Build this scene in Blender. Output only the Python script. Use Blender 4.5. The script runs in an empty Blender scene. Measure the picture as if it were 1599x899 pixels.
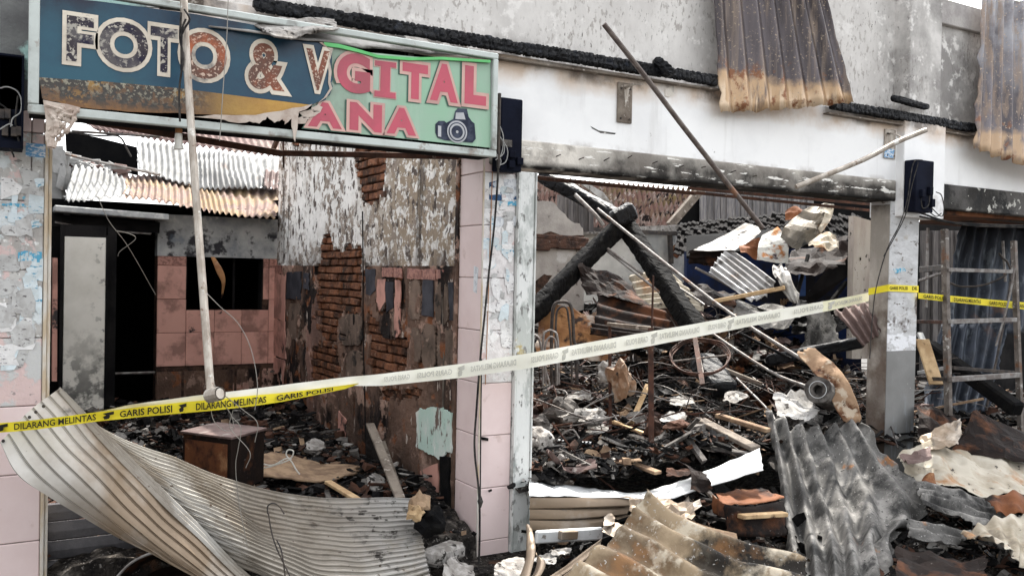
import bpy, bmesh, random
from math import *
from mathutils import Vector, Matrix, noise
from mathutils.geometry import tessellate_polygon
import numpy as np
random.seed(7); np.random.seed(7)
RND = random.random
def U(a, b): return a + (b - a) * random.random()

# ---------------------------------------------------------------- camera, world, sun, exposure
scene = bpy.context.scene
col = scene.collection
FPX = 1400.0; TH = atan(1400 / 2400.0); PITCH = atan(-19.5 / 1400.0); ROLL = 0.02
EYE = Vector((0, 0, 1.6))
FW = Vector((sin(TH) * cos(PITCH), cos(TH) * cos(PITCH), sin(PITCH)))
_r = Vector((cos(TH), -sin(TH), 0)); _u = _r.cross(FW)
CR = (_r * cos(ROLL) + _u * sin(ROLL)); CU = (-_r * sin(ROLL) + _u * cos(ROLL))
cam_d = bpy.data.cameras.new('camera'); cam = bpy.data.objects.new('camera', cam_d); col.objects.link(cam)
cam.matrix_world = Matrix(((CR.x, CU.x, -FW.x, EYE.x), (CR.y, CU.y, -FW.y, EYE.y), (CR.z, CU.z, -FW.z, EYE.z), (0, 0, 0, 1)))
cam_d.sensor_width = 36; cam_d.lens = FPX / 1599 * 36; cam_d.clip_start = .05; cam_d.clip_end = 5000
scene.camera = cam
world = bpy.data.worlds.new('World'); scene.world = world; world.use_nodes = True
SUN_DIR = Vector((0.72, 0.62, 1.30)).normalized()
wn = world.node_tree.nodes; bg = wn['Background']; sky = wn.new('ShaderNodeTexSky'); sky.sky_type = 'NISHITA'
sky.sun_disc = False; sky.sun_elevation = asin(SUN_DIR.z); sky.sun_rotation = atan2(SUN_DIR.x, SUN_DIR.y)
sky.dust_density = 3.5; sky.air_density = 1.0; sky.ozone_density = 1.0
hs = wn.new('ShaderNodeHueSaturation'); hs.inputs['Saturation'].default_value = .14; world.node_tree.links.new(sky.outputs[0], hs.inputs['Color']); world.node_tree.links.new(hs.outputs[0], bg.inputs[0]); bg.inputs[1].default_value = 0.15
sd = bpy.data.lights.new('sun', 'SUN'); sd.energy = 2.35; sd.angle = radians(.6); sd.color = (1, .95, .87)
so = bpy.data.objects.new('sun', sd); col.objects.link(so); so.rotation_euler = SUN_DIR.to_track_quat('Z', 'Y').to_euler(); so.location = (0, 0, 20)
scene.view_settings.view_transform = 'Standard'; scene.view_settings.look = 'None'
scene.view_settings.exposure = 2.05; scene.view_settings.gamma = 1
scene.cycles.max_bounces = 8

def at(px, py, t=None, Y=None, X=None, Z=None):
    """point of the place seen at a photo pixel, at a given depth or on a given wall / floor plane"""
    d = FW + CR * ((px - 799.5) / FPX) + CU * ((449.5 - py) / FPX)
    if Y is not None: t = Y / d.y
    elif X is not None: t = X / d.x
    elif Z is not None: t = (Z - 1.6) / d.z
    return EYE + d * t
def A3(p): return at(p[0], p[1], t=p[2])

# ---------------------------------------------------------------- materials
def mat(name, base, c2=None, scale=6, lo=.42, hi=.6, st=(1, 1, 1), layers=(), rough=.75, metal=0, bump=.2, bscale=60, rnd=0, rough2=None, bdist=.01, detail=7, spec=None):
    m = bpy.data.materials.new(name); m.use_nodes = True; nt = m.node_tree; N = nt.nodes; L = nt.links
    b = N['Principled BSDF']
    geo = N.new('ShaderNodeNewGeometry'); oi = N.new('ShaderNodeObjectInfo')
    off = N.new('ShaderNodeVectorMath'); off.operation = 'SCALE'; off.inputs[0].default_value = (13, 7, 19); L.new(oi.outputs['Random'], off.inputs['Scale'])
    add = N.new('ShaderNodeVectorMath'); add.operation = 'ADD'; L.new(geo.outputs['Position'], add.inputs[0]); L.new(off.outputs[0], add.inputs[1])
    src = add.outputs[0] if rnd else geo.outputs['Position']
    def nz(sc, stv, det=detail, kind='n', s=src):
        mp = N.new('ShaderNodeMapping'); mp.inputs['Scale'].default_value = stv; L.new(s, mp.inputs['Vector'])
        if kind == 'v':
            n = N.new('ShaderNodeTexVoronoi'); n.inputs['Scale'].default_value = sc; L.new(mp.outputs[0], n.inputs['Vector']); return n.outputs['Distance']
        if kind == 'c':
            n = N.new('ShaderNodeTexVoronoi'); n.feature = 'DISTANCE_TO_EDGE'; n.inputs['Scale'].default_value = sc; L.new(mp.outputs[0], n.inputs['Vector']); return n.outputs['Distance']
        n = N.new('ShaderNodeTexNoise'); n.inputs['Scale'].default_value = sc; n.inputs['Detail'].default_value = det; n.inputs['Roughness'].default_value = .62
        L.new(mp.outputs[0], n.inputs['Vector']); return n.outputs['Fac']
    def rng(v, a, c):
        r = N.new('ShaderNodeMapRange'); r.inputs['From Min'].default_value = a; r.inputs['From Max'].default_value = c; L.new(v, r.inputs['Value']); return r.outputs[0]
    def mix(f, a, c):
        x = N.new('ShaderNodeMix'); x.data_type = 'RGBA'; L.new(f, x.inputs['Factor'])
        if isinstance(a, tuple): x.inputs['A'].default_value = (*a, 1)
        else: L.new(a, x.inputs['A'])
        if isinstance(c, tuple): x.inputs['B'].default_value = (*c, 1)
        else: L.new(c, x.inputs['B'])
        return x.outputs['Result']
    def mul(a, c):
        x = N.new('ShaderNodeMath'); x.operation = 'MULTIPLY'; L.new(a, x.inputs[0])
        if isinstance(c, (int, float)): x.inputs[1].default_value = c
        else: L.new(c, x.inputs[1])
        return x.outputs[0]
    f0 = nz(scale, st)
    c = mix(rng(f0, lo, hi), base, c2 if c2 else tuple(x * .8 for x in base))
    masks = []
    for ly in layers:
        f = rng(nz(ly.get('scale', 4), ly.get('st', (1, 1, 1)), ly.get('det', 8), ly.get('kind', 'n')), ly['lo'], ly['hi'])
        for ax in ('x', 'y', 'z'):
            if ax in ly:
                z0, z1 = ly[ax][:2]; amp = ly[ax][2] if len(ly[ax]) > 2 else 0
                sp = N.new('ShaderNodeSeparateXYZ'); L.new(geo.outputs['Position'], sp.inputs[0]); zz = sp.outputs[ax.upper()]
                if amp:
                    a2 = N.new('ShaderNodeMath'); a2.operation = 'MULTIPLY_ADD'; L.new(nz(5, (1, 1, 1)), a2.inputs[0]); a2.inputs[1].default_value = amp; L.new(zz, a2.inputs[2])
                    a3 = N.new('ShaderNodeMath'); a3.operation = 'SUBTRACT'; L.new(a2.outputs[0], a3.inputs[0]); a3.inputs[1].default_value = amp * .5; zz = a3.outputs[0]
                f = mul(f, rng(zz, z0, z1))
        if 'm2' in ly: f = mul(f, rng(nz(ly['m2'][0], ly['m2'][3]), ly['m2'][1], ly['m2'][2]))
        if 'amt' in ly: f = mul(f, ly['amt'])
        masks.append(f); c = mix(f, c, ly['col'])
    if rnd:
        h = N.new('ShaderNodeHueSaturation'); v = N.new('ShaderNodeMapRange'); v.inputs['To Min'].default_value = 1 - rnd; v.inputs['To Max'].default_value = 1 + rnd
        L.new(oi.outputs['Random'], v.inputs['Value']); L.new(v.outputs[0], h.inputs['Value']); L.new(c, h.inputs['Color']); c = h.outputs[0]
    L.new(c, b.inputs['Base Color'])
    if rough2 is not None:
        r = N.new('ShaderNodeMapRange'); r.inputs['From Min'].default_value = .35; r.inputs['From Max'].default_value = .65
        r.inputs['To Min'].default_value = rough; r.inputs['To Max'].default_value = rough2; L.new(nz(scale * 2.3, st), r.inputs['Value']); L.new(r.outputs[0], b.inputs['Roughness'])
    else: b.inputs['Roughness'].default_value = rough
    b.inputs['Metallic'].default_value = metal
    b.inputs['Specular IOR Level'].default_value = spec if spec is not None else (.08 if max(base) < .06 else .15 if rough > .7 else .4)
    if bump:
        bp = N.new('ShaderNodeBump'); bp.inputs['Strength'].default_value = bump; bp.inputs['Distance'].default_value = bdist
        hh = nz(bscale, st, 5)
        if masks:
            a = N.new('ShaderNodeMath'); a.operation = 'ADD'; L.new(hh, a.inputs[0]); L.new(mul(masks[0], .6), a.inputs[1]); hh = a.outputs[0]
        L.new(hh, bp.inputs['Height']); L.new(bp.outputs[0], b.inputs['Normal'])
    return m

V6 = (6, 6, 1.2)
M = {}
M['pink'] = mat('pink_tile', (.73, .595, .575), (.68, .54, .52), 3, layers=[dict(col=(.38, .25, .2), scale=9, lo=.62, hi=.75, amt=.5)], rough=.35, rough2=.55, bump=.04, rnd=.04)
M['poster'] = mat('poster_worn_tile', (.50, .49, .47), (.36, .34, .32), 9, lo=.4, hi=.6, layers=[
    dict(col=(.60, .64, .65), scale=6, lo=.5, hi=.56), dict(col=(.60, .46, .44), scale=11, lo=.56, hi=.6), dict(col=(.2, .19, .18), scale=26, lo=.6, hi=.66, st=(1, 1, 1.8)),
    dict(col=(.72, .72, .70), scale=30, lo=.58, hi=.64), dict(col=(.09, .35, .48), scale=5, lo=.7, hi=.74)], rough=.8, bump=.5, bscale=45, rnd=.06, detail=10)
M['poster_light'] = mat('poster_residue_tile', (.72, .69, .68), (.60, .57, .56), 14, lo=.42, hi=.56, layers=[
    dict(col=(.74, .73, .72), scale=9, lo=.5, hi=.56), dict(col=(.27, .25, .25), scale=30, lo=.62, hi=.68, st=(1, 1, 1.6)), dict(col=(.62, .48, .46), scale=10, lo=.6, hi=.64)], rough=.8, bump=.4, bscale=50, rnd=.04, detail=10)
M['grout'] = mat('grout', (.25, .2, .18), (.18, .14, .13), 30)
M['fascia'] = mat('white_painted_plaster', (.86, .86, .85), (.79, .79, .785), 2.2, layers=[
    dict(col=(.55, .42, .31), scale=2.5, lo=.30, hi=.56, z=(2.68, 2.79, .12), amt=.9), dict(col=(.10, .085, .075), scale=3, lo=.48, hi=.60, z=(2.75, 2.80, .04), amt=.8), dict(col=(.22, .2, .18), scale=26, lo=.66, hi=.68, m2=(3, .60, .66, (1, 1, 1)), det=12), dict(col=(.60, .59, .57), scale=2, lo=.56, hi=.7, st=(3, 1, .3), amt=.6), dict(col=(.40, .37, .34), scale=6, lo=.50, hi=.62, z=(2.42, 2.385, .03), amt=.6)], rough=.7, bump=.1, bscale=20)
M['lintel'] = mat('sooty_lintel_concrete', (.72, .68, .61), (.60, .56, .50), 3, layers=[dict(col=(.016, .014, .013), scale=2.2, lo=.24, hi=.50, st=(1, 1, .8), x=(2.95, 3.3, .3), z=(2.44, 2.31, .12), amt=.95), dict(col=(.20, .18, .16), scale=4, lo=.50, hi=.64, amt=.8), dict(col=(.78, .76, .71), scale=7, lo=.59, hi=.61, st=(.7, 1, 4), det=12), dict(col=(.012, .011, .01), scale=3, lo=.3, hi=.5, z=(2.272, 2.240, .03))], rough=.85, bump=.5, bscale=40)
M['lintel_dark'] = mat('blackened_lintel_concrete', (.10, .095, .09), (.03, .028, .026), 3, layers=[dict(col=(.50, .49, .45), scale=10, lo=.60, hi=.62, det=10), dict(col=(.02, .02, .02), scale=4, lo=.52, hi=.6)], bump=.5, bscale=40)
M['parapet'] = mat('weathered_parapet_plaster', (.66, .64, .61), (.55, .53, .505), 4, lo=.36, hi=.62, st=(1, 1, .6), layers=[
    dict(col=(.40, .375, .35), scale=30, lo=.56, hi=.60, st=(1.3, 1, .55), m2=(1.5, .42, .56, (1, 1, 1)), det=10), dict(col=(.16, .15, .14), scale=46, lo=.62, hi=.65, st=(1.5, 1, .5), m2=(1.1, .46, .6, (1, 1, 1))),
    dict(col=(.38, .36, .34), scale=1.3, lo=.54, hi=.70, st=(1, 1, .7), amt=.4), dict(col=(.14, .13, .125), scale=2.6, lo=.36, hi=.60, x=(5.80, 6.06, .2), amt=.7), dict(col=(.04, .035, .03), scale=3.5, lo=.48, hi=.58, z=(3.02, 2.86, .12), amt=.9), dict(col=(.70, .68, .65), scale=10, lo=.56, hi=.64)], rough=.9, bump=.5, bscale=50, bdist=.006)
M['parapet_edge'] = mat('parapet_coping_plaster', (.42, .40, .38), (.32, .3, .29), 7, bump=.4)
M['char'] = mat('charred_wood', (.0045, .005, .007), (.0025, .0025, .003), 30, layers=[dict(col=(.022, .028, .042), scale=22, lo=.58, hi=.75, amt=.8)], rough=.5, bump=.5, bscale=90, spec=.2)
M['char2'] = mat('ashy_charred_wood', (.0045, .0045, .005), (.009, .0085, .008), 14, layers=[dict(col=(.07, .068, .065), scale=40, lo=.66, hi=.72)], rough=.8, bump=.5, bscale=60, bdist=.008, spec=.06)
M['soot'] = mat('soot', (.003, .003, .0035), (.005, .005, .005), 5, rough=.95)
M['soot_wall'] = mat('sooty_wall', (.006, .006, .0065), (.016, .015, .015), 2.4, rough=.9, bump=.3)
M['rusty_steel'] = mat('rusty_steel', (.075, .035, .024), (.035, .02, .016), 12, layers=[dict(col=(.16, .13, .11), scale=20, lo=.62, hi=.68)], rough=.75, metal=.15)
M['dark_steel'] = mat('dark_steel', (.045, .042, .042), (.09, .075, .065), 18, rough=.55, metal=.5)
M['grey_steel'] = mat('grey_steel', (.26, .25, .24), (.14, .12, .11), 14, layers=[dict(col=(.18, .09, .05), scale=9, lo=.6, hi=.68)], rough=.55, metal=.4, rough2=.7)
M['pole'] = mat('galvanised_pole', (.42, .38, .33), (.27, .23, .19), 20, layers=[dict(col=(.16, .10, .07), scale=30, lo=.62, hi=.68), dict(col=(.55, .54, .5), scale=12, lo=.6, hi=.66)], st=(1, 1, .3), rough=.5, metal=.4)
M['frame_paint'] = mat('pale_green_frame_paint', (.50, .545, .52), (.40, .43, .41), 5, layers=[dict(col=(.12, .10, .085), scale=5, lo=.56, hi=.66, amt=.8), dict(col=(.3, .27, .24), scale=14, lo=.6, hi=.66)], rough=.6, bump=.1)
M['rail'] = mat('chipped_green_white_rail', (.42, .44, .42), (.66, .67, .65), 8, st=(1, 1, .5), lo=.42, hi=.50, layers=[dict(col=(.20, .20, .19), scale=26, lo=.58, hi=.62, st=(1, 1, .5)), dict(col=(.40, .33, .16), scale=5, lo=.62, hi=.66), dict(col=(.30, .32, .31), scale=3, lo=.55, hi=.62)], rough=.7, bump=.3)
M['beige_trim'] = mat('beige_trim', (.48, .39, .28), (.58, .55, .5), 20, st=(1, 1, .3), bump=.1)
M['galv'] = mat('galvanised_shutter_steel', (.52, .51, .48), (.42, .405, .375), 4, layers=[dict(col=(.20, .145, .095), scale=2.1, lo=.22, hi=.50, x=(.02, .42, .3), amt=.95), dict(col=(.12, .11, .10), scale=7, lo=.64, hi=.7)], rough=.42, metal=.45, rough2=.55, bump=.08, bscale=30)
M['shutter'] = mat('heat_browned_shutter_steel', (.27, .245, .21), (.18, .155, .125), 3, layers=[dict(col=(.38, .37, .345), scale=2, lo=.52, hi=.62, amt=.7), dict(col=(.42, .42, .41), scale=3, lo=.4, hi=.5, x=(1.5, 2.1, .3), amt=.8), dict(col=(.035, .03, .026), scale=13, lo=.55, hi=.60, x=(1.25, 1.7, .4), det=12, m2=(3, .46, .56, (1, 1, 1))), dict(col=(.08, .055, .04), scale=30, lo=.64, hi=.68)], rough=.45, metal=.45, rough2=.6, bump=.08, bscale=30)
M['shutter_dark'] = mat('shaded_shutter_steel', (.05, .05, .055), (.12, .115, .12), 3, rough=.5, metal=.5)  # darker shutter colour holds the shade on the low curtain in the opening
M['white_steel'] = mat('white_coated_steel', (.58, .59, .59), (.46, .47, .47), 5, layers=[dict(col=(.2, .18, .16), scale=18, lo=.66, hi=.7)], rough=.45, metal=.15, bump=.08)
def sheetmat(n, a, b_, layers, **k): return mat(n, a, b_, k.pop('scale', 4), layers=layers, rough=k.pop('rough', .6), metal=k.pop('metal', .3), spec=k.pop('spec', .2), bump=k.pop('bump', .25), bscale=k.pop('bscale', 45), **k)
M['ashsheet'] = sheetmat('ash_grey_roof_sheet', (.13, .125, .118), (.055, .053, .05), [dict(col=(.24, .23, .215), scale=5, lo=.50, hi=.62), dict(col=(.38, .37, .35), scale=70, lo=.62, hi=.67), dict(col=(.012, .012, .012), scale=38, lo=.62, hi=.66), dict(col=(.26, .12, .05), scale=2.4, lo=.63, hi=.67), dict(col=(.015, .015, .015), scale=3.4, lo=.52, hi=.62, amt=.85, st=(2, 2, .6))], metal=.1, rough=.72)
M['brownsheet'] = sheetmat('burnt_tan_roof_sheet', (.30, .23, .15), (.13, .09, .055), [dict(col=(.46, .40, .31), scale=4, lo=.54, hi=.60, st=(1, 2, 1)), dict(col=(.02, .017, .014), scale=3.2, lo=.50, hi=.60, x=(2.5, 3.2, .3)), dict(col=(.24, .125, .055), scale=4, lo=.56, hi=.68, amt=.8), dict(col=(.4, .38, .35), scale=50, lo=.62, hi=.66)])
M['whitesheet'] = sheetmat('whitened_roof_sheet', (.42, .385, .32), (.28, .24, .18), [dict(col=(.30, .16, .075), scale=3, lo=.56, hi=.66), dict(col=(.06, .05, .045), scale=16, lo=.62, hi=.66), dict(col=(.10, .085, .07), scale=2, lo=.6, hi=.7)], metal=.05, rough=.8)
M['roofwhite'] = sheetmat('pale_ash_roof_sheet', (.30, .30, .295), (.20, .20, .195), [dict(col=(.03, .03, .03), scale=12, lo=.66, hi=.7), dict(col=(.22, .17, .15), scale=2, lo=.6, hi=.7)], metal=.0, rough=.9)
M['roofrust'] = sheetmat('pink_rust_roof_sheet', (.215, .15, .13), (.15, .10, .085), [dict(col=(.27, .20, .10), scale=3, lo=.44, hi=.60, z=(2.56, 2.42, .2), amt=.7), dict(col=(.28, .23, .2), scale=8, lo=.58, hi=.66)], metal=.0, rough=.9)
M['roofpink'] = sheetmat('faded_pink_roof_sheet', (.15, .10, .092), (.12, .08, .072), [dict(col=(.2, .16, .14), scale=3, lo=.55, hi=.66)], metal=.0, rough=.9)
M['rust'] = sheetmat('rusted_sheet', (.17, .065, .028), (.07, .028, .016), [dict(col=(.30, .16, .08), scale=5, lo=.58, hi=.68), dict(col=(.012, .01, .009), scale=4, lo=.52, hi=.62)], metal=.1, rough=.8)
M['darkrust'] = sheetmat('dark_rusted_sheet', (.016, .010, .008), (.007, .006, .006), [dict(col=(.085, .035, .017), scale=4, lo=.54, hi=.66), dict(col=(.12, .11, .10), scale=30, lo=.66, hi=.7)], metal=0, rough=.75, spec=.1)
M['orange'] = sheetmat('orange_rust_sheet', (.30, .155, .065), (.18, .08, .035), [dict(col=(.36, .31, .26), scale=3, lo=.54, hi=.6), dict(col=(.025, .015, .012), scale=5, lo=.56, hi=.64)], metal=0, rough=.8)
M['mauve'] = sheetmat('mauve_brown_sheet', (.15, .105, .095), (.09, .06, .055), [dict(col=(.28, .25, .23), scale=9, lo=.6, hi=.7)], metal=.1, rough=.75)
M['hang'] = mat('fire_blued_hanging_sheet', (.105, .09, .095), (.05, .042, .045), 3, st=(2, 2, .4), layers=[
    dict(col=(.22, .17, .135), scale=3, lo=.50, hi=.62, st=(5, 5, .15), amt=.85), dict(col=(.44, .30, .18), scale=4, lo=.36, hi=.46, z=(2.97, 2.92, .26), st=(2, 2, .6), det=10), dict(col=(.62, .48, .34), scale=5, lo=.50, hi=.56, z=(2.92, 2.82, .16), st=(4, 4, .4), det=10), dict(col=(.20, .085, .04), scale=9, lo=.56, hi=.62, z=(3.08, 2.98, .2)), dict(col=(.34, .27, .2), scale=60, lo=.60, hi=.65)], rough=.42, metal=.4, bump=.15)
M['hang2'] = mat('fire_blued_hanging_sheet_right', (.17, .155, .165), (.09, .08, .085), 3, st=(2, 2, .4), layers=[
    dict(col=(.33, .33, .345), scale=4, lo=.38, hi=.56, z=(3.15, 3.7, .4), amt=.85), dict(col=(.26, .195, .15), scale=3, lo=.50, hi=.62, st=(5, 5, .15), amt=.85), dict(col=(.44, .31, .20), scale=4, lo=.36, hi=.48, z=(2.86, 2.80, .26), st=(2, 2, .6), det=10), dict(col=(.2, .09, .05), scale=9, lo=.57, hi=.63, z=(3.0, 2.9, .2)), dict(col=(.42, .33, .25), scale=50, lo=.60, hi=.65)], rough=.45, metal=.35, bump=.15)
M['brick'] = mat('old_brick', (.21, .088, .045), (.115, .05, .03), 14, layers=[dict(col=(.025, .017, .013), scale=3, lo=.50, hi=.62, amt=.9), dict(col=(.32, .19, .12), scale=30, lo=.60, hi=.66)], rough=.9, bump=.9, bscale=50, rnd=.25, bdist=.02)
M['mortar'] = mat('dark_mortar', (.085, .05, .036), (.03, .02, .016), 16, rough=.95, bump=.8)
M['flaking'] = mat('flaking_white_paint', (.76, .74, .71), (.62, .60, .57), 9, st=(1, .6, 1), layers=[
    dict(col=(.25, .205, .17), scale=15, lo=.50, hi=.52, st=(1, .62, .7), det=12, m2=(1.6, .40, .48, (1, 1, .8))),
    dict(col=(.30, .24, .18), scale=15, lo=.47, hi=.495, st=(1, .7, .7), det=12, y=(6.7, 5.7, .9)), dict(col=(.10, .08, .07), scale=20, lo=.56, hi=.58, st=(1, .7, .45), det=10),
    dict(col=(.70, .68, .65), scale=34, lo=.58, hi=.60, st=(1, .7, .8)), dict(col=(.035, .028, .024), scale=3.2, lo=.58, hi=.68, st=(1, 1.4, .16), amt=.9), dict(col=(.07, .05, .04), scale=3, lo=.40, hi=.58, z=(1.80, 1.66, .12), amt=.7)], rough=.9, bump=.8, bscale=40, bdist=.008)
M['lowerwall'] = mat('scorched_brown_plaster', (.20, .125, .093), (.11, .068, .05), 2.2, st=(1, .8, .8), lo=.4, hi=.6, layers=[
    dict(col=(.016, .012, .011), scale=2.2, lo=.47, hi=.56, st=(1, .8, .35), det=10), dict(col=(.34, .225, .175), scale=5, lo=.56, hi=.59, st=(1, .6, .7), det=10), dict(col=(.46, .27, .215), scale=2.3, lo=.56, hi=.58, st=(1, .9, .5), y=(7.2, 8.0), det=10), dict(col=(.56, .48, .42), scale=13, lo=.635, hi=.65, st=(1, 1, .35)), dict(col=(.22, .085, .04), scale=5, lo=.58, hi=.64), dict(col=(.012, .010, .009), scale=1.2, lo=.35, hi=.6, z=(.7, .2, .4), amt=.8)], rough=.9, bump=1, bscale=30, bdist=.02)
M['adhesive'] = mat('tile_adhesive_pad', (.19, .135, .105), (.11, .08, .062), 6, layers=[dict(col=(.03, .025, .022), scale=5, lo=.54, hi=.62), dict(col=(.3, .22, .17), scale=9, lo=.6, hi=.63)], rough=.95, bump=.9, bscale=90, rnd=.15)
M['blackpatch'] = mat('black_tile_back', (.035, .035, .042), (.06, .06, .07), 8, rough=.6, rnd=.2)
M['backpink'] = mat('smoked_pink_tile', (.58, .31, .25), (.50, .26, .21), 3, layers=[dict(col=(.2, .10, .08), scale=4, lo=.50, hi=.60, amt=.75), dict(col=(.02, .015, .015), scale=3, lo=.62, hi=.65)], rough=.5, bump=.1, rnd=.05)
M['border'] = mat('patterned_border_tile', (.38, .19, .15), (.22, .10, .08), 40, lo=.48, hi=.52, rough=.5, rnd=.05)
M['greyplaster'] = mat('smoked_grey_plaster', (.46, .46, .45), (.25, .26, .265), 4, lo=.38, hi=.6, layers=[dict(col=(.04, .04, .045), scale=5, lo=.56, hi=.62), dict(col=(.64, .63, .60), scale=5, lo=.52, hi=.6, z=(1.95, 2.1, .1)), dict(col=(.13, .17, .22), scale=4, lo=.58, hi=.66, amt=.6)], rough=.9, bump=.4)
M['doorwhite'] = mat('smoked_cream_door', (.74, .72, .66), (.64, .62, .56), 3, layers=[dict(col=(.10, .10, .095), scale=6, lo=.46, hi=.54, z=(1.1, .5, .5)), dict(col=(.1, .1, .095), scale=12, lo=.56, hi=.60, x=(.72, .92, .1))], rough=.6, bump=.1)
M['cyanpatch'] = mat('pale_turquoise_paint', (.46, .60, .53), (.64, .66, .62), 7, st=(1, 1, .5), layers=[dict(col=(.16, .12, .10), scale=10, lo=.57, hi=.60, st=(1, 1.2, .5), det=10), dict(col=(.74, .74, .71), scale=9, lo=.56, hi=.6, st=(1, 1, .35))], rough=.85, bump=.5)
M['concrete_wall'] = mat('cracked_grey_render', (.40, .375, .345), (.29, .27, .25), 4, layers=[dict(col=(.52, .51, .49), scale=2.5, lo=.56, hi=.62), dict(col=(.10, .08, .07), scale=8, lo=.64, hi=.68)], rough=.9, bump=.4)
M['whitewall'] = mat('smoked_white_wall', (.56, .55, .51), (.44, .43, .40), 2.5, layers=[dict(col=(.22, .25, .27), scale=1.8, lo=.5, hi=.7, amt=.8), dict(col=(.1, .09, .08), scale=14, lo=.68, hi=.71)], rough=.9, bump=.2)
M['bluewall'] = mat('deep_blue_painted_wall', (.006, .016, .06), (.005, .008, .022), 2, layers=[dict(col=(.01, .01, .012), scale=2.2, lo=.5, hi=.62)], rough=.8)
M['bluebar'] = mat('blue_painted_frame', (.012, .05, .17), (.008, .025, .09), 6, rough=.7)
M['rooftile'] = mat('weathered_clay_roof_tile', (.20, .125, .105), (.30, .245, .215), 2.5, lo=.45, hi=.60, layers=[dict(col=(.17, .14, .05), scale=.8, lo=.48, hi=.56, amt=.8, x=(11, 13)), dict(col=(.02, .016, .016), scale=4, lo=.55, hi=.60), dict(col=(.42, .38, .35), scale=5, lo=.60, hi=.64)], rough=.9)
M['rooftile_dark'] = mat('blackened_roof_tile', (.008, .0075, .0075), (.02, .018, .017), 7, lo=.45, hi=.7, layers=[dict(col=(.09, .08, .075), scale=9, lo=.60, hi=.68)], rough=.95, spec=.05)
M['plank'] = mat('grey_weathered_plank', (.22, .205, .195), (.12, .115, .12), 8, st=(4, 4, .4), layers=[dict(col=(.42, .41, .39), scale=4, lo=.6, hi=.7, st=(4, 4, .4))], rough=.85, rnd=.25)
M['plank_dark'] = mat('dark_smoked_plank', (.07, .065, .065), (.13, .12, .115), 8, st=(4, 4, .4), rough=.85, rnd=.25)
M['wood'] = mat('pale_lath_wood', (.50, .36, .21), (.36, .24, .13), 12, layers=[dict(col=(.06, .04, .03), scale=7, lo=.6, hi=.68)], rough=.8, rnd=.1)
M['ply'] = mat('scorched_plywood', (.30, .20, .125), (.19, .115, .07), 5, layers=[dict(col=(.09, .04, .02), scale=4, lo=.54, hi=.62), dict(col=(.40, .33, .25), scale=9, lo=.58, hi=.64), dict(col=(.03, .02, .015), scale=16, lo=.62, hi=.65)], rough=.85)
M['greywood'] = mat('ashy_wood', (.20, .17, .14), (.10, .08, .065), 9, layers=[dict(col=(.36, .32, .28), scale=18, lo=.58, hi=.64)], rough=.85, rnd=.2)
M['yellow'] = mat('yellow_barrier_tape', (.80, .68, .03), (.76, .62, .03), 6, rough=.4, bump=0)
M['tapeback'] = mat('pale_tape_reverse', (.86, .85, .76), (.80, .79, .68), 6, rough=.4, bump=0)
M['tapeyel2'] = mat('faded_yellow_tape', (.86, .83, .60), (.82, .80, .58), 6, rough=.4, bump=0)
M['print'] = mat('black_print', (.02, .018, .015), rough=.5, bump=0)
M['print_faint'] = mat('faint_show_through_print', (.52, .51, .45), rough=.5, bump=0)
M['blueban'] = mat('teal_blue_banner_vinyl', (.012, .075, .115), (.006, .042, .08), 2, layers=[dict(col=(.03, .075, .07), scale=5, lo=.6, hi=.7, amt=.6), dict(col=(.004, .008, .025), scale=3, lo=.36, hi=.56, z=(2.52, 2.68, .12)), dict(col=(.05, .055, .05), scale=4, lo=.55, hi=.65, x=(.5, .3, .1), amt=.5)], rough=.4, bump=.12, bscale=12)
M['band'] = mat('scorched_yellow_banner_band', (.52, .31, .06), (.42, .23, .05), 4, layers=[dict(col=(.12, .07, .04), scale=5, lo=.26, hi=.46, x=(1.12, .72, .12)), dict(col=(.045, .04, .035), scale=40, lo=.45, hi=.50, x=(.86, .66, .1), det=10), dict(col=(.30, .28, .21), scale=60, lo=.53, hi=.57, x=(.82, .7, .1), z=(2.28, 2.36, .05)), dict(col=(.22, .10, .03), scale=3, lo=.3, hi=.5, z=(2.285, 2.25, .03), amt=.8)], rough=.5, bump=.3)
M['greenban'] = mat('mint_green_banner_vinyl', (.255, .43, .30), (.29, .41, .32), 2.2, layers=[dict(col=(.20, .23, .19), scale=3, lo=.36, hi=.6, x=(1.8, 1.45, .2), amt=.85), dict(col=(.36, .48, .39), scale=1.5, lo=.5, hi=.7, st=(4, 1, .6)), dict(col=(.12, .13, .1), scale=2, lo=.45, hi=.6, z=(2.62, 2.70, .05), amt=.6)], rough=.35, bump=.08, bscale=10)
M['brightgreen'] = mat('bright_green_banner_edge', (.12, .52, .16), rough=.4, bump=0)
M['white_print'] = mat('off_white_print', (.64, .58, .48), (.50, .44, .36), 8, layers=[dict(col=(.12, .11, .11), scale=6, lo=.58, hi=.66, amt=.8)], rough=.5, bump=0)
M['burntfill'] = mat('blistered_navy_letter_fill', (.026, .024, .045), (.055, .048, .055), 12, layers=[dict(col=(.42, .39, .34), scale=55, lo=.545, hi=.575, det=10), dict(col=(.13, .12, .12), scale=5, lo=.50, hi=.58, amt=.8), dict(col=(.36, .34, .3), scale=9, lo=.60, hi=.63)], rough=.6, bump=.2)
M['rustfill'] = mat('blistered_rust_letter_fill', (.20, .065, .035), (.11, .055, .04), 8, layers=[dict(col=(.56, .42, .33), scale=90, lo=.56, hi=.60), dict(col=(.42, .11, .04), scale=5, lo=.52, hi=.66)], rough=.6, bump=.2)
M['redfill'] = mat('faded_red_letter_fill', (.47, .075, .115), (.38, .07, .10), 3, layers=[dict(col=(.22, .06, .07), scale=3, lo=.45, hi=.65, x=(1.75, 1.4, .2), amt=.6)], rough=.4, bump=0)
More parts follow.
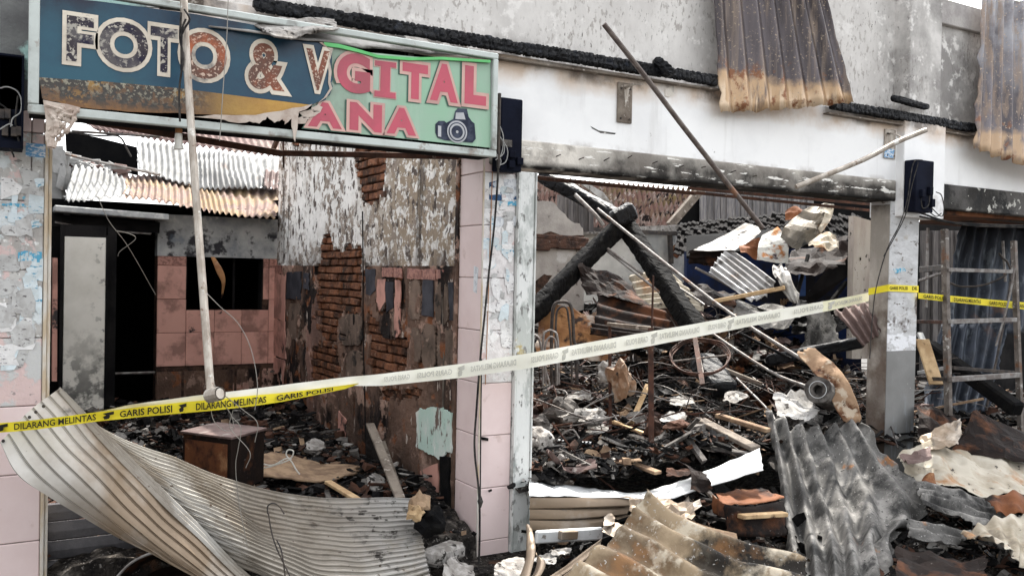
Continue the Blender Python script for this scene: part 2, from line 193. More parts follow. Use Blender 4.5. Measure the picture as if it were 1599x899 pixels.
M['pinkline'] = mat('pale_pink_letter_edge', (.56, .35, .30), (.45, .27, .24), 4, rough=.4, bump=0)
M['shadowprint'] = mat('dark_green_letter_shadow', (.03, .09, .06), rough=.4, bump=0)
M['black_print'] = mat('camera_print_black', (.025, .03, .05), (.06, .07, .10), 20, rough=.4, bump=0)
M['grey_print'] = mat('camera_print_grey', (.42, .43, .45), rough=.4, bump=0)
M['boxblack'] = mat('black_meter_box_plastic', (.005, .006, .012), (.008, .010, .020), 5, rough=.85, bump=.1)
M['cable'] = mat('black_cable', (.015, .015, .016), (.06, .055, .05), 20, rough=.6)
M['greycable'] = mat('grey_cable', (.35, .35, .34), rough=.6, bump=0)
M['wire'] = mat('pale_wire', (.24, .225, .20), rough=.5, metal=.5, bump=0)
M['ceramic'] = mat('white_ceramic', (.66, .64, .58), rough=.3, bump=0)
M['copper'] = mat('brown_brass', (.36, .16, .06), rough=.5, metal=.4, bump=0)
M['melt'] = mat('melted_banner_plastic', (.50, .43, .37), (.36, .28, .23), 12, layers=[dict(col=(.08, .06, .05), scale=9, lo=.62, hi=.7)], rough=.6)
M['teal'] = mat('chipped_teal_paint', (.34, .50, .46), (.22, .25, .25), 3, lo=.5, hi=.56, layers=[dict(col=(.62, .63, .61), scale=4, lo=.6, hi=.63)], rough=.8, bump=.3)
M['leftplaster'] = mat('sooty_grey_teal_plaster', (.17, .175, .17), (.11, .11, .11), 3, layers=[dict(col=(.33, .5, .46), scale=3.2, lo=.56, hi=.6, x=(.0, .1)), dict(col=(.6, .6, .58), scale=4, lo=.63, hi=.66)], rough=.85, bump=.4)
M['pillar_side'] = mat('sooty_pillar_plaster', (.42, .385, .34), (.28, .255, .22), 3, st=(1.5, 1.5, .8), layers=[dict(col=(.54, .52, .48), scale=6, lo=.54, hi=.62, z=(1.05, .85, .2)), dict(col=(.06, .04, .03), scale=2.5, lo=.46, hi=.58, y=(4.58, 4.48, .06), z=(1.7, 1.4, .3)), dict(col=(.12, .085, .065), scale=3, lo=.42, hi=.58, z=(1.66, 1.5, .15), amt=.85), dict(col=(.03, .025, .02), scale=3, lo=.4, hi=.55, z=(2.1, 2.2, .06), amt=.8)], rough=.85, bump=.4)
M['pillar_front'] = mat('torn_poster_pillar', (.56, .565, .57), (.44, .44, .44), 8, st=(1, 1, 2), layers=[dict(col=(.20, .185, .17), scale=14, lo=.60, hi=.63, st=(1, 1, 2), det=10), dict(col=(.42, .39, .35), scale=4, lo=.54, hi=.62), dict(col=(.74, .75, .77), scale=6, lo=.5, hi=.54, z=(1.35, 1.28, .1), st=(1, 1, 2.5)), dict(col=(.12, .10, .09), scale=5, lo=.56, hi=.64, z=(1.7, 1.5, .2)), dict(col=(.16, .37, .55), scale=5, lo=.70, hi=.73)], rough=.85, bump=.5, bscale=30)
M['pillar_grey'] = mat('grey_oil_paint', (.20, .20, .195), (.165, .165, .16), 3, layers=[dict(col=(.36, .40, .44), scale=4, lo=.56, hi=.7, z=(.75, .45, .2), st=(2, 2, .5)), dict(col=(.45, .44, .42), scale=14, lo=.7, hi=.72)], rough=.5, bump=.1)
M['burnt_concrete'] = mat('speckled_burnt_plaster', (.42, .385, .345), (.33, .29, .26), 4, st=(1.5, 1.5, .5), layers=[dict(col=(.04, .035, .03), scale=16, lo=.62, hi=.66, st=(1.6, 1.6, .8)), dict(col=(.13, .1, .08), scale=2, lo=.5, hi=.7, z=(1.5, 1.2, .2))], rough=.85, bump=.4)
M['sticker'] = mat('blue_white_sticker', (.62, .66, .70), (.10, .28, .50), 50, lo=.46, hi=.5, st=(1, 1, 3), rough=.5, bump=0)
M['bluescrap'] = mat('blue_poster_scrap', (.08, .32, .48), (.45, .52, .54), 40, lo=.5, hi=.54, rough=.7, bump=0)
M['navyscrap'] = mat('navy_poster_scrap', (.02, .07, .16), (.5, .55, .6), 30, lo=.58, hi=.6, rough=.7, bump=0)
M['whitescrap'] = mat('white_poster_scrap', (.64, .66, .68), (.45, .47, .5), 34, lo=.52, hi=.56, rough=.7, bump=0)
M['ground'] = mat('street_asphalt', (.055, .053, .05), (.09, .085, .08), 6, bump=.4)
M['rubble'] = mat('ash_rubble', (.040, .035, .031), (.010, .009, .009), 9, lo=.38, hi=.6, layers=[dict(col=(.13, .115, .10), scale=14, lo=.50, hi=.62), dict(col=(.28, .26, .24), scale=50, lo=.60, hi=.65), dict(col=(.10, .055, .035), scale=5, lo=.58, hi=.66)], rough=.95, bump=1, bscale=30, bdist=.04)
M['d_white'] = mat('pale_ash_debris', (.35, .335, .315), (.18, .165, .15), 14, layers=[dict(col=(.03, .027, .024), scale=22, lo=.58, hi=.62)], rough=.9, bump=.6)
M['d_grey'] = mat('grey_ash_debris', (.13, .12, .11), (.045, .04, .037), 12, rough=.9, bump=.5)
M['d_brown'] = mat('brown_debris', (.085, .042, .028), (.03, .018, .014), 9, rough=.9, bump=.4)
M['d_black'] = mat('black_debris', (.005, .005, .0055), (.012, .011, .011), 9, rough=.55, bump=.6)
M['d_tan'] = mat('tan_debris', (.30, .21, .135), (.16, .105, .07), 9, rough=.9, bump=.4)
M['paper'] = mat('singed_white_sheet', (.36, .35, .335), (.24, .23, .215), 8, layers=[dict(col=(.03, .025, .022), scale=11, lo=.58, hi=.61), dict(col=(.14, .12, .10), scale=4, lo=.52, hi=.62, amt=.8)], rough=.8, bump=.5, bscale=20)
M['tanlump'] = mat('melted_tan_plastic', (.22, .125, .07), (.34, .28, .22), 9, lo=.45, hi=.6, layers=[dict(col=(.014, .01, .008), scale=8, lo=.54, hi=.60)], rough=.7, bump=.6)
M['haze_grey'] = M['d_grey']

# ---------------------------------------------------------------- object helpers
WORLDPOS = {}
def thing(name, label, cat, loc=(0, 0, 0), group=None):
    o = bpy.data.objects.new(name, None); col.objects.link(o); o.location = loc; o.empty_display_size = .1
    o['label'] = label; o['category'] = cat; WORLDPOS[o.name] = Vector(loc)
    if group: o['group'] = group
    return o
def mk(name, verts, faces, m, parent=None, label=None, cat=None, group=None, kind=None, mats=None, midx=None, smooth=False, origin=None):
    """verts in world coordinates; origin goes to the middle of the base"""
    co = np.array([tuple(v) for v in verts], dtype=float)
    if origin is None: org = Vector(((co[:, 0].min() + co[:, 0].max()) / 2, (co[:, 1].min() + co[:, 1].max()) / 2, co[:, 2].min()))
    else: org = Vector(origin)
    co -= np.array(org)
    me = bpy.data.meshes.new(name); me.from_pydata(co.tolist(), [], [tuple(f) for f in faces])
    for mm in (mats or [m]): me.materials.append(mm)
    if midx is not None: me.polygons.foreach_set('material_index', list(midx))
    if smooth: me.polygons.foreach_set('use_smooth', [True] * len(me.polygons))
    me.update()
    return link(name, me, org, parent, label, cat, group, kind)
def link(name, me, org, parent=None, label=None, cat=None, group=None, kind=None, rot=None):
    o = bpy.data.objects.new(name, me); col.objects.link(o); WORLDPOS[o.name] = Vector(org)
    if parent: o.parent = parent; o.location = Vector(org) - WORLDPOS[parent.name]
    else: o.location = org
    if rot: o.rotation_euler = rot
    if label: o['label'] = label
    if cat: o['category'] = cat
    if group: o['group'] = group
    if kind: o['kind'] = kind
    return o
class G:
    """collects shapes into one mesh"""
    def __init__(s): s.v = []; s.f = []; s.mi = []
    def add(s, v, f, mi=0):
        n = len(s.v); s.v += [Vector(x) for x in v]; s.f += [tuple(i + n for i in q) for q in f]; s.mi += [mi] * len(f); return s
    def box(s, a, b, mi=0, ch=0):
        a = Vector(a); b = Vector(b); c = (a + b) / 2; h = (b - a) / 2
        return s.obox(c, Vector((h.x, 0, 0)), Vector((0, h.y, 0)), Vector((0, 0, h.z)), mi, ch)
    def obox(s, c, x, y, z, mi=0, ch=0):
        c = Vector(c)
        if x.cross(y).dot(z) < 0: y = -y
        if not ch:
            v = [c + x * i + y * j + z * k for k in (-1, 1) for j in (-1, 1) for i in (-1, 1)]
            return s.add(v, [(0, 2, 3, 1), (4, 5, 7, 6), (0, 1, 5, 4), (2, 6, 7, 3), (0, 4, 6, 2), (1, 3, 7, 5)], mi)
        xs = 1 - ch / max(x.length, ch * 1.5); ys = 1 - ch / max(y.length, ch * 1.5); zs = 1 - ch / max(z.length, ch * 1.5)
        v = []; idx = {}
        for k in (-1, 1):
            for j in (-1, 1):
                for i in (-1, 1):
                    for ax, (p, q, r) in enumerate(((1, ys, zs), (xs, 1, zs), (xs, ys, 1))):
                        idx[(i, j, k, ax)] = len(v); v.append(c + x * i * p + y * j * q + z * k * r)
        f = []
        for sg in (-1, 1):
            f.append([idx[(sg, j, k, 0)] for j, k in ((-1, -1), (1, -1), (1, 1), (-1, 1))][::sg])
            f.append([idx[(i, sg, k, 1)] for i, k in ((-1, -1), (-1, 1), (1, 1), (1, -1))][::sg])
            f.append([idx[(i, j, sg, 2)] for i, j in ((-1, -1), (1, -1), (1, 1), (-1, 1))][::sg])
        for a_ in (-1, 1):
            for b_ in (-1, 1):
                f.append([idx[(a_, b_, -1, 0)], idx[(a_, b_, 1, 0)], idx[(a_, b_, 1, 1)], idx[(a_, b_, -1, 1)]][::a_ * b_])
                f.append([idx[(a_, -1, b_, 0)], idx[(a_, -1, b_, 2)], idx[(a_, 1, b_, 2)], idx[(a_, 1, b_, 0)]][::a_ * b_])
                f.append([idx[(-1, a_, b_, 1)], idx[(1, a_, b_, 1)], idx[(1, a_, b_, 2)], idx[(-1, a_, b_, 2)]][::a_ * b_])
                for c_ in (-1, 1): f.append([idx[(a_, b_, c_, 0)], idx[(a_, b_, c_, 1)], idx[(a_, b_, c_, 2)]][::a_ * b_ * c_])
        return s.add(v, f, mi)
    def bar(s, p, q, w, h=None, up=(0, 0, 1), mi=0, ch=0):
        p = Vector(p); q = Vector(q); h = h or w; d = q - p; z = Vector(up)
        if abs(d.normalized().dot(z)) > .97: z = Vector((0, 1, 0))
        x = d.cross(z).normalized(); z = x.cross(d).normalized()
        return s.obox((p + q) / 2, x * w / 2, d / 2, z * h / 2, mi, ch)
    def tube(s, pts, r, n=8, mi=0, cap=True):
        pts = [Vector(p) for p in pts]; v = []; f = []; prev = None
        for i, p in enumerate(pts):
            d = (pts[min(i + 1, len(pts) - 1)] - pts[max(i - 1, 0)]).normalized()
            if prev is None: a = d.cross(Vector((0, 0, 1)) if abs(d.z) < .9 else Vector((1, 0, 0))).normalized()
            else: a = (prev - d * prev.dot(d)).normalized()
            prev = a; b = d.cross(a); rr = r[i] if isinstance(r, (list, tuple)) else r
            v += [p + (a * cos(2 * pi * k / n) + b * sin(2 * pi * k / n)) * rr for k in range(n)]
        for i in range(len(pts) - 1):
            for k in range(n): f.append((i * n + k, i * n + (k + 1) % n, (i + 1) * n + (k + 1) % n, (i + 1) * n + k))
        if cap: f.append(tuple(range(n))[::-1]); f.append(tuple((len(pts) - 1) * n + k for k in range(n)))
        return s.add(v, f, mi)
    def slab(s, outline, nrm, mi=0):
        """flat or gently bent outline with thickness vector nrm"""
        o = [Vector(p) for p in outline]; n = len(o); nrm = Vector(nrm)
        tri = tessellate_polygon([o]); v = o + [p + nrm for p in o]
        f = [tuple(t) for t in tri] + [tuple(i + n for i in t)[::-1] for t in tri] + [(i, (i + 1) % n, (i + 1) % n + n, i + n) for i in range(n)]
        s.add(v, f, mi); return s
    def done(s, name, m, parent=None, **k):
        fix = k.pop('fix', True)
        mats = k.pop('mats', None)
        o = mk(name, s.v, s.f, m, parent, mats=mats, midx=s.mi if mats else None, **k)
        if fix:
            bm = bmesh.new(); bm.from_mesh(o.data); bmesh.ops.recalc_face_normals(bm, faces=bm.faces); bm.to_mesh(o.data); bm.free()
        return o
def spl(pts, n=8):
    """smooth curve through points"""
    P = [Vector(p) for p in pts]
    if len(P) < 3: return P
    P = [P[0] * 2 - P[1]] + P + [P[-1] * 2 - P[-2]]; out = []
    for i in range(1, len(P) - 2):
        for k in range(n):
            t = k / n; a, b, c, d = P[i - 1:i + 3]
            out.append(.5 * ((2 * b) + (c - a) * t + (2 * a - 5 * b + 4 * c - d) * t * t + (3 * b - 3 * c + d - a) * t ** 3))
    out.append(P[-2]); return out
def pix(pts, t=None, **k): return [at(p[0], p[1], t=(p[2] if len(p) > 2 else t), **({} if len(p) > 2 else k)) for p in pts]

def crow(P, t):
    n = len(P) - 1
    x = min(max(t, -.5), 1.5) * n; i = min(max(int(floor(x)), 0), n - 1); f = x - i
    if n == 1: return P[0] * (1 - f) + P[1] * f
    a = P[i - 1] if i > 0 else P[0] * 2 - P[1]; d = P[i + 2] if i + 2 <= n else P[n] * 2 - P[n - 1]; b = P[i]; c = P[i + 1]
    return .5 * ((2 * b) + (c - a) * f + (2 * a - 5 * b + 4 * c - d) * f * f + (3 * b - 3 * c + d - a) * f ** 3)
def patch(name, rows, m, parent=None, nu=24, nv=24, thick=.0025, corr=None, crumple=(0, 3), rag=(0, 8), v0=0, v1=1, u0=0, u1=1, bulge=None, holes=0, seed=0, raw=False, smooth=True, dent=0, **k):
    """sheet through a grid of points. corr = (waves, height, 'u' or 'v', 'sin'|'rib')"""
    R = [[Vector(p) for p in r] for r in rows]
    so_ = Vector((seed * 3.7, seed * 1.3, seed * 9.1))
    def S(u, v):
        return crow([crow(r, u) for r in R], v)
    pos = []; 
    for j in range(nv + 1):
        for i in range(nu + 1):
            a = i / nu; b = j / nv
            if rag[0]:
                eb = abs(b - .5) * 2; ea = abs(a - .5) * 2
                b2 = b + (b - .5) * 2 * rag[0] * eb ** 3 * (noise.noise(Vector((a * rag[1], seed, b > .5))) + .5 * noise.noise(Vector((a * rag[1] * 3.1, seed, 7)))) * 1.2
                a2 = a + (a - .5) * 2 * rag[0] * ea ** 3 * (noise.noise(Vector((b * rag[1], seed + 5, a > .5))) + .5 * noise.noise(Vector((b * rag[1] * 3.1, seed, 9)))) * 1.2
            else: a2, b2 = a, b
            u = u0 + (u1 - u0) * a2; v = v0 + (v1 - v0) * b2
            p = S(u, v); e = .01
            du = S(u + e, v) - S(u - e, v); dv = S(u, v + e) - S(u, v - e); n = dv.cross(du)
            n = n.normalized() if n.length > 1e-9 else Vector((0, 0, 1))
            h = 0
            if corr:
                w = (u if corr[2] == 'u' else v) * corr[0]
                if corr[3] == 'sin': h = corr[1] * sin(2 * pi * w)
                elif corr[3] == 'trap': h = corr[1] * max(-1, min(1, 1.8 * sin(2 * pi * w)))
                else: h = corr[1] * (2 * max(0, 1 - abs((w % 1) - .5) * 7) - .3)
            if bulge: h += bulge * (1 - (2 * b - 1) ** 2)
            if crumple[0]: h += crumple[0] * (noise.noise(p * crumple[1] + so_) + .4 * noise.noise(p * crumple[1] * 2.7 + so_) - 1.1 * abs(noise.noise(p * crumple[1] * 1.6 - so_)) + .3)
            if dent: h -= dent * max(0, noise.noise(p * 5 + so_) - .25) * 4
            pos.append((p + n * h, n))
    W = nu + 1; fs = []
    for j in range(nv):
        for i in range(nu):
            if holes and noise.noise(pos[j * W + i][0] * 7 + so_) > holes: continue
            fs.append((j * W + i, j * W + i + 1, (j + 1) * W + i + 1, (j + 1) * W + i))
    N_ = len(pos); v = [p for p, n in pos] + [p - n * thick for p, n in pos]
    f = list(fs) + [tuple(x + N_ for x in q[::-1]) for q in fs]
    cnt = {}
    for q in fs:
        for a, b in zip(q, q[1:] + q[:1]): cnt[(a, b)] = 1
    for (a, b) in list(cnt):
        if (b, a) not in cnt: f.append((b, a, a + N_, b + N_))
    if raw: return v, f
    return mk(name, v, f, m, parent, smooth=smooth, **k)
def sheet(name, rows, m, label, cat='metal sheet', **k):
    return patch(name, [pix(r) for r in rows], M[m], label=label, cat=cat, **k)
def charred(name, p, q, w, h, label, cell=.035, group=None, m='char', jit=.12, cat='charred beam', taper=1):
    """beam burnt into crocodile-skin blocks"""
    g = G(); p = Vector(p); q = Vector(q); d = q - p; L = d.length; dn = d / L
    z = Vector((0, 0, 1)) if abs(dn.z) < .95 else Vector((0, 1, 0)); x = dn.cross(z).normalized(); z = x.cross(dn).normalized()
    g.bar(p, q, w * .8, h * .8, up=z)
    n = max(2, int(L / cell)); pos = [0]
    while pos[-1] < L: pos.append(pos[-1] + cell * U(.45, 1.5))
    for (ax, wid, oth, off) in ((x, h, z, w), (-x, h, z, w), (z, w, x, h), (-z, w, x, h)):
        k = 1 if wid < .08 else max(1, int(round(wid / cell / .9)))
        for r in range(k):
            for i in range(len(pos) - 1):
                a = pos[i]; b = min(pos[i + 1], L)
                if b - a < .004: continue
                fr = (a / L); sc = 1 + (taper - 1) * fr
                wob = noise.noise(p + dn * a * 6 + ax * 3) * .12
                o_ = (r + .5) / k - .5
                c = p + dn * ((a + b) / 2) + oth * (o_ * wid * .98 * sc) + ax * (off * (.42 + wob * .5 + U(-jit, jit) * .25) * sc)
                g.obox(c, dn * (b - a) * .5 * .88, oth * wid / k * U(.40, .50) * sc, ax * off * .12, ch=min(cell * .22, off * .1))
    return g.done(name, M[m], label=label, cat=cat, group=group)
def log(name, p, q, w, h, label, group=None, m='char2', cat='charred beam', rings=None, seed=0, crk=(11, .07)):
    """squared timber eaten away by fire: ragged, tapering, cracked"""
    p = Vector(p); q = Vector(q); d = q - p; L = d.length; dn = d / L; z = Vector((0, 0, 1)); x = dn.cross(z).normalized(); z = x.cross(dn).normalized()
    n = 28; rings = rings or int(L / .016); V = []; F = []
    for i in range(rings + 1):
        f = i / rings; c = p + d * f; e = min(1, min(f, 1 - f) * L / .04 + .45)
        for k in range(n):
            a = 2 * pi * k / n; sx = copysign(abs(cos(a)) ** .55, cos(a)); sz = copysign(abs(sin(a)) ** .55, sin(a))
            s = Vector((f * L * 2.2, sx * .8 + seed, sz * .8))
            r_ = 1 + .20 * noise.noise(s * 1.3) + (.10 if crk[0] > 20 else .05) * noise.noise(Vector((f * L * 14, sx * 2 + seed, sz * 2)))
            cr = noise.voronoi(Vector((f * L * crk[0], sx * (.75 if crk[0] > 20 else 1.6) + seed, sz * (.75 if crk[0] > 20 else 1.6))), distance_metric='DISTANCE')[0]; r_ -= crk[1] * max(0, 1 - (cr[1] - cr[0]) * 5)
            V.append(c + (x * sx * w / 2 + z * sz * h / 2) * r_ * e)
    for i in range(rings):
        for k in range(n): F.append((i * n + k, i * n + (k + 1) % n, (i + 1) * n + (k + 1) % n, (i + 1) * n + k))
    F.append(tuple(range(n))[::-1]); F.append(tuple(rings * n + k for k in range(n)))
    return mk(name, V, F, M[m], label=label, cat=cat, group=group)
_tilecache = {}
def tilemesh(w, h, t, m, ch=.004):
    key = (round(w, 3), round(h, 3), round(t, 3), m)
    if key not in _tilecache:
        g = G(); g.box((-w / 2, -t / 2, 0), (w / 2, t / 2, h), ch=ch)
        me = bpy.data.meshes.new('tile'); me.from_pydata([tuple(v) for v in g.v], [], g.f); me.materials.append(M[m])
        bm = bmesh.new(); bm.from_mesh(me); bmesh.ops.recalc_face_normals(bm, faces=bm.faces); bm.to_mesh(me); bm.free()
        _tilecache[key] = me
    return _tilecache[key]
M['olive'] = sheetmat('scorched_olive_sheet', (.19, .165, .13), (.10, .09, .075), [dict(col=(.30, .15, .05), scale=3, lo=.56, hi=.66), dict(col=(.34, .32, .28), scale=5, lo=.6, hi=.66), dict(col=(.03, .03, .03), scale=6, lo=.6, hi=.66)], metal=.2)
M['whitescrap2'] = mat('torn_white_poster_paper', (.76, .75, .74), (.64, .63, .62), 20, layers=[dict(col=(.2, .19, .2), scale=46, lo=.60, hi=.63, st=(1, 1, 2.5))], rough=.9, rnd=.06)
M['greyscrap'] = mat('torn_grey_poster_paper', (.50, .50, .49), (.38, .37, .36), 20, layers=[dict(col=(.15, .14, .14), scale=40, lo=.60, hi=.63, st=(1, 1, 2))], rough=.9, rnd=.12)
M['palescrap'] = mat('torn_pale_blue_poster_paper', (.60, .67, .70), (.5, .55, .56), 20, layers=[dict(col=(.12, .3, .42), scale=26, lo=.60, hi=.63, st=(1, 1, 3))], rough=.9, rnd=.08)
M['orangewhite'] = sheetmat('orange_and_white_scorched_sheet', (.34, .15, .05), (.22, .09, .03), [dict(col=(.34, .34, .32), scale=5, lo=.38, hi=.44, z=(2.08, 2.03, .08)), dict(col=(.03, .012, .02), scale=7, lo=.58, hi=.64)], metal=0, rough=.8)
M['post_steel'] = mat('scorched_grey_steel', (.15, .13, .115), (.08, .065, .055), 12, layers=[dict(col=(.13, .06, .03), scale=9, lo=.58, hi=.66), dict(col=(.34, .33, .31), scale=20, lo=.6, hi=.64)], rough=.6, metal=.3)
M['brick_dark'] = mat('smoked_brick', (.10, .055, .04), (.05, .035, .03), 14, layers=[dict(col=(.2, .17, .15), scale=20, lo=.6, hi=.66)], rough=.9, bump=.8)
M['galv_dull'] = sheetmat('dull_silver_sheet', (.42, .42, .42), (.24, .235, .23), [dict(col=(.06, .055, .05), scale=5, lo=.58, hi=.68), dict(col=(.25, .16, .1), scale=4, lo=.63, hi=.7)], metal=.5, rough=.45)
M['darkpost'] = M['rusty_steel']

def text2d(s, offset=0.0, res=6):
    """flat glyph outlines of a word: vertices normalised to its own box, and faces"""
    c = bpy.data.curves.new('glyph', 'FONT'); c.body = s; c.resolution_u = res; c.offset = offset
    o = bpy.data.objects.new('glyph', c); col.objects.link(o); dg = bpy.context.evaluated_depsgraph_get(); dg.update()
    me = bpy.data.meshes.new_from_object(o.evaluated_get(dg)); v = np.array([tuple(p.co[:2]) for p in me.vertices]); f = [tuple(p.vertices) for p in me.polygons]
    bpy.data.objects.remove(o); bpy.data.curves.remove(c); bpy.data.meshes.remove(me)
    return v, f
# ---------------------------------------------------------------- ground and masonry
def plane_obj(name, x0, y0, x1, y1, z, m, **k):
    n = 1; return mk(name, [(x0, y0, z), (x1, y0, z), (x1, y1, z), (x0, y1, z)], [(0, 1, 2, 3)], M[m], **k)
plane_obj('ground', -400, -400, 400, 400, -.16, 'ground', kind='structure')
g = G(); g.box((-3, 4.2, -.15), (14, 15, 0)); g.done('floor', M['rubble'], kind='structure')
YF = 4.47
# left tiled pillar
t = thing('tiled_pillar', 'pink tiled pillar on the far left, worn grey poster residue above, meter box over it', 'pillar', (-.1, 4.6, 0))
g = G(); g.box((-.75, YF + .012, -.15), (.2, 4.75, 2.24)); g.done('core', M['grout'], t)
JO = .085
def tile_at(p, w, h, m, parent, rz=0): link('tile', tilemesh(w, h, .012, m), Vector(p), parent, rot=(0, 0, rz))
for k in range(-1, 8):
    z = JO + .3 * k; h = .2965
    if z + h > 2.3: h = 2.3 - z
    m = 'pink' if k < 3 else ('poster' if k < 7 else 'pink')
    if k == 3: m = 'poster_mix'
    if m == 'poster_mix' and m not in M:
        M[m] = mat('half_worn_pink_tile', (.62, .475, .45), (.58, .44, .42), 3, layers=[dict(col=(.50, .50, .49), scale=7, lo=.47, hi=.52, det=10), dict(col=(.2, .18, .18), scale=24, lo=.64, hi=.68, amt=.7)], rough=.6, bump=.3)
    if k >= 6:
        tile_at((.0475, YF + .006, z), .212, h, m, t); tile_at((.181, YF + .006, z), .048, h, m, t)
    else: tile_at((.0625, YF + .006, z), .285, h, m, t)
    tile_at((-.23, YF + .006, z), .296, h, m, t)
g = G(); g.box((.207, YF - .004, -.15), (.222, 4.56, 2.24), ch=.003); g.box((.223, YF + .008, -.15), (.237, 4.60, 2.24), ch=.003); g.done('edge_trim', M['beige_trim'], t)
g = G()
for (a, b, c, d) in ((28, 392, 66, 409), (3, 318, 55, 324), (8, 338, 18, 341)):
    p = at(a, d, Y=YF - .002); q = at(c, b, Y=YF - .002)
    n = 9
    for i in range(n):
        x = p.x + (q.x - p.x) * i / n; g.box((x, YF - .003 - .0007 * (i % 2), p.z + U(0, .01)), (x + (q.x - p.x) / n * U(.8, 1.15), YF + .001, q.z - U(0, .012)))
g.done('poster_scrap', M['bluescrap'], t, label='torn blue poster scrap')
p = at(40, 244, Y=YF - .002); q = at(76, 226, Y=YF - .002); g = G(); g.box((p.x, YF - .003, p.z), (q.x, YF + .001, q.z)); g.done('sticker', M['sticker'], t, label='small blue and white sticker')
# middle tiled pillar
t = thing('tiled_pillar', 'pink tiled pillar between the two shops with poster scraps and a cable down it', 'pillar', (2.52, 4.6, 0))
PX0, PX1, PY1 = 2.41, 2.62, 4.76
g = G(); g.box((PX0 + .012, YF + .012, -.15), (PX1 - .004, PY1, 2.7)); g.done('core', M['grout'], t)
for k in range(-1, 8):
    z = JO + .3 * k; h = .2965
    if k == 7: h = .2
    m = 'pink' if k < 3 else 'poster_light'
    if k == 7: m = 'pink'
    tile_at(((PX0 + PX1) / 2, YF + .006, z), PX1 - PX0 - .002, h, m, t)
    tile_at((PX0 + .006, (YF + .012 + PY1) / 2 + .001, z), PY1 - YF - .014, h, 'pink', t, pi / 2)
g = G(); g.box((PX0 - .004, YF - .004, -.1), (PX0 + .004, YF + .004, 2.3)); g.done('corner_trim', M['beige_trim'], t)
def flatpatch(nm, m, px, parent, Y=YF - .002, label=None, th=.002):
    g = G(); g.slab(pix(px, Y=Y), (0, th, 0)); return g.done(nm, M[m], parent, label=label)
flatpatch('poster_scrap', 'navyscrap', [(764, 285), (776, 282), (776, 300), (783, 300), (784, 314), (764, 312)], t, label='torn navy poster scrap')
flatpatch('poster_scrap', 'whitescrap', [(786, 280), (818, 279), (819, 312), (800, 318), (790, 308)], t, label='torn white poster scrap', Y=YF - .001)
flatpatch('poster_scrap', 'navyscrap', [(802, 311), (812, 298), (817, 301), (818, 314)], t, Y=YF - .004)
flatpatch('poster_scrap', 'bluescrap', [(779, 315), (817, 314), (816, 322), (780, 321)], t, label='blue poster strip', Y=YF - .0055)
flatpatch('poster_scrap', 'whitescrap', [(764, 339), (816, 337), (815, 352), (765, 355)], t, label='faded printed poster strip', Y=YF - .001)
flatpatch('sooty_patch', 'soot', [(770, 872), (776, 864), (800, 868), (816, 867), (806, 878), (796, 884), (790, 905), (768, 905)], t, Y=YF - .003, label='black soot patch at the foot')
p0 = at(741, 410, X=PX0 - .002); 
g = G(); g.slab([at(a, b, X=PX0 - .002) for a, b in ((740, 415), (747, 418), (744, 458), (739, 455))], (.002, 0, 0)); g.done('sticker', M['whitescrap'], t, label='narrow faded sticker on the side')
def scraps(n, x0, x1, z0, z1, parent, mats):
    for i in range(n):
        cx = U(x0, x1); cz = U(z0, z1); w = U(.012, .06); h = U(.012, .07); k = random.randint(7, 12); pts = []
        for a in range(k):
            an = 2 * pi * a / k; e = U(.55, 1.15); pts.append(Vector((min(x1 + .01, max(x0 - .01, cx + w * e * copysign(abs(cos(an)) ** .5, cos(an)))), YF - .0015 - .00013 * i, cz + h * e * copysign(abs(sin(an)) ** .5, sin(an)))))
        g = G(); g.slab(pts, (0, .00006, 0)); g.done('paper_scrap', M[random.choice(mats)], parent)
scraps(46, PX0 + .012, PX1 - .014, 1.22, 2.1, t, ['whitescrap2', 'whitescrap2', 'greyscrap', 'palescrap'])
scraps(46, .05, .195, 1.18, 2.0, bpy.data.objects['tiled_pillar'], ['whitescrap2', 'greyscrap', 'greyscrap', 'palescrap'])
scraps(16, 5.99, 6.26, 1.05, 2.05, None, ['whitescrap2']) if False else None
# shutter guide rail on its right edge
g = G(); zt = 2.2
g.box((2.623, YF - .03, -.03), (2.632, YF + .05, zt), ch=.002); g.box((2.633, YF - .022, -.03), (2.738, YF + .03, zt), ch=.006); g.box((2.739, YF - .03, -.03), (2.748, YF + .06, zt), ch=.002)
g.done('shutter_guide_rail', M['rail'], label='chipped pale green and white steel guide rail on the pillar between the shops', cat='guide rail')
# fascia, lintels, parapet
t = thing('fascia_wall', 'white plaster band over the open shops, scorched along its sooty lintel', 'wall', (4.5, 4.6, 2.2))
g = G(); g.box((2.3, YF, 2.385), (6.06, 4.7, 2.86)); g.box((-1.2, YF + .02, 2.34), (2.3, 4.7, 2.9)); g.done('plaster_band', M['fascia'], t)
g = G(); g.box((6.5, YF, 2.40), (13, 4.7, 2.86)); g.done('plaster_band', M['fascia'], t)
g = G(); 
nx = 60
g.box((2.44, YF - .012, 2.226), (5.985, 4.68, 2.3845), ch=.008); g.done('lintel', M['lintel'], t)
g = G(); g.box((6.5, YF - .012, 2.20), (13, 4.68, 2.3995), ch=.008); g.done('lintel', M['lintel_dark'], t, label='blackened lintel')
for px, py in ((868, 245), (903, 250), (942, 252), (980, 248), (1018, 256), (1060, 262), (1095, 262), (1140, 270), (1175, 276), (1290, 287), (1325, 293), (1368, 302)):
    p = at(px, py, Y=YF - .012); g = G(); g.tube([p + Vector((0, .01, 0)), p + Vector((U(.01, .03), -.03, U(.005, .02)))], .0035, 5); g.done('tie_wire', M['dark_steel'], t)
flatpatch('plaster_crack', 'lintel_dark', [(922, 197), (935, 204), (962, 208), (960, 210), (938, 208), (925, 201)], t, Y=YF - .001)
flatpatch('plaster_blister', 'lintel', [(1039, 140), (1052, 133), (1053, 148), (1045, 152), (1039, 150)], t, Y=YF - .008, th=.008)
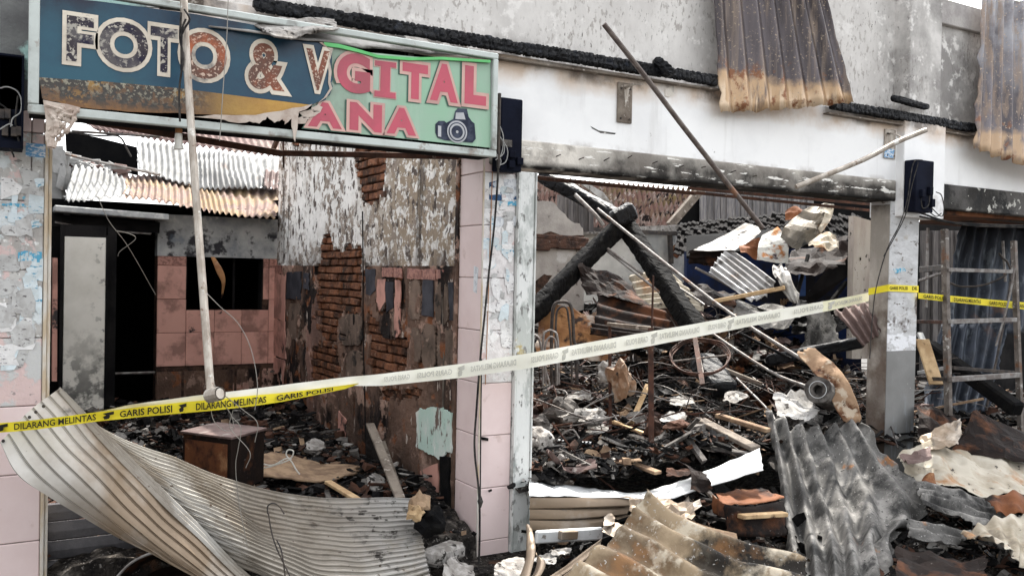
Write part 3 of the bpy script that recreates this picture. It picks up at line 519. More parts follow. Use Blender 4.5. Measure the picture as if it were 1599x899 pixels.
t = thing('parapet_wall', 'rough grey weathered parapet above the charred beam', 'wall', (4.5, 4.7, 2.86))
g = G(); g.box((-1.5, 4.56, 2.862), (6.12, 4.75, 3.88)); g.done('plaster_face', M['parapet'], t)
g = G(); g.box((6.44, 4.58, 2.862), (13, 4.75, 3.70)); g.done('plaster_face', M['parapet'], t)
g = G(); g.box((6.06, 4.42, 2.862), (6.44, 4.76, 3.90), ch=.006); g.done('pilaster', M['parapet'], t)
g = G(); g.box((6.445, 4.54, 3.70), (13, 4.77, 3.90), ch=.006); g.box((6.445, 4.55, 2.862), (6.53, 4.575, 3.70)); g.done('coping', M['parapet_edge'], t)
g = G(); g.box((-1.5, 4.545, 3.80), (6.055, 4.76, 3.885), ch=.006); g.done('coping', M['parapet_edge'], t)
# right pillar
t = thing('rendered_pillar', 'square pillar with torn white posters above grey paint, yellow tape round it', 'pillar', (6.1, 4.6, 0))
zg = at(1412, 547, Y=YF).z
RX0, RX1 = 5.94, 6.285
g = G(); g.box((RX0, YF + .0, zg), (RX1, 4.645, 2.2255)); g.done('poster_zone', M['pillar_front'], t)
g = G(); g.box((RX0, YF + .0, -.15), (RX1, 4.645, zg)); g.done('painted_zone', M['pillar_grey'], t)
g = G(); g.box((RX0 - .004, YF + .004, -.15), (RX0 - .0005, 4.643, 2.2)); g.done('side_render', M['pillar_side'], t)
g = G(); g.box((5.99, 4.40, 2.11), (6.49, 4.70, 2.84), ch=.005); g.done('upper_pilaster', M['fascia'], t)
flatpatch('poster_scrap', 'bluescrap', [(1395, 420), (1412, 418), (1415, 423), (1398, 427)], t, Y=YF - .002)
# speckled burnt wall end behind the right pillar
g = G(); g.slab(pix([(1334, 337), (1362, 345), (1359, 560), (1330, 560)], Y=5.3), (0, .06, 0))
g.done('wall_stub', M['burnt_concrete'], label='speckled cream wall stub just left of the right pillar', cat='wall stub')

# charred beam along the front, with the brown batten under it
def zavg(px, py): return at(px, py, Y=4.25)
for (a, b, lab) in (((395, 6), (1120, 127), 'long charred beam crossing above the sign and the white band'), ((1296, 163), (1524, 201), 'short charred beam between the two hanging roof sheets')):
    p = at(a[0], a[1], Y=4.42); q = at(b[0], b[1], Y=4.42)
    log('charred_beam', p, q, .06, .072, lab, group='charred beams on the facade', m='char', rings=int((q - p).length / .007), crk=(26, .26), seed=2.2)
g = G(); p = at(640, 62, Y=4.28); q = at(1118, 140, Y=4.28)
g.bar(at(600, 66, Y=4.44), at(1120, 141, Y=4.44), .05, .01); g.bar(at(1290, 177, Y=4.44), at(1524, 214, Y=4.44), .05, .01)
g.done('soffit_batten', M['greywood'], label='thin scorched soffit batten under the charred beam', cat='batten')
log('charred_rafter_end', at(1022, 92, Y=4.4), at(1050, 118, Y=4.36), .09, .07, 'short charred rafter stub poking over the long beam', m='char', cat='charred stub', crk=(26, .25))
log('charred_rafter_end', at(1392, 152, Y=4.4), at(1450, 168, Y=4.36), .05, .05, 'charred crumbs at the foot of the upper pilaster', m='char', cat='charred stub', crk=(26, .25))
# hanging corrugated sheets
sheet('corrugated_sheet', [[(1106, -140, 5.82), (1190, -140, 6.0), (1255, -140, 6.12)], [(1118, 50, 5.85), (1215, 45, 6.05), (1302, 40, 6.2)], [(1126, 176, 5.82), (1232, 170, 6.05), (1333, 160, 6.2)]], 'hang',
      'fire-blued corrugated sheet with rusty tan lower edge hanging beside the black pole', nu=120, nv=16, corr=(7, .024, 'u', 'sin'), rag=(.012, 20), group='corrugated sheets hanging over the facade')
sheet('corrugated_sheet', [[(1534, -10, 7.35), (1600, 0, 7.5), (1700, 10, 7.9)], [(1527, 120, 7.25), (1600, 135, 7.4), (1700, 150, 7.8)], [(1521, 232, 7.1), (1600, 258, 7.3), (1700, 282, 7.7)]], 'hang2',
      'blue-grey corrugated sheet hanging at the top right corner, tan lower edge', nu=110, nv=16, corr=(9, .02, 'u', 'sin'), rag=(.02, 12), seed=3, group='corrugated sheets hanging over the facade')

# ---------------------------------------------------------------- shop sign
YS = 4.05
sg = thing('shop_sign', 'long shop sign, burnt blue FOTO & V banner over a torn mint GITAL ANA banner', 'sign', (1.2, 4.12, 2.23))
g = G()
zb, ztp, xl, xr = 2.205, 2.735, .125, 2.245
g.box((xl, YS - .018, zb), (xr, YS + .02, zb + .035), ch=.004); g.box((xl, YS - .02, ztp - .03), (xr, YS + .02, ztp), ch=.004)
g.box((xl, YS - .021, zb + .0355), (xl + .038, YS + .02, ztp - .0305), ch=.004); g.box((xr - .028, YS - .021, zb + .0355), (xr, YS + .02, ztp - .0305), ch=.004)
g.done('frame', M['frame_paint'], sg)
g = G(); g.box((xl + .01, YS + .021, zb + .004), (xr - .004, YS + .17, zb + .012)); g.box((xl + .01, YS + .16, zb + .013), (xr - .004, YS + .17, ztp - .02)); g.box((xr - .01, YS + .021, zb + .014), (xr - .004, YS + .158, ztp - .02)); g.done('box_back', M['soot'], sg)
for x in (.45, .9, 1.35, 1.8): g = G(); g.bar((x, YS + .1, zb + .014), (x, YS + .1, ztp - .03), .03, .05); g.done('frame_post', M['dark_steel'], sg)
def banner(name, m, out, Y, bend, n=4):
    """banner skin with a slight belly, cut to a torn outline"""
    P = [at(a, b, Y=Y) for a, b in out]; xs = [p.x for p in P]; g = G()
    bm = bmesh.new(); vs = [bm.verts.new((p.x, p.y, p.z)) for p in P]; bm.faces.new(vs)
    bmesh.ops.triangulate(bm, faces=bm.faces); bmesh.ops.subdivide_edges(bm, edges=bm.edges, cuts=n, use_grid_fill=True)
    x0, x1 = min(xs), max(xs)
    for v in bm.verts: v.co.y += -bend * sin(pi * min(1, max(0, (v.co.x - x0) / (x1 - x0)))) + .001 * noise.noise(v.co * 5)
    V = [v.co.copy() for v in bm.verts]; bm.verts.index_update(); F = [tuple(v.index for v in f.verts) for f in bm.faces]; bm.free()
    o = mk(name, V, F, M[m], sg, smooth=False); return o
def jag(pts, a, n):
    out = []
    for (p, q) in zip(pts, pts[1:]):
        for k in range(n):
            f = k / n; out.append((p[0] + (q[0] - p[0]) * f + U(-a, a), p[1] + (q[1] - p[1]) * f + U(-a, a)))
    out.append(pts[-1]); return out
# mint banner with wavy loose top edge
gb_ = banner('mint_banner', 'greenban', [(478, 196), (470, 180), (500, 160), (512, 130), (510, 90), (506, 70), (530, 73), (560, 81), (590, 90), (640, 94), (690, 93), (766, 98), (766, 231), (480, 201)], YS - .000, .004)
for nm, o_ in (('top', [(506, 66), (530, 69), (560, 77), (590, 86), (640, 90), (690, 89), (766, 94), (766, 98), (690, 93.5), (640, 94.5), (590, 90.5), (560, 82), (530, 75), (506, 72)]),):
    g = G(); g.slab([at(a, b, Y=YS - .018) for a, b in o_], (0, .01, 0)); g.done('banner_hem', M['brightgreen'], gb_)
bb_ = banner('blue_banner', 'blueban', [(60, -6), (150, 2), (300, 22), (400, 40), (430, 58), (503, 68)] + jag([(518, 80), (517, 110), (519, 137), (507, 158), (486, 164)], 2, 4) + [(400, 153.5), (277, 138), (167, 128), (61, 121)], YS - .012, .004)
bn_ = banner('lower_band', 'band', [(61, 121), (167, 128), (277, 138), (400, 153.5), (486, 164)] + jag([(470, 166), (440, 174), (400, 181), (340, 180), (277, 178), (173, 173), (100, 164), (66, 154)], 1.5, 4), YS - .012, .004)
def letter(s, x0, y0, x1, y1, Y, fill, line, parent, off=.03, shadow=None, ol=.07, shear=0):
    pm = at((x0 + x1) / 2, y0, Y=Y), at((x0 + x1) / 2, y1, Y=Y)
    xa, xb = at(x0, (y0 + y1) / 2, Y=Y).x, at(x1, (y0 + y1) / 2, Y=Y).x; za, zb_ = pm[1].z, pm[0].z
    v, f = text2d(s, off + ol); mn = v.min(0); mx = v.max(0)
    def put(nm, vv, ff, m, dy, dx=0, dz=0):
        V = [(xa + (p[0] - mn[0]) / (mx[0] - mn[0]) * (xb - xa) + dx + shear * (p[1] - mn[1]), Y - dy, za + (p[1] - mn[1]) / (mx[1] - mn[1]) * (zb_ - za) + dz) for p in vv]
        return mk(nm, V, ff, M[m], parent)
    put('letter_outline', v, f, line, .0)
    v2, f2 = text2d(s, off); put('letter', v2, f2, fill, .001)
    if shadow:
        put('letter_shadow', v, f, shadow, -.0008, -.008, -.005)
Yb = YS - .0185
letter('F', 97, 20, 153, 104, Yb, 'burntfill', 'white_print', bb_, .035)
letter('O', 148, 28, 238, 113, Yb, 'burntfill', 'white_print', bb_, .035)
letter('T', 230, 37, 282, 120, Yb - .001, 'burntfill', 'white_print', bb_, .035)
letter('O', 277, 44, 360, 130, Yb, 'rustfill', 'white_print', bb_, .035)
letter('&', 382, 62, 457, 148, Yb, 'rustfill', 'white_print', bb_, .035)
letter('V', 472, 72, 520, 147, Yb, 'rustfill', 'white_print', bb_, .035)
Yg = YS - .0065
for s, a, b, c, d in (('G', 521, 78, 583, 151), ('T', 624, 95, 672, 160), ('A', 666, 95, 721, 164), ('L', 721, 99, 764, 169), ('A', 474, 157, 541, 203), ('N', 541, 158, 601, 209), ('A', 598, 165, 656, 214)):
    letter(s, a, b, c, d, Yg, 'redfill', 'pinkline', gb_, .055, 'shadowprint')
lip = [(503, 66), (517, 79), (515, 96), (518, 112), (516, 128), (519, 138), (510, 152), (498, 160), (486, 165), (478, 170)]
g = G(); ins = [(x - U(2, 5), y + U(0, 2)) for x, y in lip]
g.slab([at(a, b, Y=YS - .0195) for a, b in lip] + [at(a, b, Y=YS - .0175) for a, b in ins[::-1]], (0, .001, 0)); g.done('torn_edge', M['melt'], bb_)
for (x0, y0, w0) in ((486, 176, 20), (474, 186, 15), (497, 168, 12)):
    g = G(); g.slab([at(a, b, Y=YS - .012) for a, b in jag([(x0 - w0, y0), (x0, y0 - 5), (x0 + w0 * .7, y0 - 2), (x0 + w0 * .3, y0 + 6), (x0 - w0 * .6, y0 + 8), (x0 - w0, y0)], 1.5, 2)[:-1]], (0, .001, 0)); g.done('curled_flap', M['soffit'] if 'soffit' in M else M['melt'], bb_)
# slab-serif I
def zq(px, py): return at(px, py, Y=Yg)
for dd, m, dy in ((0, 'pinkline', 0), (1.6, 'redfill', .0025)):
    out = [(584 + dd, 93 + dd), (620 - dd, 97 + dd), (620 - dd, 108 - dd), (611 - dd, 107 - dd), (610 - dd, 143 + dd), (619 - dd, 144 + dd), (619 - dd, 156 - dd), (583 + dd, 152 - dd), (583 + dd, 140 + dd), (592 + dd, 141 + dd), (593 + dd, 105 - dd), (584 + dd, 104 - dd)]
    g = G(); g.slab([zq(a, b) - Vector((0, dy, 0)) for a, b in out], (0, .001, 0)); g.done('letter' if dd else 'letter_outline', M[m], gb_)
# camera picture
def disc(cx, cy, r, Y, m, parent, nm, th=.001, n=40):
    c = at(cx, cy, Y=Y); R_ = abs(at(cx + r, cy, Y=Y).x - c.x); g = G()
    g.slab([c + Vector((cos(2 * pi * k / n) * R_, 0, sin(2 * pi * k / n) * R_)) for k in range(n)], (0, th, 0)); return g.done(nm, M[m], parent)
def flat2(nm, out, Y, m, parent, th=.001):
    g = G(); g.slab(pix(out, Y=Y), (0, th, 0)); return g.done(nm, M[m], parent)
flat2('camera_picture', [(680, 194), (685, 189), (694, 189), (697, 192), (708, 186), (711, 174), (715, 169), (729, 170), (732, 183), (737, 190), (741, 193), (743, 217), (738, 223), (694, 219), (683, 215), (680, 207)], Yg, 'black_print', gb_)
flat2('camera_picture', [(712, 176), (724, 176), (727, 187), (711, 186)], Yg - .002, 'grey_print', gb_); flat2('camera_picture', [(684, 196), (689, 197), (689, 214), (684, 213)], Yg - .002, 'grey_print', gb_)
for r, m, dy in ((15.5, 'grey_print', .003), (13.2, 'black_print', .0045), (11.6, 'grey_print', .006), (8.8, 'black_print', .0075), (2, 'grey_print', .009)): disc(714, 206, r, Yg - dy, m, gb_, 'camera_picture')
# melted remains hanging from the banner
def melt(px, name, label, Y, th=.012, cat='melted plastic'):
    g = G()
    for line in px: g.tube(spl([at(a, b, Y=Y + U(-.01, .01)) for a, b in line], 5), [th * U(.4, .9) * (1.2 if i % 4 else .8) for i in range((len(line) - 1) * 5 + 1)] if len(line) > 2 else th * .6, 6)
    return g
g = melt([[(72, 160), (76, 185), (74, 215), (78, 232)], [(84, 162), (88, 180), (84, 200), (79, 230)], [(72, 164), (92, 170), (108, 176), (118, 182)], [(96, 165), (104, 180), (100, 186), (92, 178)], [(118, 170), (112, 190), (98, 186)], [(76, 175), (88, 190), (86, 212)], [(118, 182), (108, 200), (94, 214), (82, 230)], [(122, 170), (112, 180), (100, 178), (92, 186), (96, 196), (104, 190), (112, 180)], [(74, 200), (84, 206), (92, 200)], [(80, 214), (90, 208), (100, 196)], [(86, 168), (96, 176), (108, 172), (124, 174)]], '', '', YS - .03)
out = jag([(68, 157), (125, 167), (122, 177), (104, 175), (98, 183), (90, 176), (84, 190), (86, 226), (79, 234), (73, 228), (72, 190)], 1.5, 3); g.slab(pix(out, Y=YS - .035), (0, .006, 0))
g.done('melted_banner_remains', M['melt'], label='pale melted plastic strings drooping from the lower left corner of the sign', cat='melted plastic')
g = G(); out = jag([(300, 183), (350, 179), (400, 180), (440, 173), (488, 163), (480, 170), (468, 174), (464, 200), (461, 222), (457, 205), (455, 186), (446, 193), (440, 186), (430, 193), (418, 183), (405, 192), (390, 190), (372, 193), (350, 187)], 1.2, 3)
g.slab(pix(out, Y=YS - .035), (0, .006, 0)); g.done('melted_banner_remains', M['melt'], label='torn melted lip with a long drip under the yellow band of the sign', cat='melted plastic')
# loose soffit pieces over the sign
def flake(nm, rows, m, label, cat='board piece', **k): return sheet(nm, rows, m, label, cat, **k)
sheet('soffit_flake', [[(412, 26, 4.25), (450, 28, 4.3), (490, 27, 4.4), (522, 30, 4.5)], [(402, 40, 3.98), (445, 44, 4.02), (488, 42, 4.08), (525, 44, 4.14)], [(428, 58, 3.92), (455, 60, 3.96), (475, 54, 4.03), (498, 50, 4.08)]], 'd_white', 'pale broken soffit flake resting on top of the sign', 'board piece', rag=(.05, 9), thick=.008, crumple=(.008, 12))
M['soffit'] = mat('smoked_soffit_board', (.36, .35, .33), (.22, .21, .2), 4, layers=[dict(col=(.05, .045, .04), scale=3, lo=.55, hi=.65)], bump=.2)
sheet('soffit_board', [[(320, 20, 4.75), (480, 26, 4.9), (640, 52, 5.1), (705, 66, 5.2)], [(330, 40, 3.85), (480, 61, 4.08), (640, 80, 4.42), (712, 86, 4.58)]], 'soffit', 'long grey soffit board sagging between the sign and the charred beam', 'board', thick=.008, rag=(.03, 6), crumple=(.01, 5))
sheet('soffit_flake', [[(632, 56, 4.45), (660, 60, 4.5), (672, 66, 4.52)], [(636, 64, 4.36), (668, 76, 4.42), (676, 80, 4.44)]], 'd_white', 'small peeled white flake over the letters of the mint banner', 'board piece', rag=(.04, 9), thick=.004)
sheet('soffit_flake', [[(678, 74, 4.55), (692, 67, 4.58), (712, 72, 4.62)], [(680, 80, 4.5), (694, 72, 4.52), (712, 78, 4.58)]], 'd_white', 'second small peeled flake at the right end of the soffit board', 'board piece', thick=.004)
g = G(); g.slab(pix([(60, -30), (252, -30), (250, 12), (160, 8), (60, 2)], Y=4.3), (0, .02, 0)); g.done('teal_board', M['teal'], label='chipped teal board along the top edge above the word FOTO', cat='board')
g = G(); g.slab(pix([(248, -20), (318, -20), (318, 20), (250, 12)], Y=4.2), (0, .03, 0)); g.done('brown_board', M['greywood'], label='weathered brown board end above the sign next to the pole', cat='board')
g = G(); g.slab(pix([(0, -20), (50, -20), (50, 170), (0, 172)], Y=4.33), (0, .05, 0)); g.slab(pix([(-60, -20), (-.5, -20), (-.5, 172), (-60, 172)], Y=4.33), (0, .05, 0)); g.done('render_panel', M['leftplaster'], label='sooty grey and teal panel left of the sign, over the meter box', cat='wall panel')

# ---------------------------------------------------------------- meter boxes
def tubes(nm, lines, r, m, label=None, cat=None, parent=None, n=6, **k):
    g = G()
    for ln in lines: g.tube(spl(pix(ln, **k), 6), r, n)
    return g.done(nm, M[m], parent, label=label, cat=cat)
t = thing('meter_box', 'open black electricity meter box at the far left edge with loose cables', 'meter box', tuple(at(10, 232, Y=4.35)))
a = at(-30, 228, Y=4.3); b = at(38, 88, Y=4.3)
g = G(); g.box((a.x, 4.33, a.z), (b.x, 4.43, b.z)); g.done('housing', M['boxblack'], t)
g = G(); g.box((b.x - .008, 4.29, a.z), (b.x, 4.329, b.z)); g.box((a.x, 4.29, b.z - .008), (b.x - .009, 4.329, b.z)); g.box((a.x, 4.29, a.z), (b.x - .009, 4.329, a.z + .03)); g.done('rim', M['boxblack'], t)
for i, (px, py) in enumerate(((8, 205), (22, 206), (30, 205), (2, 178), (12, 178))): g = G(); p = at(px, py, Y=4.31); g.box((p.x - .012, 4.30, p.z - .02), (p.x + .012, 4.33, p.z + .02), ch=.002); g.done('breaker', M['dark_steel'], t)
tubes('cable', [[(0, 138), (12, 136), (26, 142), (33, 155), (32, 175), (20, 185), (17, 198)], [(0, 202), (14, 194), (20, 196)]], .003, 'greycable', parent=t, Y=4.30)
tubes('cable', [[(-5, 160), (10, 170), (16, 190), (5, 205)], [(12, 225), (20, 240), (22, 246)], [(28, 150), (24, 190), (30, 225)]], .004, 'cable', parent=t, Y=4.31)
t = thing('meter_box', 'black electricity meter box hung between the sign and the white band', 'meter box', tuple(at(796, 264, Y=4.36)))
a = at(781, 266, Y=4.36); b = at(817, 156, Y=4.36)
g = G(); g.box((a.x, 4.36, a.z), (b.x, 4.46, b.z), ch=.006); g.done('housing', M['boxblack'], t)
g = G(); p = at(783, 228, Y=4.35); q = at(800, 219, Y=4.35); g.box((p.x, 4.352, p.z), (q.x, 4.358, q.z)); g.done('terminal_strip', M['d_grey'], t)
for px, py in ((787, 245), (799, 241), (811, 252), (798, 257)): g = G(); p = at(px, py, Y=4.35); g.box((p.x - .02, 4.335, p.z - .02), (p.x + .02, 4.359, p.z + .02), ch=.003); g.done('breaker', M['boxblack'], t)
g = G(); g.tube([at(780, 146, Y=4.33), at(779, 190, Y=4.33), at(778, 262, Y=4.33)], .010, 8); g.done('conduit', M['dark_steel'], t)
tubes('cable', [[(776, 170), (771, 200), (773, 235), (782, 250), (779, 262)], [(775, 200), (770, 225), (776, 245), (786, 240), (788, 225)], [(780, 195), (786, 215), (783, 240), (774, 250)], [(778, 210), (792, 232), (790, 252), (780, 258)]], .003, 'greycable', parent=t, Y=4.325)
t = thing('meter_box', 'black electricity meter box on the upper right pilaster with loops of cable', 'meter box', tuple(at(1446, 330, Y=4.3)))
a = at(1431, 330, Y=4.28); b = at(1461, 252, Y=4.28)
g = G(); g.box((a.x, 4.29, a.z), (b.x, 4.395, b.z), ch=.006); g.done('housing', M['boxblack'], t)
for px, py in ((1440, 302), (1452, 298), (1444, 320), (1455, 317)): g = G(); p = at(px, py, Y=4.28); g.box((p.x - .02, 4.262, p.z - .03), (p.x + .02, 4.289, p.z + .03), ch=.003); g.done('breaker', M['boxblack'], t)
tubes('cable', [[(1440, 250), (1428, 252), (1422, 275), (1417, 310), (1405, 350), (1385, 390), (1368, 450), (1362, 500), (1358, 560)], [(1434, 254), (1424, 290), (1414, 335), (1396, 372), (1380, 400)]], .004, 'cable', parent=t, Y=4.27)
tubes('cable', [[(1438, 310), (1441, 325), (1450, 320), (1452, 305)], [(1455, 325), (1470, 338), (1474, 325), (1470, 305), (1462, 300)], [(1450, 330), (1462, 338), (1470, 333)]], .004, 'cable', parent=t, Y=4.25)
# cables down the middle pillar
g = G(); g.tube(spl(pix([(778, 262, 4.98), (776, 300, 4.98), (771, 360, 4.97), (763, 430, 4.95), (756, 500, 4.95), (750, 560, 4.95), (744, 640, 4.97), (741, 700, 4.97), (748, 770, 4.97), (749, 830, 4.97), (747, 905, 4.97)]), 6), .006, 6)
g.tube(spl(pix([(752, 560, 4.97), (751, 640, 4.97), (750, 760, 4.97), (750, 790, 4.97)]), 6), .004, 6); p = at(750, 782, t=4.96); g.tube([p + Vector((0, 0, -.035)), p, p + Vector((0, 0, .03))], [.006, .017, .005], 8)
g.done('hanging_cable', M['cable'], label='knotted black cable hanging down the corner of the middle pillar', cat='cable')
g = G(); g.tube([at(769, 268, Y=4.462), at(764, 420, Y=4.464), at(758, 600, Y=4.464)], .0025, 5); g.done('thin_wire', M['copper'], label='thin brown wire along the middle pillar corner', cat='wire')

# ---------------------------------------------------------------- steel poles and brackets
g = G(); pts = spl(pix([(286, -20, 3.74), (292, 100, 3.70), (302, 250, 3.62), (313, 400, 3.52), (329, 612, 3.35)]), 4); g.tube(pts, .0155, 12)
g2 = [at(326, 618, t=3.33), at(344, 614, t=3.30)]
g.tube(g2, .026, 12, cap=False); g.tube(g2, .020, 12, cap=True)
g.done('steel_pole', M['pole'], label='thin galvanised pole hanging down in front of the sign and the left shop', cat='pole')
g = G()
for ln in ([(283, 20), (281, 60), (286, 90), (280, 140), (281, 190)], [(290, 30), (284, 50), (283, 110)], [(288, 15), (296, 30), (288, 45), (281, 60)]): g.tube(spl(pix(ln, t=3.68), 5), .0045, 6)
g.done('hanging_cable', M['cable'], label='frayed black cable wound beside the pole over the word FOTO', cat='cable')
t = thing('lamp_holder', 'scorched white and copper lamp holder dangling from a cable left of the pole', 'lamp holder', tuple(at(281, 236, t=3.9)))
p = at(279, 208, t=3.9)
g = G(); g.tube([p + Vector((0, 0, .02)), p], .015, 12); g.done('copper_cap', M['copper'], t)
g = G(); g.tube([p + Vector((0, 0, -.002)), p + Vector((0, 0, -.05)), p + Vector((.002, 0, -.07))], [.015, .018, .023], 14); g.done('ceramic_body', M['ceramic'], t)
g = G(); g.tube(spl(pix([(281, 185), (276, 195), (279, 202)], t=3.9), 4), .004, 6); g.tube(spl(pix([(281, 185), (284, 196), (281, 202)], t=3.9), 4), .004, 6); g.done('cable_end', M['cable'], t)
g = G(); a = at(115, 184, Y=4.6); b = at(440, 240, Y=4.75); c = at(716, 245, Y=4.78)
g.bar(a, b, .028, .032, ch=.002); g.bar(b + Vector((.0, .01, .004)), c, .028, .03, ch=.002); g.bar(at(424, 240, Y=4.8), at(437, 208, Y=4.82), .02); g.tube([at(442, 210, Y=4.78), at(443, 262, Y=4.78)], .005, 5)
g.done('steel_angle', M['rusty_steel'], label='brown rusty steel angle crossing the top of the left shop opening', cat='steel bar')
def bracketed(p0, p1, bx, m, lab, plab, r, armto):
    g = G(); mid_ = (A3(p0) + A3(p1)) / 2 + Vector((.008, 0, -.012)); g.tube(spl([A3(p0), A3(p0) * .75 + A3(p1) * .25 + Vector((0, 0, .004)), mid_, A3(p1)], 3), r, 10); d = (A3(p1) - A3(p0)).normalized(); g.done('awning_pole', M[m], label=lab, cat='pole', group='loose awning poles')
    t = thing('wall_bracket', plab, 'bracket', tuple(at((bx[0] + bx[2]) / 2, bx[3], Y=YF - .01)), 'awning brackets on the white band')
    a = at(bx[0], bx[3], Y=YF); b = at(bx[2], bx[1], Y=YF)
    g = G(); g.box((a.x, YF - .014, a.z), (b.x, YF - .001, b.z), ch=.003); g.done('plate', M['greywood'] if m == 'rusty_pole' else M['pole'], t)
    g = G()
    for i in (0.2, .8):
        for j in (.1, .85): g.tube([Vector((a.x + (b.x - a.x) * i, YF - .022, a.z + (b.z - a.z) * j)), Vector((a.x + (b.x - a.x) * i, YF - .013, a.z + (b.z - a.z) * j))], .006, 6)
    g.done('bolt', M['dark_steel'], t)
    g = G(); s0 = Vector(((a.x + b.x) / 2, YF - .014, b.z - .03)); e0 = A3(armto)
    g.bar(s0, s0 + (e0 - s0) * .45 + Vector((0, 0, .01)), .012, .012); g.bar(s0 + (e0 - s0) * .45 + Vector((0, 0, .01)), e0, .012, .012); g.slab([s0 + Vector((-.012, 0, .02)), s0 + Vector((.03, -.005, .02)), s0 + Vector((0, -.002, -.12))], (.004, 0, 0)); g.done('arm', M['pole'], t)
M['rusty_pole'] = mat('dark_brown_pole', (.085, .065, .058), (.14, .115, .10), 22, layers=[dict(col=(.24, .12, .07), scale=7, lo=.6, hi=.7)], rough=.5, metal=.4)
bracketed((943, 38, 5.1), (1191, 356, 5.55), (962, 132, 986, 191), 'rusty_pole', 'long dark brown pole slanting down across the white band', 'wooden backed bracket plate high on the white band left of the slanting pole', .0155, (1003, 131, 5.22))
bracketed((1446, 203, 5.9), (1243, 292, 5.7), (1379, 204, 1397, 247), 'pole', 'short pale pole slanting up to the right pilaster', 'small bracket plate with a blue sticker beside the upper pilaster', .017, (1412, 218, 5.88))
g = G(); g.slab(pix([(1382, 232), (1397, 233), (1395, 247), (1381, 246)], Y=YF - .018), (0, .003, 0)); g.done('paper_label', M['sticker'], label='small blue and white paper stuck on the right bracket plate', cat='sticker')
g = G(); g.bar(at(832, 277, Y=4.80), at(1085, 302, Y=4.84), .03, .024, ch=.002); g.bar(at(835, 263, Y=4.72), at(1392, 317, Y=4.72), .02, .012); g.bar(at(1075, 300, Y=4.9), at(1392, 332, Y=4.86), .02, .02); g.bar(at(1075, 294, Y=4.95), at(1392, 322, Y=4.95), .02, .02); g.done('shutter_axle', M['rusty_steel'], label='brown rusty steel bars and a thin bar for the lintel shadow over the middle shop', cat='steel bar')  # the thin full-length bar right under the lintel stands for its shadow
g = G(); g.bar(at(1440, 330, Y=4.72), at(1700, 358, Y=4.72), .05, .02); g.done('shutter_axle', M['dark_steel'], label='dark steel bar under the lintel of the right shop', cat='steel bar')

# ---------------------------------------------------------------- left shop: party wall with flaked plaster over brick
XW = 2.41
def inpoly(x, y, P):
    c = False; n = len(P); j = n - 1
    for i in range(n):
        if (P[i][1] > y) != (P[j][1] > y) and x < (P[j][0] - P[i][0]) * (y - P[i][1]) / (P[j][1] - P[i][1]) + P[i][0]: c = not c
        j = i
    return c
def wallpoly(px): return [(at(a, b, X=XW).y, at(a, b, X=XW).z) for a, b in px]
H = [wallpoly(p) for p in (
    [(556, 190), (606, 190), (603, 240), (601, 270), (598, 305), (590, 318), (580, 322), (566, 318), (557, 290), (553, 240)],
    [(497, 395), (503, 372), (515, 360), (520, 385), (527, 392), (534, 398), (540, 376), (548, 384), (563, 380), (566, 430), (566, 492), (548, 486), (530, 490), (527, 530), (510, 540), (500, 528), (496, 470), (494, 430)],
    [(574, 482), (590, 500), (602, 528), (618, 520), (634, 530), (634, 585), (610, 606), (578, 600), (573, 540)],
    [(486, 540), (524, 538), (530, 575), (522, 606), (500, 610), (486, 590)],
    [(586, 470), (598, 466), (602, 486), (592, 490)],
    [(590, 608), (660, 606), (658, 622), (600, 628)],
    [(452, 212), (505, 212), (480, 225), (458, 232)])]
Y0W, Y1W = 4.765, 8.68
def wtop(y): return 2.98 + .05 * noise.noise(Vector((y * 2, 3, 0))) if y < 8.0 else 2.98 - (y - 8.0) * .25 + .04 * noise.noise(Vector((y * 6, 1, 0)))
def in_hole(y, z):
    jy = y + .035 * noise.noise(Vector((y * 9, z * 9, 1))) + .03 * noise.noise(Vector((y * 30, z * 12, 2))); jz = z + .05 * noise.noise(Vector((y * 14, z * 7, 5)))
    return any(inpoly(jy, jz, P) for P in H) or noise.noise(Vector((y * 5, z * 3, 33))) > (.52 if z < 1.1 else .8)
zline = 1.655
t = thing('party_wall', 'party wall of the left shop, flaking white above, scorched brown below, bricks showing through', 'wall', (2.5, 6.7, 0))
cs = .022; ny = int((Y1W - Y0W) / cs); nz = int(3.05 / cs)
keep = {}
for j in range(ny):
    for k in range(nz):
        y = Y0W + (j + .5) * cs; z = (k + .5) * cs
        if z > wtop(y) or in_hole(y, z): continue
        keep[(j, k)] = 1
def relief(y, z):
    r = .004 * noise.noise(Vector((y * 3, z * 2, 0)))
    if z < zline:
        r += .016 * noise.noise(Vector((y * 5, z * 2.5, 4))) + .012 * max(0, noise.noise(Vector((y * 9, z * 4, 8))) - .1) * 4
        if noise.noise(Vector((y * 4, z * 1.6, 12))) > .12: r -= .012
    return r
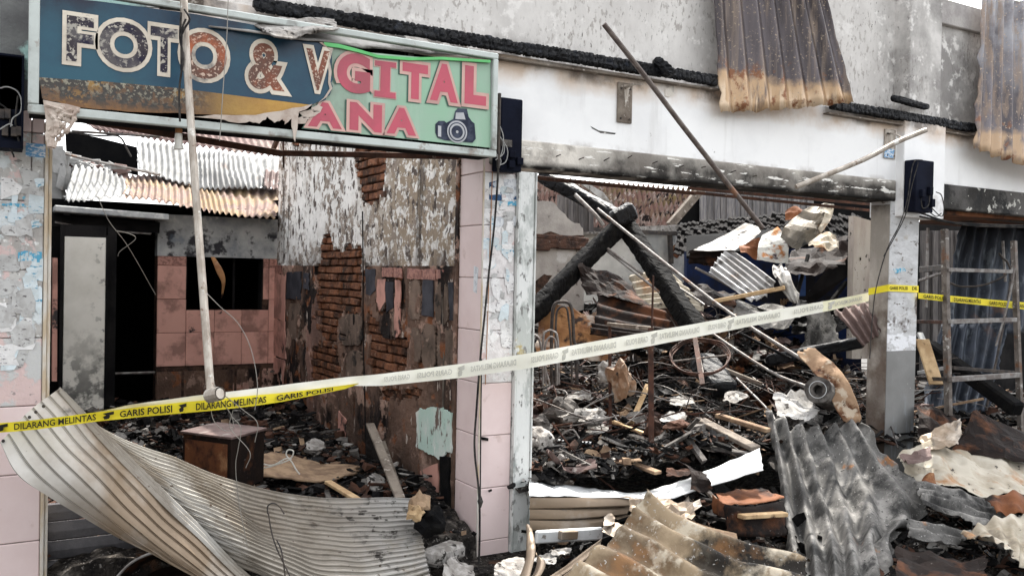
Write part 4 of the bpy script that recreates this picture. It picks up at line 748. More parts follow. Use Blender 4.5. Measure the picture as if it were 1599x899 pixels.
for nm, cond, m in (('upper_plaster', lambda k: (k + .5) * cs >= zline, 'flaking'), ('lower_plaster', lambda k: (k + .5) * cs < zline, 'lowerwall')):
    V = []; F = []; ids = {}
    def vid(j, k, back):
        key = (j, k, back)
        if key not in ids:
            y = Y0W + j * cs; z = k * cs; ids[key] = len(V)
            V.append((XW + (.03 if back else -relief(y, z)), y + (.006 * noise.noise(Vector((y * 40, z * 40, 0)))), z + .006 * noise.noise(Vector((y * 40, z * 40, 9)))))
        return ids[key]
    for (j, k) in keep:
        if not cond(k): continue
        F.append((vid(j, k, 0), vid(j, k + 1, 0), vid(j + 1, k + 1, 0), vid(j + 1, k, 0)))
        for dj, dk, e in ((-1, 0, ((0, 0), (0, 1))), (1, 0, ((1, 1), (1, 0))), (0, -1, ((1, 0), (0, 0))), (0, 1, ((0, 1), (1, 1)))):
            if (j + dj, k + dk) not in keep or not cond(k + dk):
                a = (j + e[0][0], k + e[0][1]); b = (j + e[1][0], k + e[1][1]); F.append((vid(*a, 0), vid(*b, 0), vid(*b, 1), vid(*a, 1)))
    mk(nm, V, F, M[m], t)
g = G(); g.box((XW + .045, Y0W, -.1), (XW + .17, Y1W, 2.72)); g.done('mortar_core', M['mortar'], t)
bmesh_ = []
for s in range(5):
    g = G(); g.box((-.045, -.098, -.026), (.03, .098, .026), ch=.008)
    for v in g.v: v += Vector((noise.noise(v * 30 + Vector((s, 0, 0))), noise.noise(v * 30 + Vector((0, s, 0))), noise.noise(v * 30 + Vector((0, 0, s))))) * .008
    me = bpy.data.meshes.new('brick'); me.from_pydata([tuple(v) for v in g.v], [], g.f); me.materials.append(M['brick']); bmesh_.append(me)
    bm = bmesh.new(); bm.from_mesh(me); bmesh.ops.recalc_face_normals(bm, faces=bm.faces); bm.to_mesh(me); bm.free()
nb = 0
for r in range(50):
    z = .03 + r * .061
    for c_ in range(22):
        y = Y0W + .1 + c_ * .208 + (r % 2) * .104
        if z > wtop(y) - .03 or y > Y1W - .1: continue
        if any(in_hole(y + dy, z + dz) for dy in (-.08, 0, .08) for dz in (-.02, .02)) and nb < 290:
            link('brick', bmesh_[random.randrange(5)], Vector((XW + .055 + U(-.010, .012), y + U(-.006, .006), z)), t, rot=(U(-.04, .04), U(-.05, .05), U(-.06, .06))); nb += 1
# border tiles and remains on the party wall
def wallslab(nm, m, px, parent, th=.008, off=.012, label=None, j=0):
    P = [at(a, b, X=XW - off) for a, b in (jag(px + [px[0]], j, 4)[:-1] if j else px)]
    g = G(); g.slab(P, (th, 0, 0)); return g.done(nm, M[m], parent, label=label)
for px in ([(425, 414), (447, 414.5), (447, 429), (425, 426)], [(597, 418), (613, 418), (613, 433), (596, 432)], [(614, 418), (627, 419), (627, 434), (614, 433)], [(636, 419), (657, 420), (657, 436), (635, 435)], [(658, 420), (680, 420.5), (680, 437), (658, 436)], [(681, 420.5), (692, 421), (690, 433), (681, 436)]):
    wallslab('border_tile', 'border', px, t, j=.6)
for px in ([(427, 427), (446, 429), (444, 500), (427, 497)], [(427, 498), (444, 501), (446, 560), (427, 555)], [(427, 557), (445, 562), (441, 600), (436, 580), (427, 585)], [(588, 436), (600, 436), (601, 470), (592, 485), (588, 470)], [(617, 437), (625, 438), (624, 520), (615, 530), (616, 470)], [(528, 640), (540, 655), (538, 690), (524, 694), (527, 668)], [(655, 735), (683, 722), (684, 768), (668, 770), (656, 760)]):
    wallslab('wall_tile', 'backpink', px, t, j=1)
for px in ([(571, 420), (585, 420), (586, 452), (578, 462), (571, 458)], [(448, 424), (470, 424), (469, 468), (446, 466)], [(660, 436), (676, 437), (675, 494), (658, 492)], [(601, 440), (614, 440), (613, 480), (603, 488)], [(474, 426), (482, 426), (482, 452), (473, 450)], [(700, 440), (707, 440), (709, 500), (702, 500)], [(530, 515), (540, 520), (538, 532), (530, 530)]):
    wallslab('tile_backing', 'blackpatch', px, t, j=.8, off=.010)
for (x0, y0, x1, y1) in ((637, 437, 657, 500), (679, 442, 700, 506), (588, 440, 600, 485), (640, 512, 657, 565), (658, 505, 680, 575), (681, 512, 709, 575), (612, 485, 622, 525), (530, 490, 566, 540), (450, 470, 470, 530), (540, 548, 566, 600)):
    cx, cy, rx, ry = (x0 + x1) / 2, (y0 + y1) / 2, (x1 - x0) / 2, (y1 - y0) / 2
    out = [(cx + rx * copysign(abs(cos(a)) ** .6, cos(a)) * U(.9, 1.05), cy + ry * copysign(abs(sin(a)) ** .6, sin(a)) * U(.94, 1.04)) for a in [2 * pi * k / 22 for k in range(22)]]
    wallslab('adhesive_pad', 'adhesive', out, t, th=.012, off=.010, j=1.1)
wallslab('turquoise_paint_patch', 'cyanpatch', [(649, 644), (656, 638), (664, 640), (672, 634), (682, 637), (690, 636), (698, 642), (705, 645), (703, 680), (704, 706), (698, 705), (692, 712), (685, 718), (678, 710), (668, 708), (658, 702), (649, 698), (651, 670)], t, off=.022, th=.01, j=1.2, label='pale turquoise paint patch low on the wall')
for ln, m in (([(566, 330), (567, 420), (567, 520), (572, 720)], 'soot_wall'), ([(690, 430), (693, 560), (690, 700)], 'greywood')):
    g = G(); P = [at(a, b, X=XW - .012) for a, b in ln]
    for a, b in zip(P, P[1:]): g.bar(a, b, .008, .006)
    g.done('wall_conduit', M[m], t)
g = G(); g.slab([at(a, b, X=XW - .03) for a, b in ((686, 712), (700, 714), (700, 810), (688, 812))], (.025, 0, 0)); g.done('charred_plank', M['char2'], label='short charred plank standing against the party wall below the turquoise patch', cat='plank')
# dark end of the party wall (strip between wall and pillar)
g = G(); g.box((PX0 - .012, 4.762, -.1), (PX0 - .002, 4.80, 2.7)); g.done('wall_edge', M['lowerwall'], t)

# ---------------------------------------------------------------- left shop: back wall
YB = 8.7
t = thing('back_wall', 'back wall of the left shop with pink tiles, black window and grey smoked render', 'wall', (1.4, YB, 0))
xw0, xw1 = at(245, 450, Y=YB).x, 2.44
zt, zp = at(330, 338, Y=YB).z, at(300, 405, Y=YB).z
wx0, wx1 = at(291, 440, Y=YB).x, at(411, 440, Y=YB).x; wz0, wz1 = at(350, 484, Y=YB).z, at(350, 402, Y=YB).z; zb0 = at(330, 577, Y=YB).z
g = G(); g.box((xw0, YB, wz1), (xw1, YB + .15, zt)); g.done('render', M['greyplaster'], t)
g = G(); g.box((xw0, YB + .012, -.1), (xw1, YB + .15, wz0)); g.box((xw0, YB + .012, wz0 + .001), (wx0, YB + .15, wz1 - .001)); g.box((wx1, YB + .012, wz0 + .001), (xw1, YB + .15, wz1 - .001)); g.done('tile_bed', M['mortar'], t)
tw = .255; z = wz1 - .002
rows = [(wz1 - .085, .083, 'border')]; zz = wz1 - .085
while zz > .9 + .0: zz -= .31; rows.append((zz, .307, 'backpink'))
for (z0, h, m) in rows:
    x = xw0 + .003; 
    if z0 < zb0 - .02: h = z0 + h - zb0; z0 = zb0
    if h < .03: continue
    while x < xw1 - .02:
        w = min(tw, xw1 - x - .003)
        segs = [(x, x + w)]
        if z0 + h * .5 > wz0: segs = [(max(a, x), min(b, x + w)) for a, b in ((xw0, wx0), (wx1, xw1)) if min(b, x + w) - max(a, x) > .02]
        for a, b in segs:
            hh = h; zlo = z0
            if z0 < wz0 < z0 + h and not (b <= wx0 + .01 or a >= wx1 - .01): hh = wz0 - z0
            if hh > .02: tile_at(((a + b) / 2, YB + .006, zlo), b - a - .003, hh, m, t)
        x += tw
g = G()
for i in range(5): g.box((xw0 + i * .24, YB + .006, .0), (xw0 + i * .24 + .232, YB + .0118, zb0 - .31)); g.box((xw0 + i * .24 + .01, YB + .003, zb0 - .30), (xw0 + i * .24 + .225, YB + .0118, zb0 - .006))
g.done('burnt_tile_beds', M['lowerwall'], t)
g = G(); g.box((wx0 - .0, YB + .02, wz0 + .001), (wx0 + .012, YB + .14, wz1 - .001)); g.box((wx1 - .012, YB + .02, wz0 + .001), (wx1, YB + .14, wz1 - .001)); g.box(((wx0 + wx1) / 2 + .09, YB + .1, wz0 + .001), ((wx0 + wx1) / 2 + .11, YB + .13, wz1 - .001)); g.done('window_frame', M['soot_wall'], t)
sheet('peeling_strip', [[(329, 401, 8.1), (335, 401, 8.1)], [(338, 425, 8.02), (347, 420, 8.02)], [(346, 442, 8.0), (352, 438, 8.0)], [(345, 466, 8.05), (348, 463, 8.05)]], 'orange', 'orange scorched strip peeling inside the black window', 'plastic strip', nu=4, nv=16)
# dark room behind
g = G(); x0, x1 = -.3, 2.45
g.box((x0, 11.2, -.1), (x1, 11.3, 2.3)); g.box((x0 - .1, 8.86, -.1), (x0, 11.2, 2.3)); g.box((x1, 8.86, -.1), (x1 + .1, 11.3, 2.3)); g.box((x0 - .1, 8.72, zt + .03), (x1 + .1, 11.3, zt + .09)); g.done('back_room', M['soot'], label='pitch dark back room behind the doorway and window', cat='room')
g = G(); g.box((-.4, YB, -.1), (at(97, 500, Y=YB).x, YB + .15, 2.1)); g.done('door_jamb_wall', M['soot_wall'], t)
zl = at(170, 325, Y=YB).z
t2 = thing('doorway_head', 'grey plastered ledge over the black doorway in the left shop', 'lintel', (.9, 8.6, zl - .06))
g = G(); a = at(84, 336, Y=8.5); b = at(262, 336, Y=8.5); g.bar((a.x, 8.55, zl - .04), (b.x, 8.55, zl - .07), .25, .055, ch=.008); g.done('ledge', M['greyplaster'], t2)
g = G(); g.bar((a.x, 8.62, zl - .13), (b.x - .05, 8.62, zl - .16), .03, .1); g.done('sooty_band', M['soot_wall'], t2)
sheet('bent_strip', [[(86, 341, 7.7), (160, 352, 7.9), (238, 360, 8.1)], [(86, 348, 7.65), (160, 360, 7.85), (236, 366, 8.05)]], 'grey_steel', 'bluish sagging metal strip below the ledge over the doorway', 'metal strip', nu=16, nv=3)
dz = YB - .35
t = thing('door_leaf', 'smoked cream door leaf standing open beside the black doorway', 'door', tuple(at(130, 640, Y=dz)))
x0, x1, z0, z1 = at(99, 500, Y=dz).x, at(164, 500, Y=dz).x, at(130, 642, Y=dz).z, at(130, 370, Y=dz).z
g = G(); g.box((x0, dz, z0), (x1, dz + .035, z1), ch=.004); g.done('panel', M['doorwhite'], t)
g = G(); g.box((x0 - .03, dz - .005, z0), (x0 - .001, dz + .04, z1 + .1)); g.box((x1 + .001, dz - .005, z0), (x1 + .018, dz + .04, z1 + .02)); g.box((x0, dz + .001, z1 + .001), (x1, dz + .04, z1 + .1)); g.done('edge', M['soot_wall'], t)
g = G(); g.box((x1 + .019, dz + .05, z0), (x1 + .09, dz + .35, z1 + .1)); g.done('door_frame', M['soot_wall'], label='scorched door frame post right of the cream door', cat='door frame')
g = G(); g.tube([at(180, 583, Y=8.75), at(243, 581, Y=8.75)], .012, 6); g.done('threshold_bar', M['grey_steel'], label='thin grey bar low across the black doorway', cat='metal bar')
g = G(); p = at(86, 400, Y=6.2)
g.slab(pix([(82, 402), (90, 403), (89, 595), (81, 595)], Y=6.6), (0, .1, 0)); g.done('tiled_edge', M['backpink'], label='narrow pink tiled wall edge just inside the left pillar', cat='wall edge')
# left side wall of the left shop (keeps the light out as the real one does)
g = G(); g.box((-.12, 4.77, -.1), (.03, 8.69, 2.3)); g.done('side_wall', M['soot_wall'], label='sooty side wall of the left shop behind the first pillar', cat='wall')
# ---------------------------------------------------------------- left shop: broken roof
def rsheet(rows, m, lab, n=10, amp=.014, **k):
    R = [[at(a, b, Y=y) for a, b, y in r] for r in rows]
    kw = dict(nu=n * 12, nv=14, rag=(.03, 22), crumple=(.015, 3), cat='roof sheet', group='corrugated roof sheets over the left shop'); kw.update(k)
    return patch('roof_sheet', R, M[m], label=lab, corr=(n, amp, 'u', 'sin'), **kw)
rsheet([[(90, 168, 12.2), (280, 190, 12.2), (475, 215, 12.2)], [(150, 202, 10.6), (310, 228, 10.6), (480, 252, 10.6)]], 'roofpink', 'faded pink corrugated roof sheet high at the back, behind the steel angle', n=34, amp=.016, rag=(.01, 9))
g = G(); g.slab(pix([(102, 206), (150, 214), (214, 230), (216, 274), (170, 262), (104, 243)], Y=10.4), (0, .04, 0)); g.done('black_panel', M['soot'], label='black panel hanging in the gap under the pink roof', cat='panel')
rsheet([[(213, 222, 9.9), (255, 222, 9.9), (300, 236, 9.9)], [(215, 245, 9.5), (258, 256, 9.5), (302, 262, 9.5)], [(217, 264, 9.2), (258, 278, 9.2), (303, 290, 9.2)]], 'roofwhite', 'pale ash-covered roof sheet left of the pole, upper row', n=9, seed=1)
rsheet([[(303, 240, 9.9), (345, 234, 9.9), (385, 244, 9.9), (452, 246, 9.9)], [(306, 264, 9.5), (345, 262, 9.5), (390, 268, 9.5), (448, 276, 9.5)], [(306, 290, 9.2), (350, 294, 9.2), (395, 296, 9.2), (440, 292, 9.2)]], 'roofwhite', 'broad pale ash-covered roof sheet right of the pole, upper row', n=16, seed=2, crumple=(.03, 3))
rsheet([[(414, 266, 9.45), (450, 272, 9.45)], [(412, 292, 9.1), (447, 300, 9.1)]], 'mauve', 'small brown roof piece against the top end of the party wall', n=4, seed=8)
rsheet([[(116, 258, 9.3), (160, 262, 9.3), (196, 276, 9.3)], [(108, 285, 8.9), (155, 288, 8.9), (202, 292, 8.9)], [(101, 312, 8.5), (140, 312, 8.5), (206, 303, 8.5)]], 'roofwhite', 'whitened roof sheet at the far left of the lower row', n=9, seed=3)
rsheet([[(196, 274, 9.5), (245, 272, 9.5), (300, 284, 9.5)], [(194, 292, 8.9), (248, 296, 8.9), (304, 308, 8.9)], [(190, 306, 8.4), (246, 314, 8.4), (306, 328, 8.4)]], 'roofrust', 'pink rust roof sheet in the lower row left of the pole', n=11, seed=4)
rsheet([[(296, 285, 9.4), (350, 290, 9.4), (440, 292, 9.4)], [(300, 308, 8.9), (356, 316, 8.9), (440, 320, 8.9)], [(304, 326, 8.38), (360, 335, 8.38), (430, 340, 8.38)]], 'roofrust', 'pink rust roof sheet with yellowed lower edge right of the pole', n=13, seed=5)
g = G()
for i in range(150):
    a = RND(); px = 88 + 110 * a + U(-5, 5); py = 246 + 30 * a + U(-14, 16) + (20 * (1 - a) * RND())
    p = at(px, py, Y=U(9.3, 9.7)); r = U(.03, .09); q = [p + Vector((cos(k * 1.26 + i) * r * U(.6, 1.3), U(-.03, .03), sin(k * 1.26 + i) * r * .6 * U(.6, 1.2))) for k in range(5)]
    g.slab(q, (.004, .012, .008), mi=0 if RND() < .75 else 1)
g.done('broken_roof_shards', None, mats=[M['roofwhite'], M['roofpink']], kind='stuff', label='heap of broken pale roof shards above the doorway', cat='shards')
g = G()
for i in range(26):
    px = U(84, 104); py = U(240, 330); p = at(px, py, Y=U(8.9, 9.4)); g.obox(p, Vector((U(.02, .06), 0, U(-.02, .02))), Vector((0, .01, 0)), Vector((U(-.02, .02), 0, U(.05, .12))))
g.done('broken_roof_shards', M['roofwhite'], kind='stuff', label='broken white shards beside the left pillar top', cat='shards')
for nm, ln, r, m, lab in (('hanging_cable', [(100, 205), (150, 212), (185, 213), (198, 232), (205, 245)], .009, 'cable', 'black cable drooping over the black panel under the roof'),
    ('roof_bar', [(100, 240), (150, 252), (250, 273)], .014, 'grey_steel', 'thin pale bar lying along the lower edge of the black panel'),
    ('roof_bar', [(112, 205), (160, 208), (250, 214)], .012, 'dark_steel', 'thin dark bar under the pink roof sheet')):
    tubes(nm, [ln], r, m, lab, 'cable' if 'cable' in nm else 'metal bar', Y=9.0)
tubes('hanging_wire', [[(153, 308), (170, 345), (200, 385), (243, 460)], [(180, 360), (205, 366), (211, 374), (188, 392), (184, 400)]], .0028, 'wire', 'thin wire slanting across the black doorway', 'wire', Y=7.6)
tubes('hanging_wire', [[(323, 458), (345, 480), (372, 505), (392, 545), (402, 600), (398, 640)]], .0017, 'wire', 'thin pale wire arching in front of the pink wall by the pole', 'wire', t=3.6)
tubes('hanging_wire', [[(357, -20), (354, 60), (349, 130), (343, 220)]], .0018, 'wire', 'hair-thin pale wire hanging in front of the last O of FOTO', 'wire', t=3.6)
tubes('tangled_wire', [[(335, 600), (350, 630), (362, 650), (364, 668), (352, 672), (336, 660), (330, 640), (338, 625)], [(362, 650), (376, 668), (372, 700), (368, 730), (374, 790), (386, 850)], [(364, 640), (360, 668), (390, 705), (384, 730)], [(344, 612), (380, 640), (402, 660), (398, 690)]], .0016, 'wire', 'tangle of pale wires below the end of the pole', 'wire', t=3.7)
tubes('knotted_cord', [[(384, 716), (405, 722), (425, 726), (445, 716), (455, 714), (458, 704), (450, 702), (447, 710), (455, 720), (462, 732), (468, 740)], [(384, 722), (410, 730), (440, 722), (455, 716)]], .0045, 'ceramic', 'white cord knotted on the rubble of the left shop', 'cord', t=5.4)
tubes('bent_rod', [[(418, 802), (418, 790), (426, 785), (436, 790), (444, 802)], [(419, 800), (424, 830), (434, 860), (456, 905)], [(432, 842), (440, 862), (446, 905)]], .003, 'dark_steel', 'thin bent rod hooked over the fallen shutter', 'rod', t=3.75)

# ---------------------------------------------------------------- rubble
def hgt(x, y):
    """height of the rubble"""
    n = noise.noise(Vector((x * 1.1, y * 1.1, 0))) * .12 + noise.noise(Vector((x * 3.1, y * 3.1, 5))) * .06
    if y < 4.4:
        base = max(-.14, .12 - (4.4 - y) * .22) if x > 2.7 else -.13
        return base + n * (.9 if x > 2.7 else .3)
    if x < 2.4: return .20 + n * .9 + .04 * (y - 4.5)
    sm = lambda a, b, v: (lambda q: q * q * (3 - 2 * q))(min(1, max(0, (v - a) / (b - a))))
    if x < 7.6 and y > 4.8: return .38 + n + .05 * (y - 4.5) + .42 * sm(4.2, 5.6, x - .25 * (y - 6)) * sm(5.4, 7.2, y)
    return .40 + n
def mound(x0, x1, y0, y1, st, lab):
    nx = int((x1 - x0) / st); ny = int((y1 - y0) / st)
    V = [(x0 + i * st, y0 + j * st, hgt(x0 + i * st, y0 + j * st) + .03 * noise.noise(Vector((i * .9, j * .9, 3)))) for j in range(ny + 1) for i in range(nx + 1)]
    F = [(j * (nx + 1) + i, j * (nx + 1) + i + 1, (j + 1) * (nx + 1) + i + 1, (j + 1) * (nx + 1) + i) for j in range(ny) for i in range(nx)]
    mk('rubble_bed', V, F, M['rubble'], kind='stuff', label=lab, cat='rubble')
mound(.04, 2.40, 4.3, 8.69, .05, 'black ash and rubble covering the floor of the left shop')
mound(2.64, 9.5, 4.4, 10.5, .06, 'ash and rubble covering the floor of the burnt shops on the right')
mound(1.5, 10.0, 2.2, 4.4, .06, 'rubble spilled onto the street in front of the shops')
DM = ['d_black', 'd_grey', 'd_white', 'd_brown', 'd_tan', 'char2']
def scatter(n, box, sizes, wts, lab, flat=.35, kinds=(.6, .25, .15), lift=.02, filt=None):
    g = G(); wts = np.array(wts, float); wts /= wts.sum(); k = 0
    while k < n:
        x = U(box[0], box[1]); y = U(box[2], box[3])
        if filt and not filt(x, y): continue
        k += 1
        s = sizes[0] * (sizes[1] / sizes[0]) ** (RND() ** 1.8); r = RND()
        if r < kinds[0]: d = (s, s * U(.45, .9), s * U(.06, .25))
        elif r < kinds[0] + kinds[1]: d = (s * 2.2, s * U(.10, .25), s * U(.08, .15))
        else: d = (s * .6, s * .5, s * .4)
        R_ = Matrix.Rotation(U(0, 2 * pi), 3, 'Z') @ Matrix.Rotation(U(-1, 1) * flat * 1.6, 3, 'X') @ Matrix.Rotation(U(-1, 1) * flat, 3, 'Y')
        c = Vector((x, y, hgt(x, y) + lift + d[2] * .3 + U(0, .03)))
        v = []
        if r < kinds[0]:
            nn = random.choice((4, 5, 5, 6)); a0 = U(0, 6)
            ring = [(cos(a0 + 2 * pi * i / nn) * U(.55, 1.1), sin(a0 + 2 * pi * i / nn) * U(.55, 1.1)) for i in range(nn)]; bend = U(-.5, .5)
            for zz in (-.5, .5): v += [c + R_ @ Vector((p[0] * d[0] / 2, p[1] * d[1] / 2, zz * d[2] * .5 + bend * d[2] * p[0])) for p in ring]
            f = [tuple(range(nn))[::-1], tuple(range(nn, 2 * nn))] + [(i, (i + 1) % nn, (i + 1) % nn + nn, i + nn) for i in range(nn)]
        else:
            for i in range(8): v.append(c + R_ @ Vector((((i & 1) - .5) * d[0] * U(.8, 1.15), ((i >> 1 & 1) - .5) * d[1] * U(.7, 1.2), ((i >> 2) - .5) * d[2] * U(.7, 1.2))))
            f = [(0, 2, 3, 1), (4, 5, 7, 6), (0, 1, 5, 4), (2, 6, 7, 3), (0, 4, 6, 2), (1, 3, 7, 5)]
        g.add(v, f, int(np.random.choice(len(wts), p=wts)))
    return g.done('rubble_pieces', None, mats=[M[x] for x in DM], kind='stuff', label=lab, cat='rubble', fix=False)
scatter(5200, (.1, 2.36, 4.6, 8.6), (.025, .15), (5, 1.7, .5, 3, .4, 3), 'loose broken tiles and charred bits on the floor of the left shop', kinds=(.72, .16, .12))
scatter(15000, (2.7, 7.6, 4.55, 9.5), (.02, .17), (4, 4.0, 1.5, 1.8, .6, 4), 'burnt goods and broken bits filling the middle shop', flat=.6, kinds=(.62, .28, .1))
scatter(1500, (6.2, 9.5, 4.6, 8.5), (.05, .26), (5, 2, .8, 2, .5, 3), 'burnt goods and broken bits in the right shop', flat=.6)
scatter(3800, (2.7, 9, 3.0, 4.6), (.03, .2), (4, 2.6, 1.8, 1.5, .8, 3), 'loose burnt bits spilled in front of the shops', flat=.6, kinds=(.6, .3, .1))
scatter(9000, (2.7, 7.4, 4.5, 9.0), (.008, .05), (3, 4, 2.2, 1.5, .8, 2), 'fine ash flakes and crumbs over the rubble of the middle shop', flat=.7, lift=.05)
scatter(900, (2.75, 5.2, 4.42, 4.95), (.03, .16), (4, 3, 1.6, 2, 1, 3), 'broken bits heaped behind the white strip', flat=.7, lift=.07)
scatter(3000, (2.7, 8.5, 3.1, 4.5), (.008, .045), (3, 3, 3, 1.5, 1, 2), 'fine ash flakes spilled in front of the shops', flat=.7, lift=.03)
scatter(500, (1.6, 2.9, 3.7, 4.45), (.02, .10), (5, 2, 1.5, 1, .6, 3), 'small burnt bits round the foot of the middle pillar', flat=.5)
# crumpled sheet scraps, matted among the rubble
def bent_scraps(n, box, sizes, mats, lab, lift=(0, .12)):
    g = G()
    for i in range(n):
        x = U(box[0], box[1]); y = U(box[2], box[3]); s = sizes[0] * (sizes[1] / sizes[0]) ** (RND() ** 1.5); sx, sy = s, s * U(.3, .9)
        R_ = Matrix.Rotation(U(0, 2 * pi), 3, 'Z') @ Matrix.Rotation(U(-.9, .9), 3, 'X') @ Matrix.Rotation(U(-.5, .5), 3, 'Y'); c = Vector((x, y, hgt(x, y) + U(*lift)))
        sd = Vector((i * 3.1, i * 1.7, 0)); n_ = 7; V = []; bend = U(-1.4, 1.4)
        for b in range(n_):
            for a in range(n_):
                u = a / (n_ - 1) - .5; v = b / (n_ - 1) - .5; e = 1 + .25 * noise.noise(Vector((u * 5, v * 5, 0)) + sd)
                V.append(c + R_ @ Vector((u * sx * e, v * sy * e, s * (bend * u * u + .22 * abs(noise.noise(Vector((u * 3, v * 3, 0)) + sd)) + .1 * noise.noise(Vector((u * 7, v * 7, 2)) + sd)))))
        g.add(V, [(b * n_ + a, b * n_ + a + 1, (b + 1) * n_ + a + 1, (b + 1) * n_ + a) for b in range(n_ - 1) for a in range(n_ - 1)], random.randrange(len(mats)))
    return g.done('sheet_scraps', None, mats=[M[m] for m in mats], kind='stuff', label=lab, cat='scrap', fix=False)
bent_scraps(420, (2.75, 7.4, 4.8, 9.2), (.08, .42), ['darkrust', 'darkrust', 'd_black', 'mauve', 'd_grey', 'char2', 'rust', 'ashsheet'], 'crumpled burnt sheet scraps matted into the rubble of the middle shop', (.0, .10))
bent_scraps(220, (3.0, 7.0, 5.2, 9.0), (.10, .38), ['d_grey', 'mauve', 'ashsheet', 'd_brown', 'char2', 'd_tan'], 'ashy curled sheet scraps standing out of the middle shop rubble', (.05, .22))
bent_scraps(150, (4.9, 7.6, 6.2, 9.0), (.12, .5), ['darkrust', 'char2', 'd_black', 'mauve', 'ashsheet', 'd_tan'], 'heap of collapsed sheet scraps at the back right of the middle shop', (.05, .45))
bent_scraps(160, (2.8, 8.6, 3.4, 4.6), (.06, .30), ['darkrust', 'd_black', 'd_grey', 'rust', 'char2', 'ashsheet', 'mauve'], 'crumpled burnt sheet scraps spilled in front of the shops', (.0, .06))
bent_scraps(120, (.2, 2.3, 4.7, 8.5), (.06, .25), ['darkrust', 'd_black', 'd_brown', 'char2'], 'crumpled burnt scraps on the floor of the left shop', (.0, .04))
g = G()
for i in range(420):
    x = U(2.8, 7.4); y = U(4.7, 9.0); p = Vector((x, y, hgt(x, y) + U(.0, .12))); a = U(0, 2 * pi); L_ = U(.12, .6); d_ = Vector((cos(a), sin(a), U(-.25, .35))) * L_
    g.bar(p, p + d_, U(.008, .03), U(.006, .018), mi=random.choice((0, 0, 0, 1, 2, 3)))
g.done('stick_litter', None, mats=[M['char2'], M['d_grey'], M['d_tan'], M['d_brown']], kind='stuff', label='burnt sticks and laths strewn over the rubble of the middle shop', cat='sticks')
# rods and wires mixed in the middle shop
g = G()
for i in range(560):
    x = U(3.0, 7.2); y = U(4.8, 9.0); p = Vector((x, y, hgt(x, y) + U(.02, .25))); a = U(0, 2 * pi); L_ = U(.2, .9)
    q = p + Vector((cos(a) * L_, sin(a) * L_, U(-.15, .3))); mid = (p + q) / 2 + Vector((U(-.1, .1), U(-.1, .1), U(-.02, .12)))
    g.tube(spl([p, mid, q], 4), U(.002, .006), 5, mi=random.choice((0, 0, 1, 2)))
g.done('bent_rods', None, mats=[M['dark_steel'], M['grey_steel'], M['rusty_steel']], kind='stuff', label='tangle of thin bent rods and wires in the middle shop rubble', cat='scrap')

# ---------------------------------------------------------------- left shop floor things
def oil(name, pts, m, lab, cat):
    g = G(); P = [A3(p) for p in pts]; g.add(P, [(0, 1, 2, 3), (4, 7, 6, 5), (0, 4, 5, 1), (1, 5, 6, 2), (2, 6, 7, 3), (3, 7, 4, 0)]); return g.done(name, M[m], label=lab, cat=cat)
t = thing('rusty_cabinet', 'small rusty scorched metal cabinet standing in the rubble of the left shop', 'cabinet', tuple(at(330, 742, t=5.2)))
c0, c1 = at(285, 676, t=5.25), at(362, 686, t=5.0); up = Vector((0, 0, 1)); d = (c1 - c0); dpt = Vector((.22, .20, 0)) * 1.1; hh = .30
g = G(); g.obox((c0 + c1) / 2 + dpt / 2 - up * hh / 2, d / 2, dpt / 2, up * hh / 2, ch=.006); g.done('body', M['darkrust'], t)
g = G(); g.obox((c0 + c1) / 2 + dpt / 2 + up * .008, d / 2 * 1.05, dpt / 2 * 1.08, up * .007, ch=.003); g.done('top_panel', M['tan_top'] if 'tan_top' in M else M['mauve'], t)
nrm = d.cross(up).normalized(); 
if nrm.y > 0: nrm = -nrm
g = G(); cc = (c0 + c1) / 2 - up * hh * .5 + nrm * .004; g.obox(cc, d * .42, nrm * .004, up * hh * .4); g.done('door', M['rust'], t); WORLDPOS
for rows, m, lab in (([[(388, 712, 5.6), (430, 706, 5.9), (500, 722, 6.0), (560, 726, 6.0)], [(386, 742, 5.3), (440, 745, 5.4), (500, 750, 5.5), (552, 740, 5.7)]], 'd_tan', 'pale ashy board lying flat in the left shop behind the fallen shutter'),
    ([[(478, 690, 6.2), (492, 684, 6.3), (506, 690, 6.3)], [(480, 700, 6.1), (494, 702, 6.15), (508, 698, 6.2)]], 'd_white', 'small pale tile shard near the middle of the left shop floor'),
    ([[(573, 745, 5.5), (586, 738, 5.6), (600, 745, 5.6)], [(576, 762, 5.4), (590, 766, 5.4), (602, 756, 5.5)]], 'd_white', 'pale curled shard near the foot of the party wall')):
    sheet('board_piece' if 'board' in lab else 'tile_shard', rows, m, lab, 'board' if 'board' in lab else 'shard', rag=(.05, 7), thick=.01, crumple=(.01, 8))
def planks(nm, items, cat='plank'):
    for p, q, w, h, m, lab in items:
        g = G(); g.bar(A3(p), A3(q), w, h, ch=min(w, h) * .15); g.done(nm, M[m], label=lab, cat=cat)
planks('plank', [((578, 662, 6.0), (625, 778, 5.0), .055, .02, 'greywood', 'grey weathered plank leaning on the party wall in the left shop'),
    ((598, 690, 5.9), (628, 776, 5.1), .03, .02, 'greywood', 'narrow grey lath beside the leaning plank in the left shop'),
    ((512, 752, 5.4), (562, 782, 5.0), .045, .02, 'wood', 'short pale wooden lath on the rubble behind the fallen shutter')])

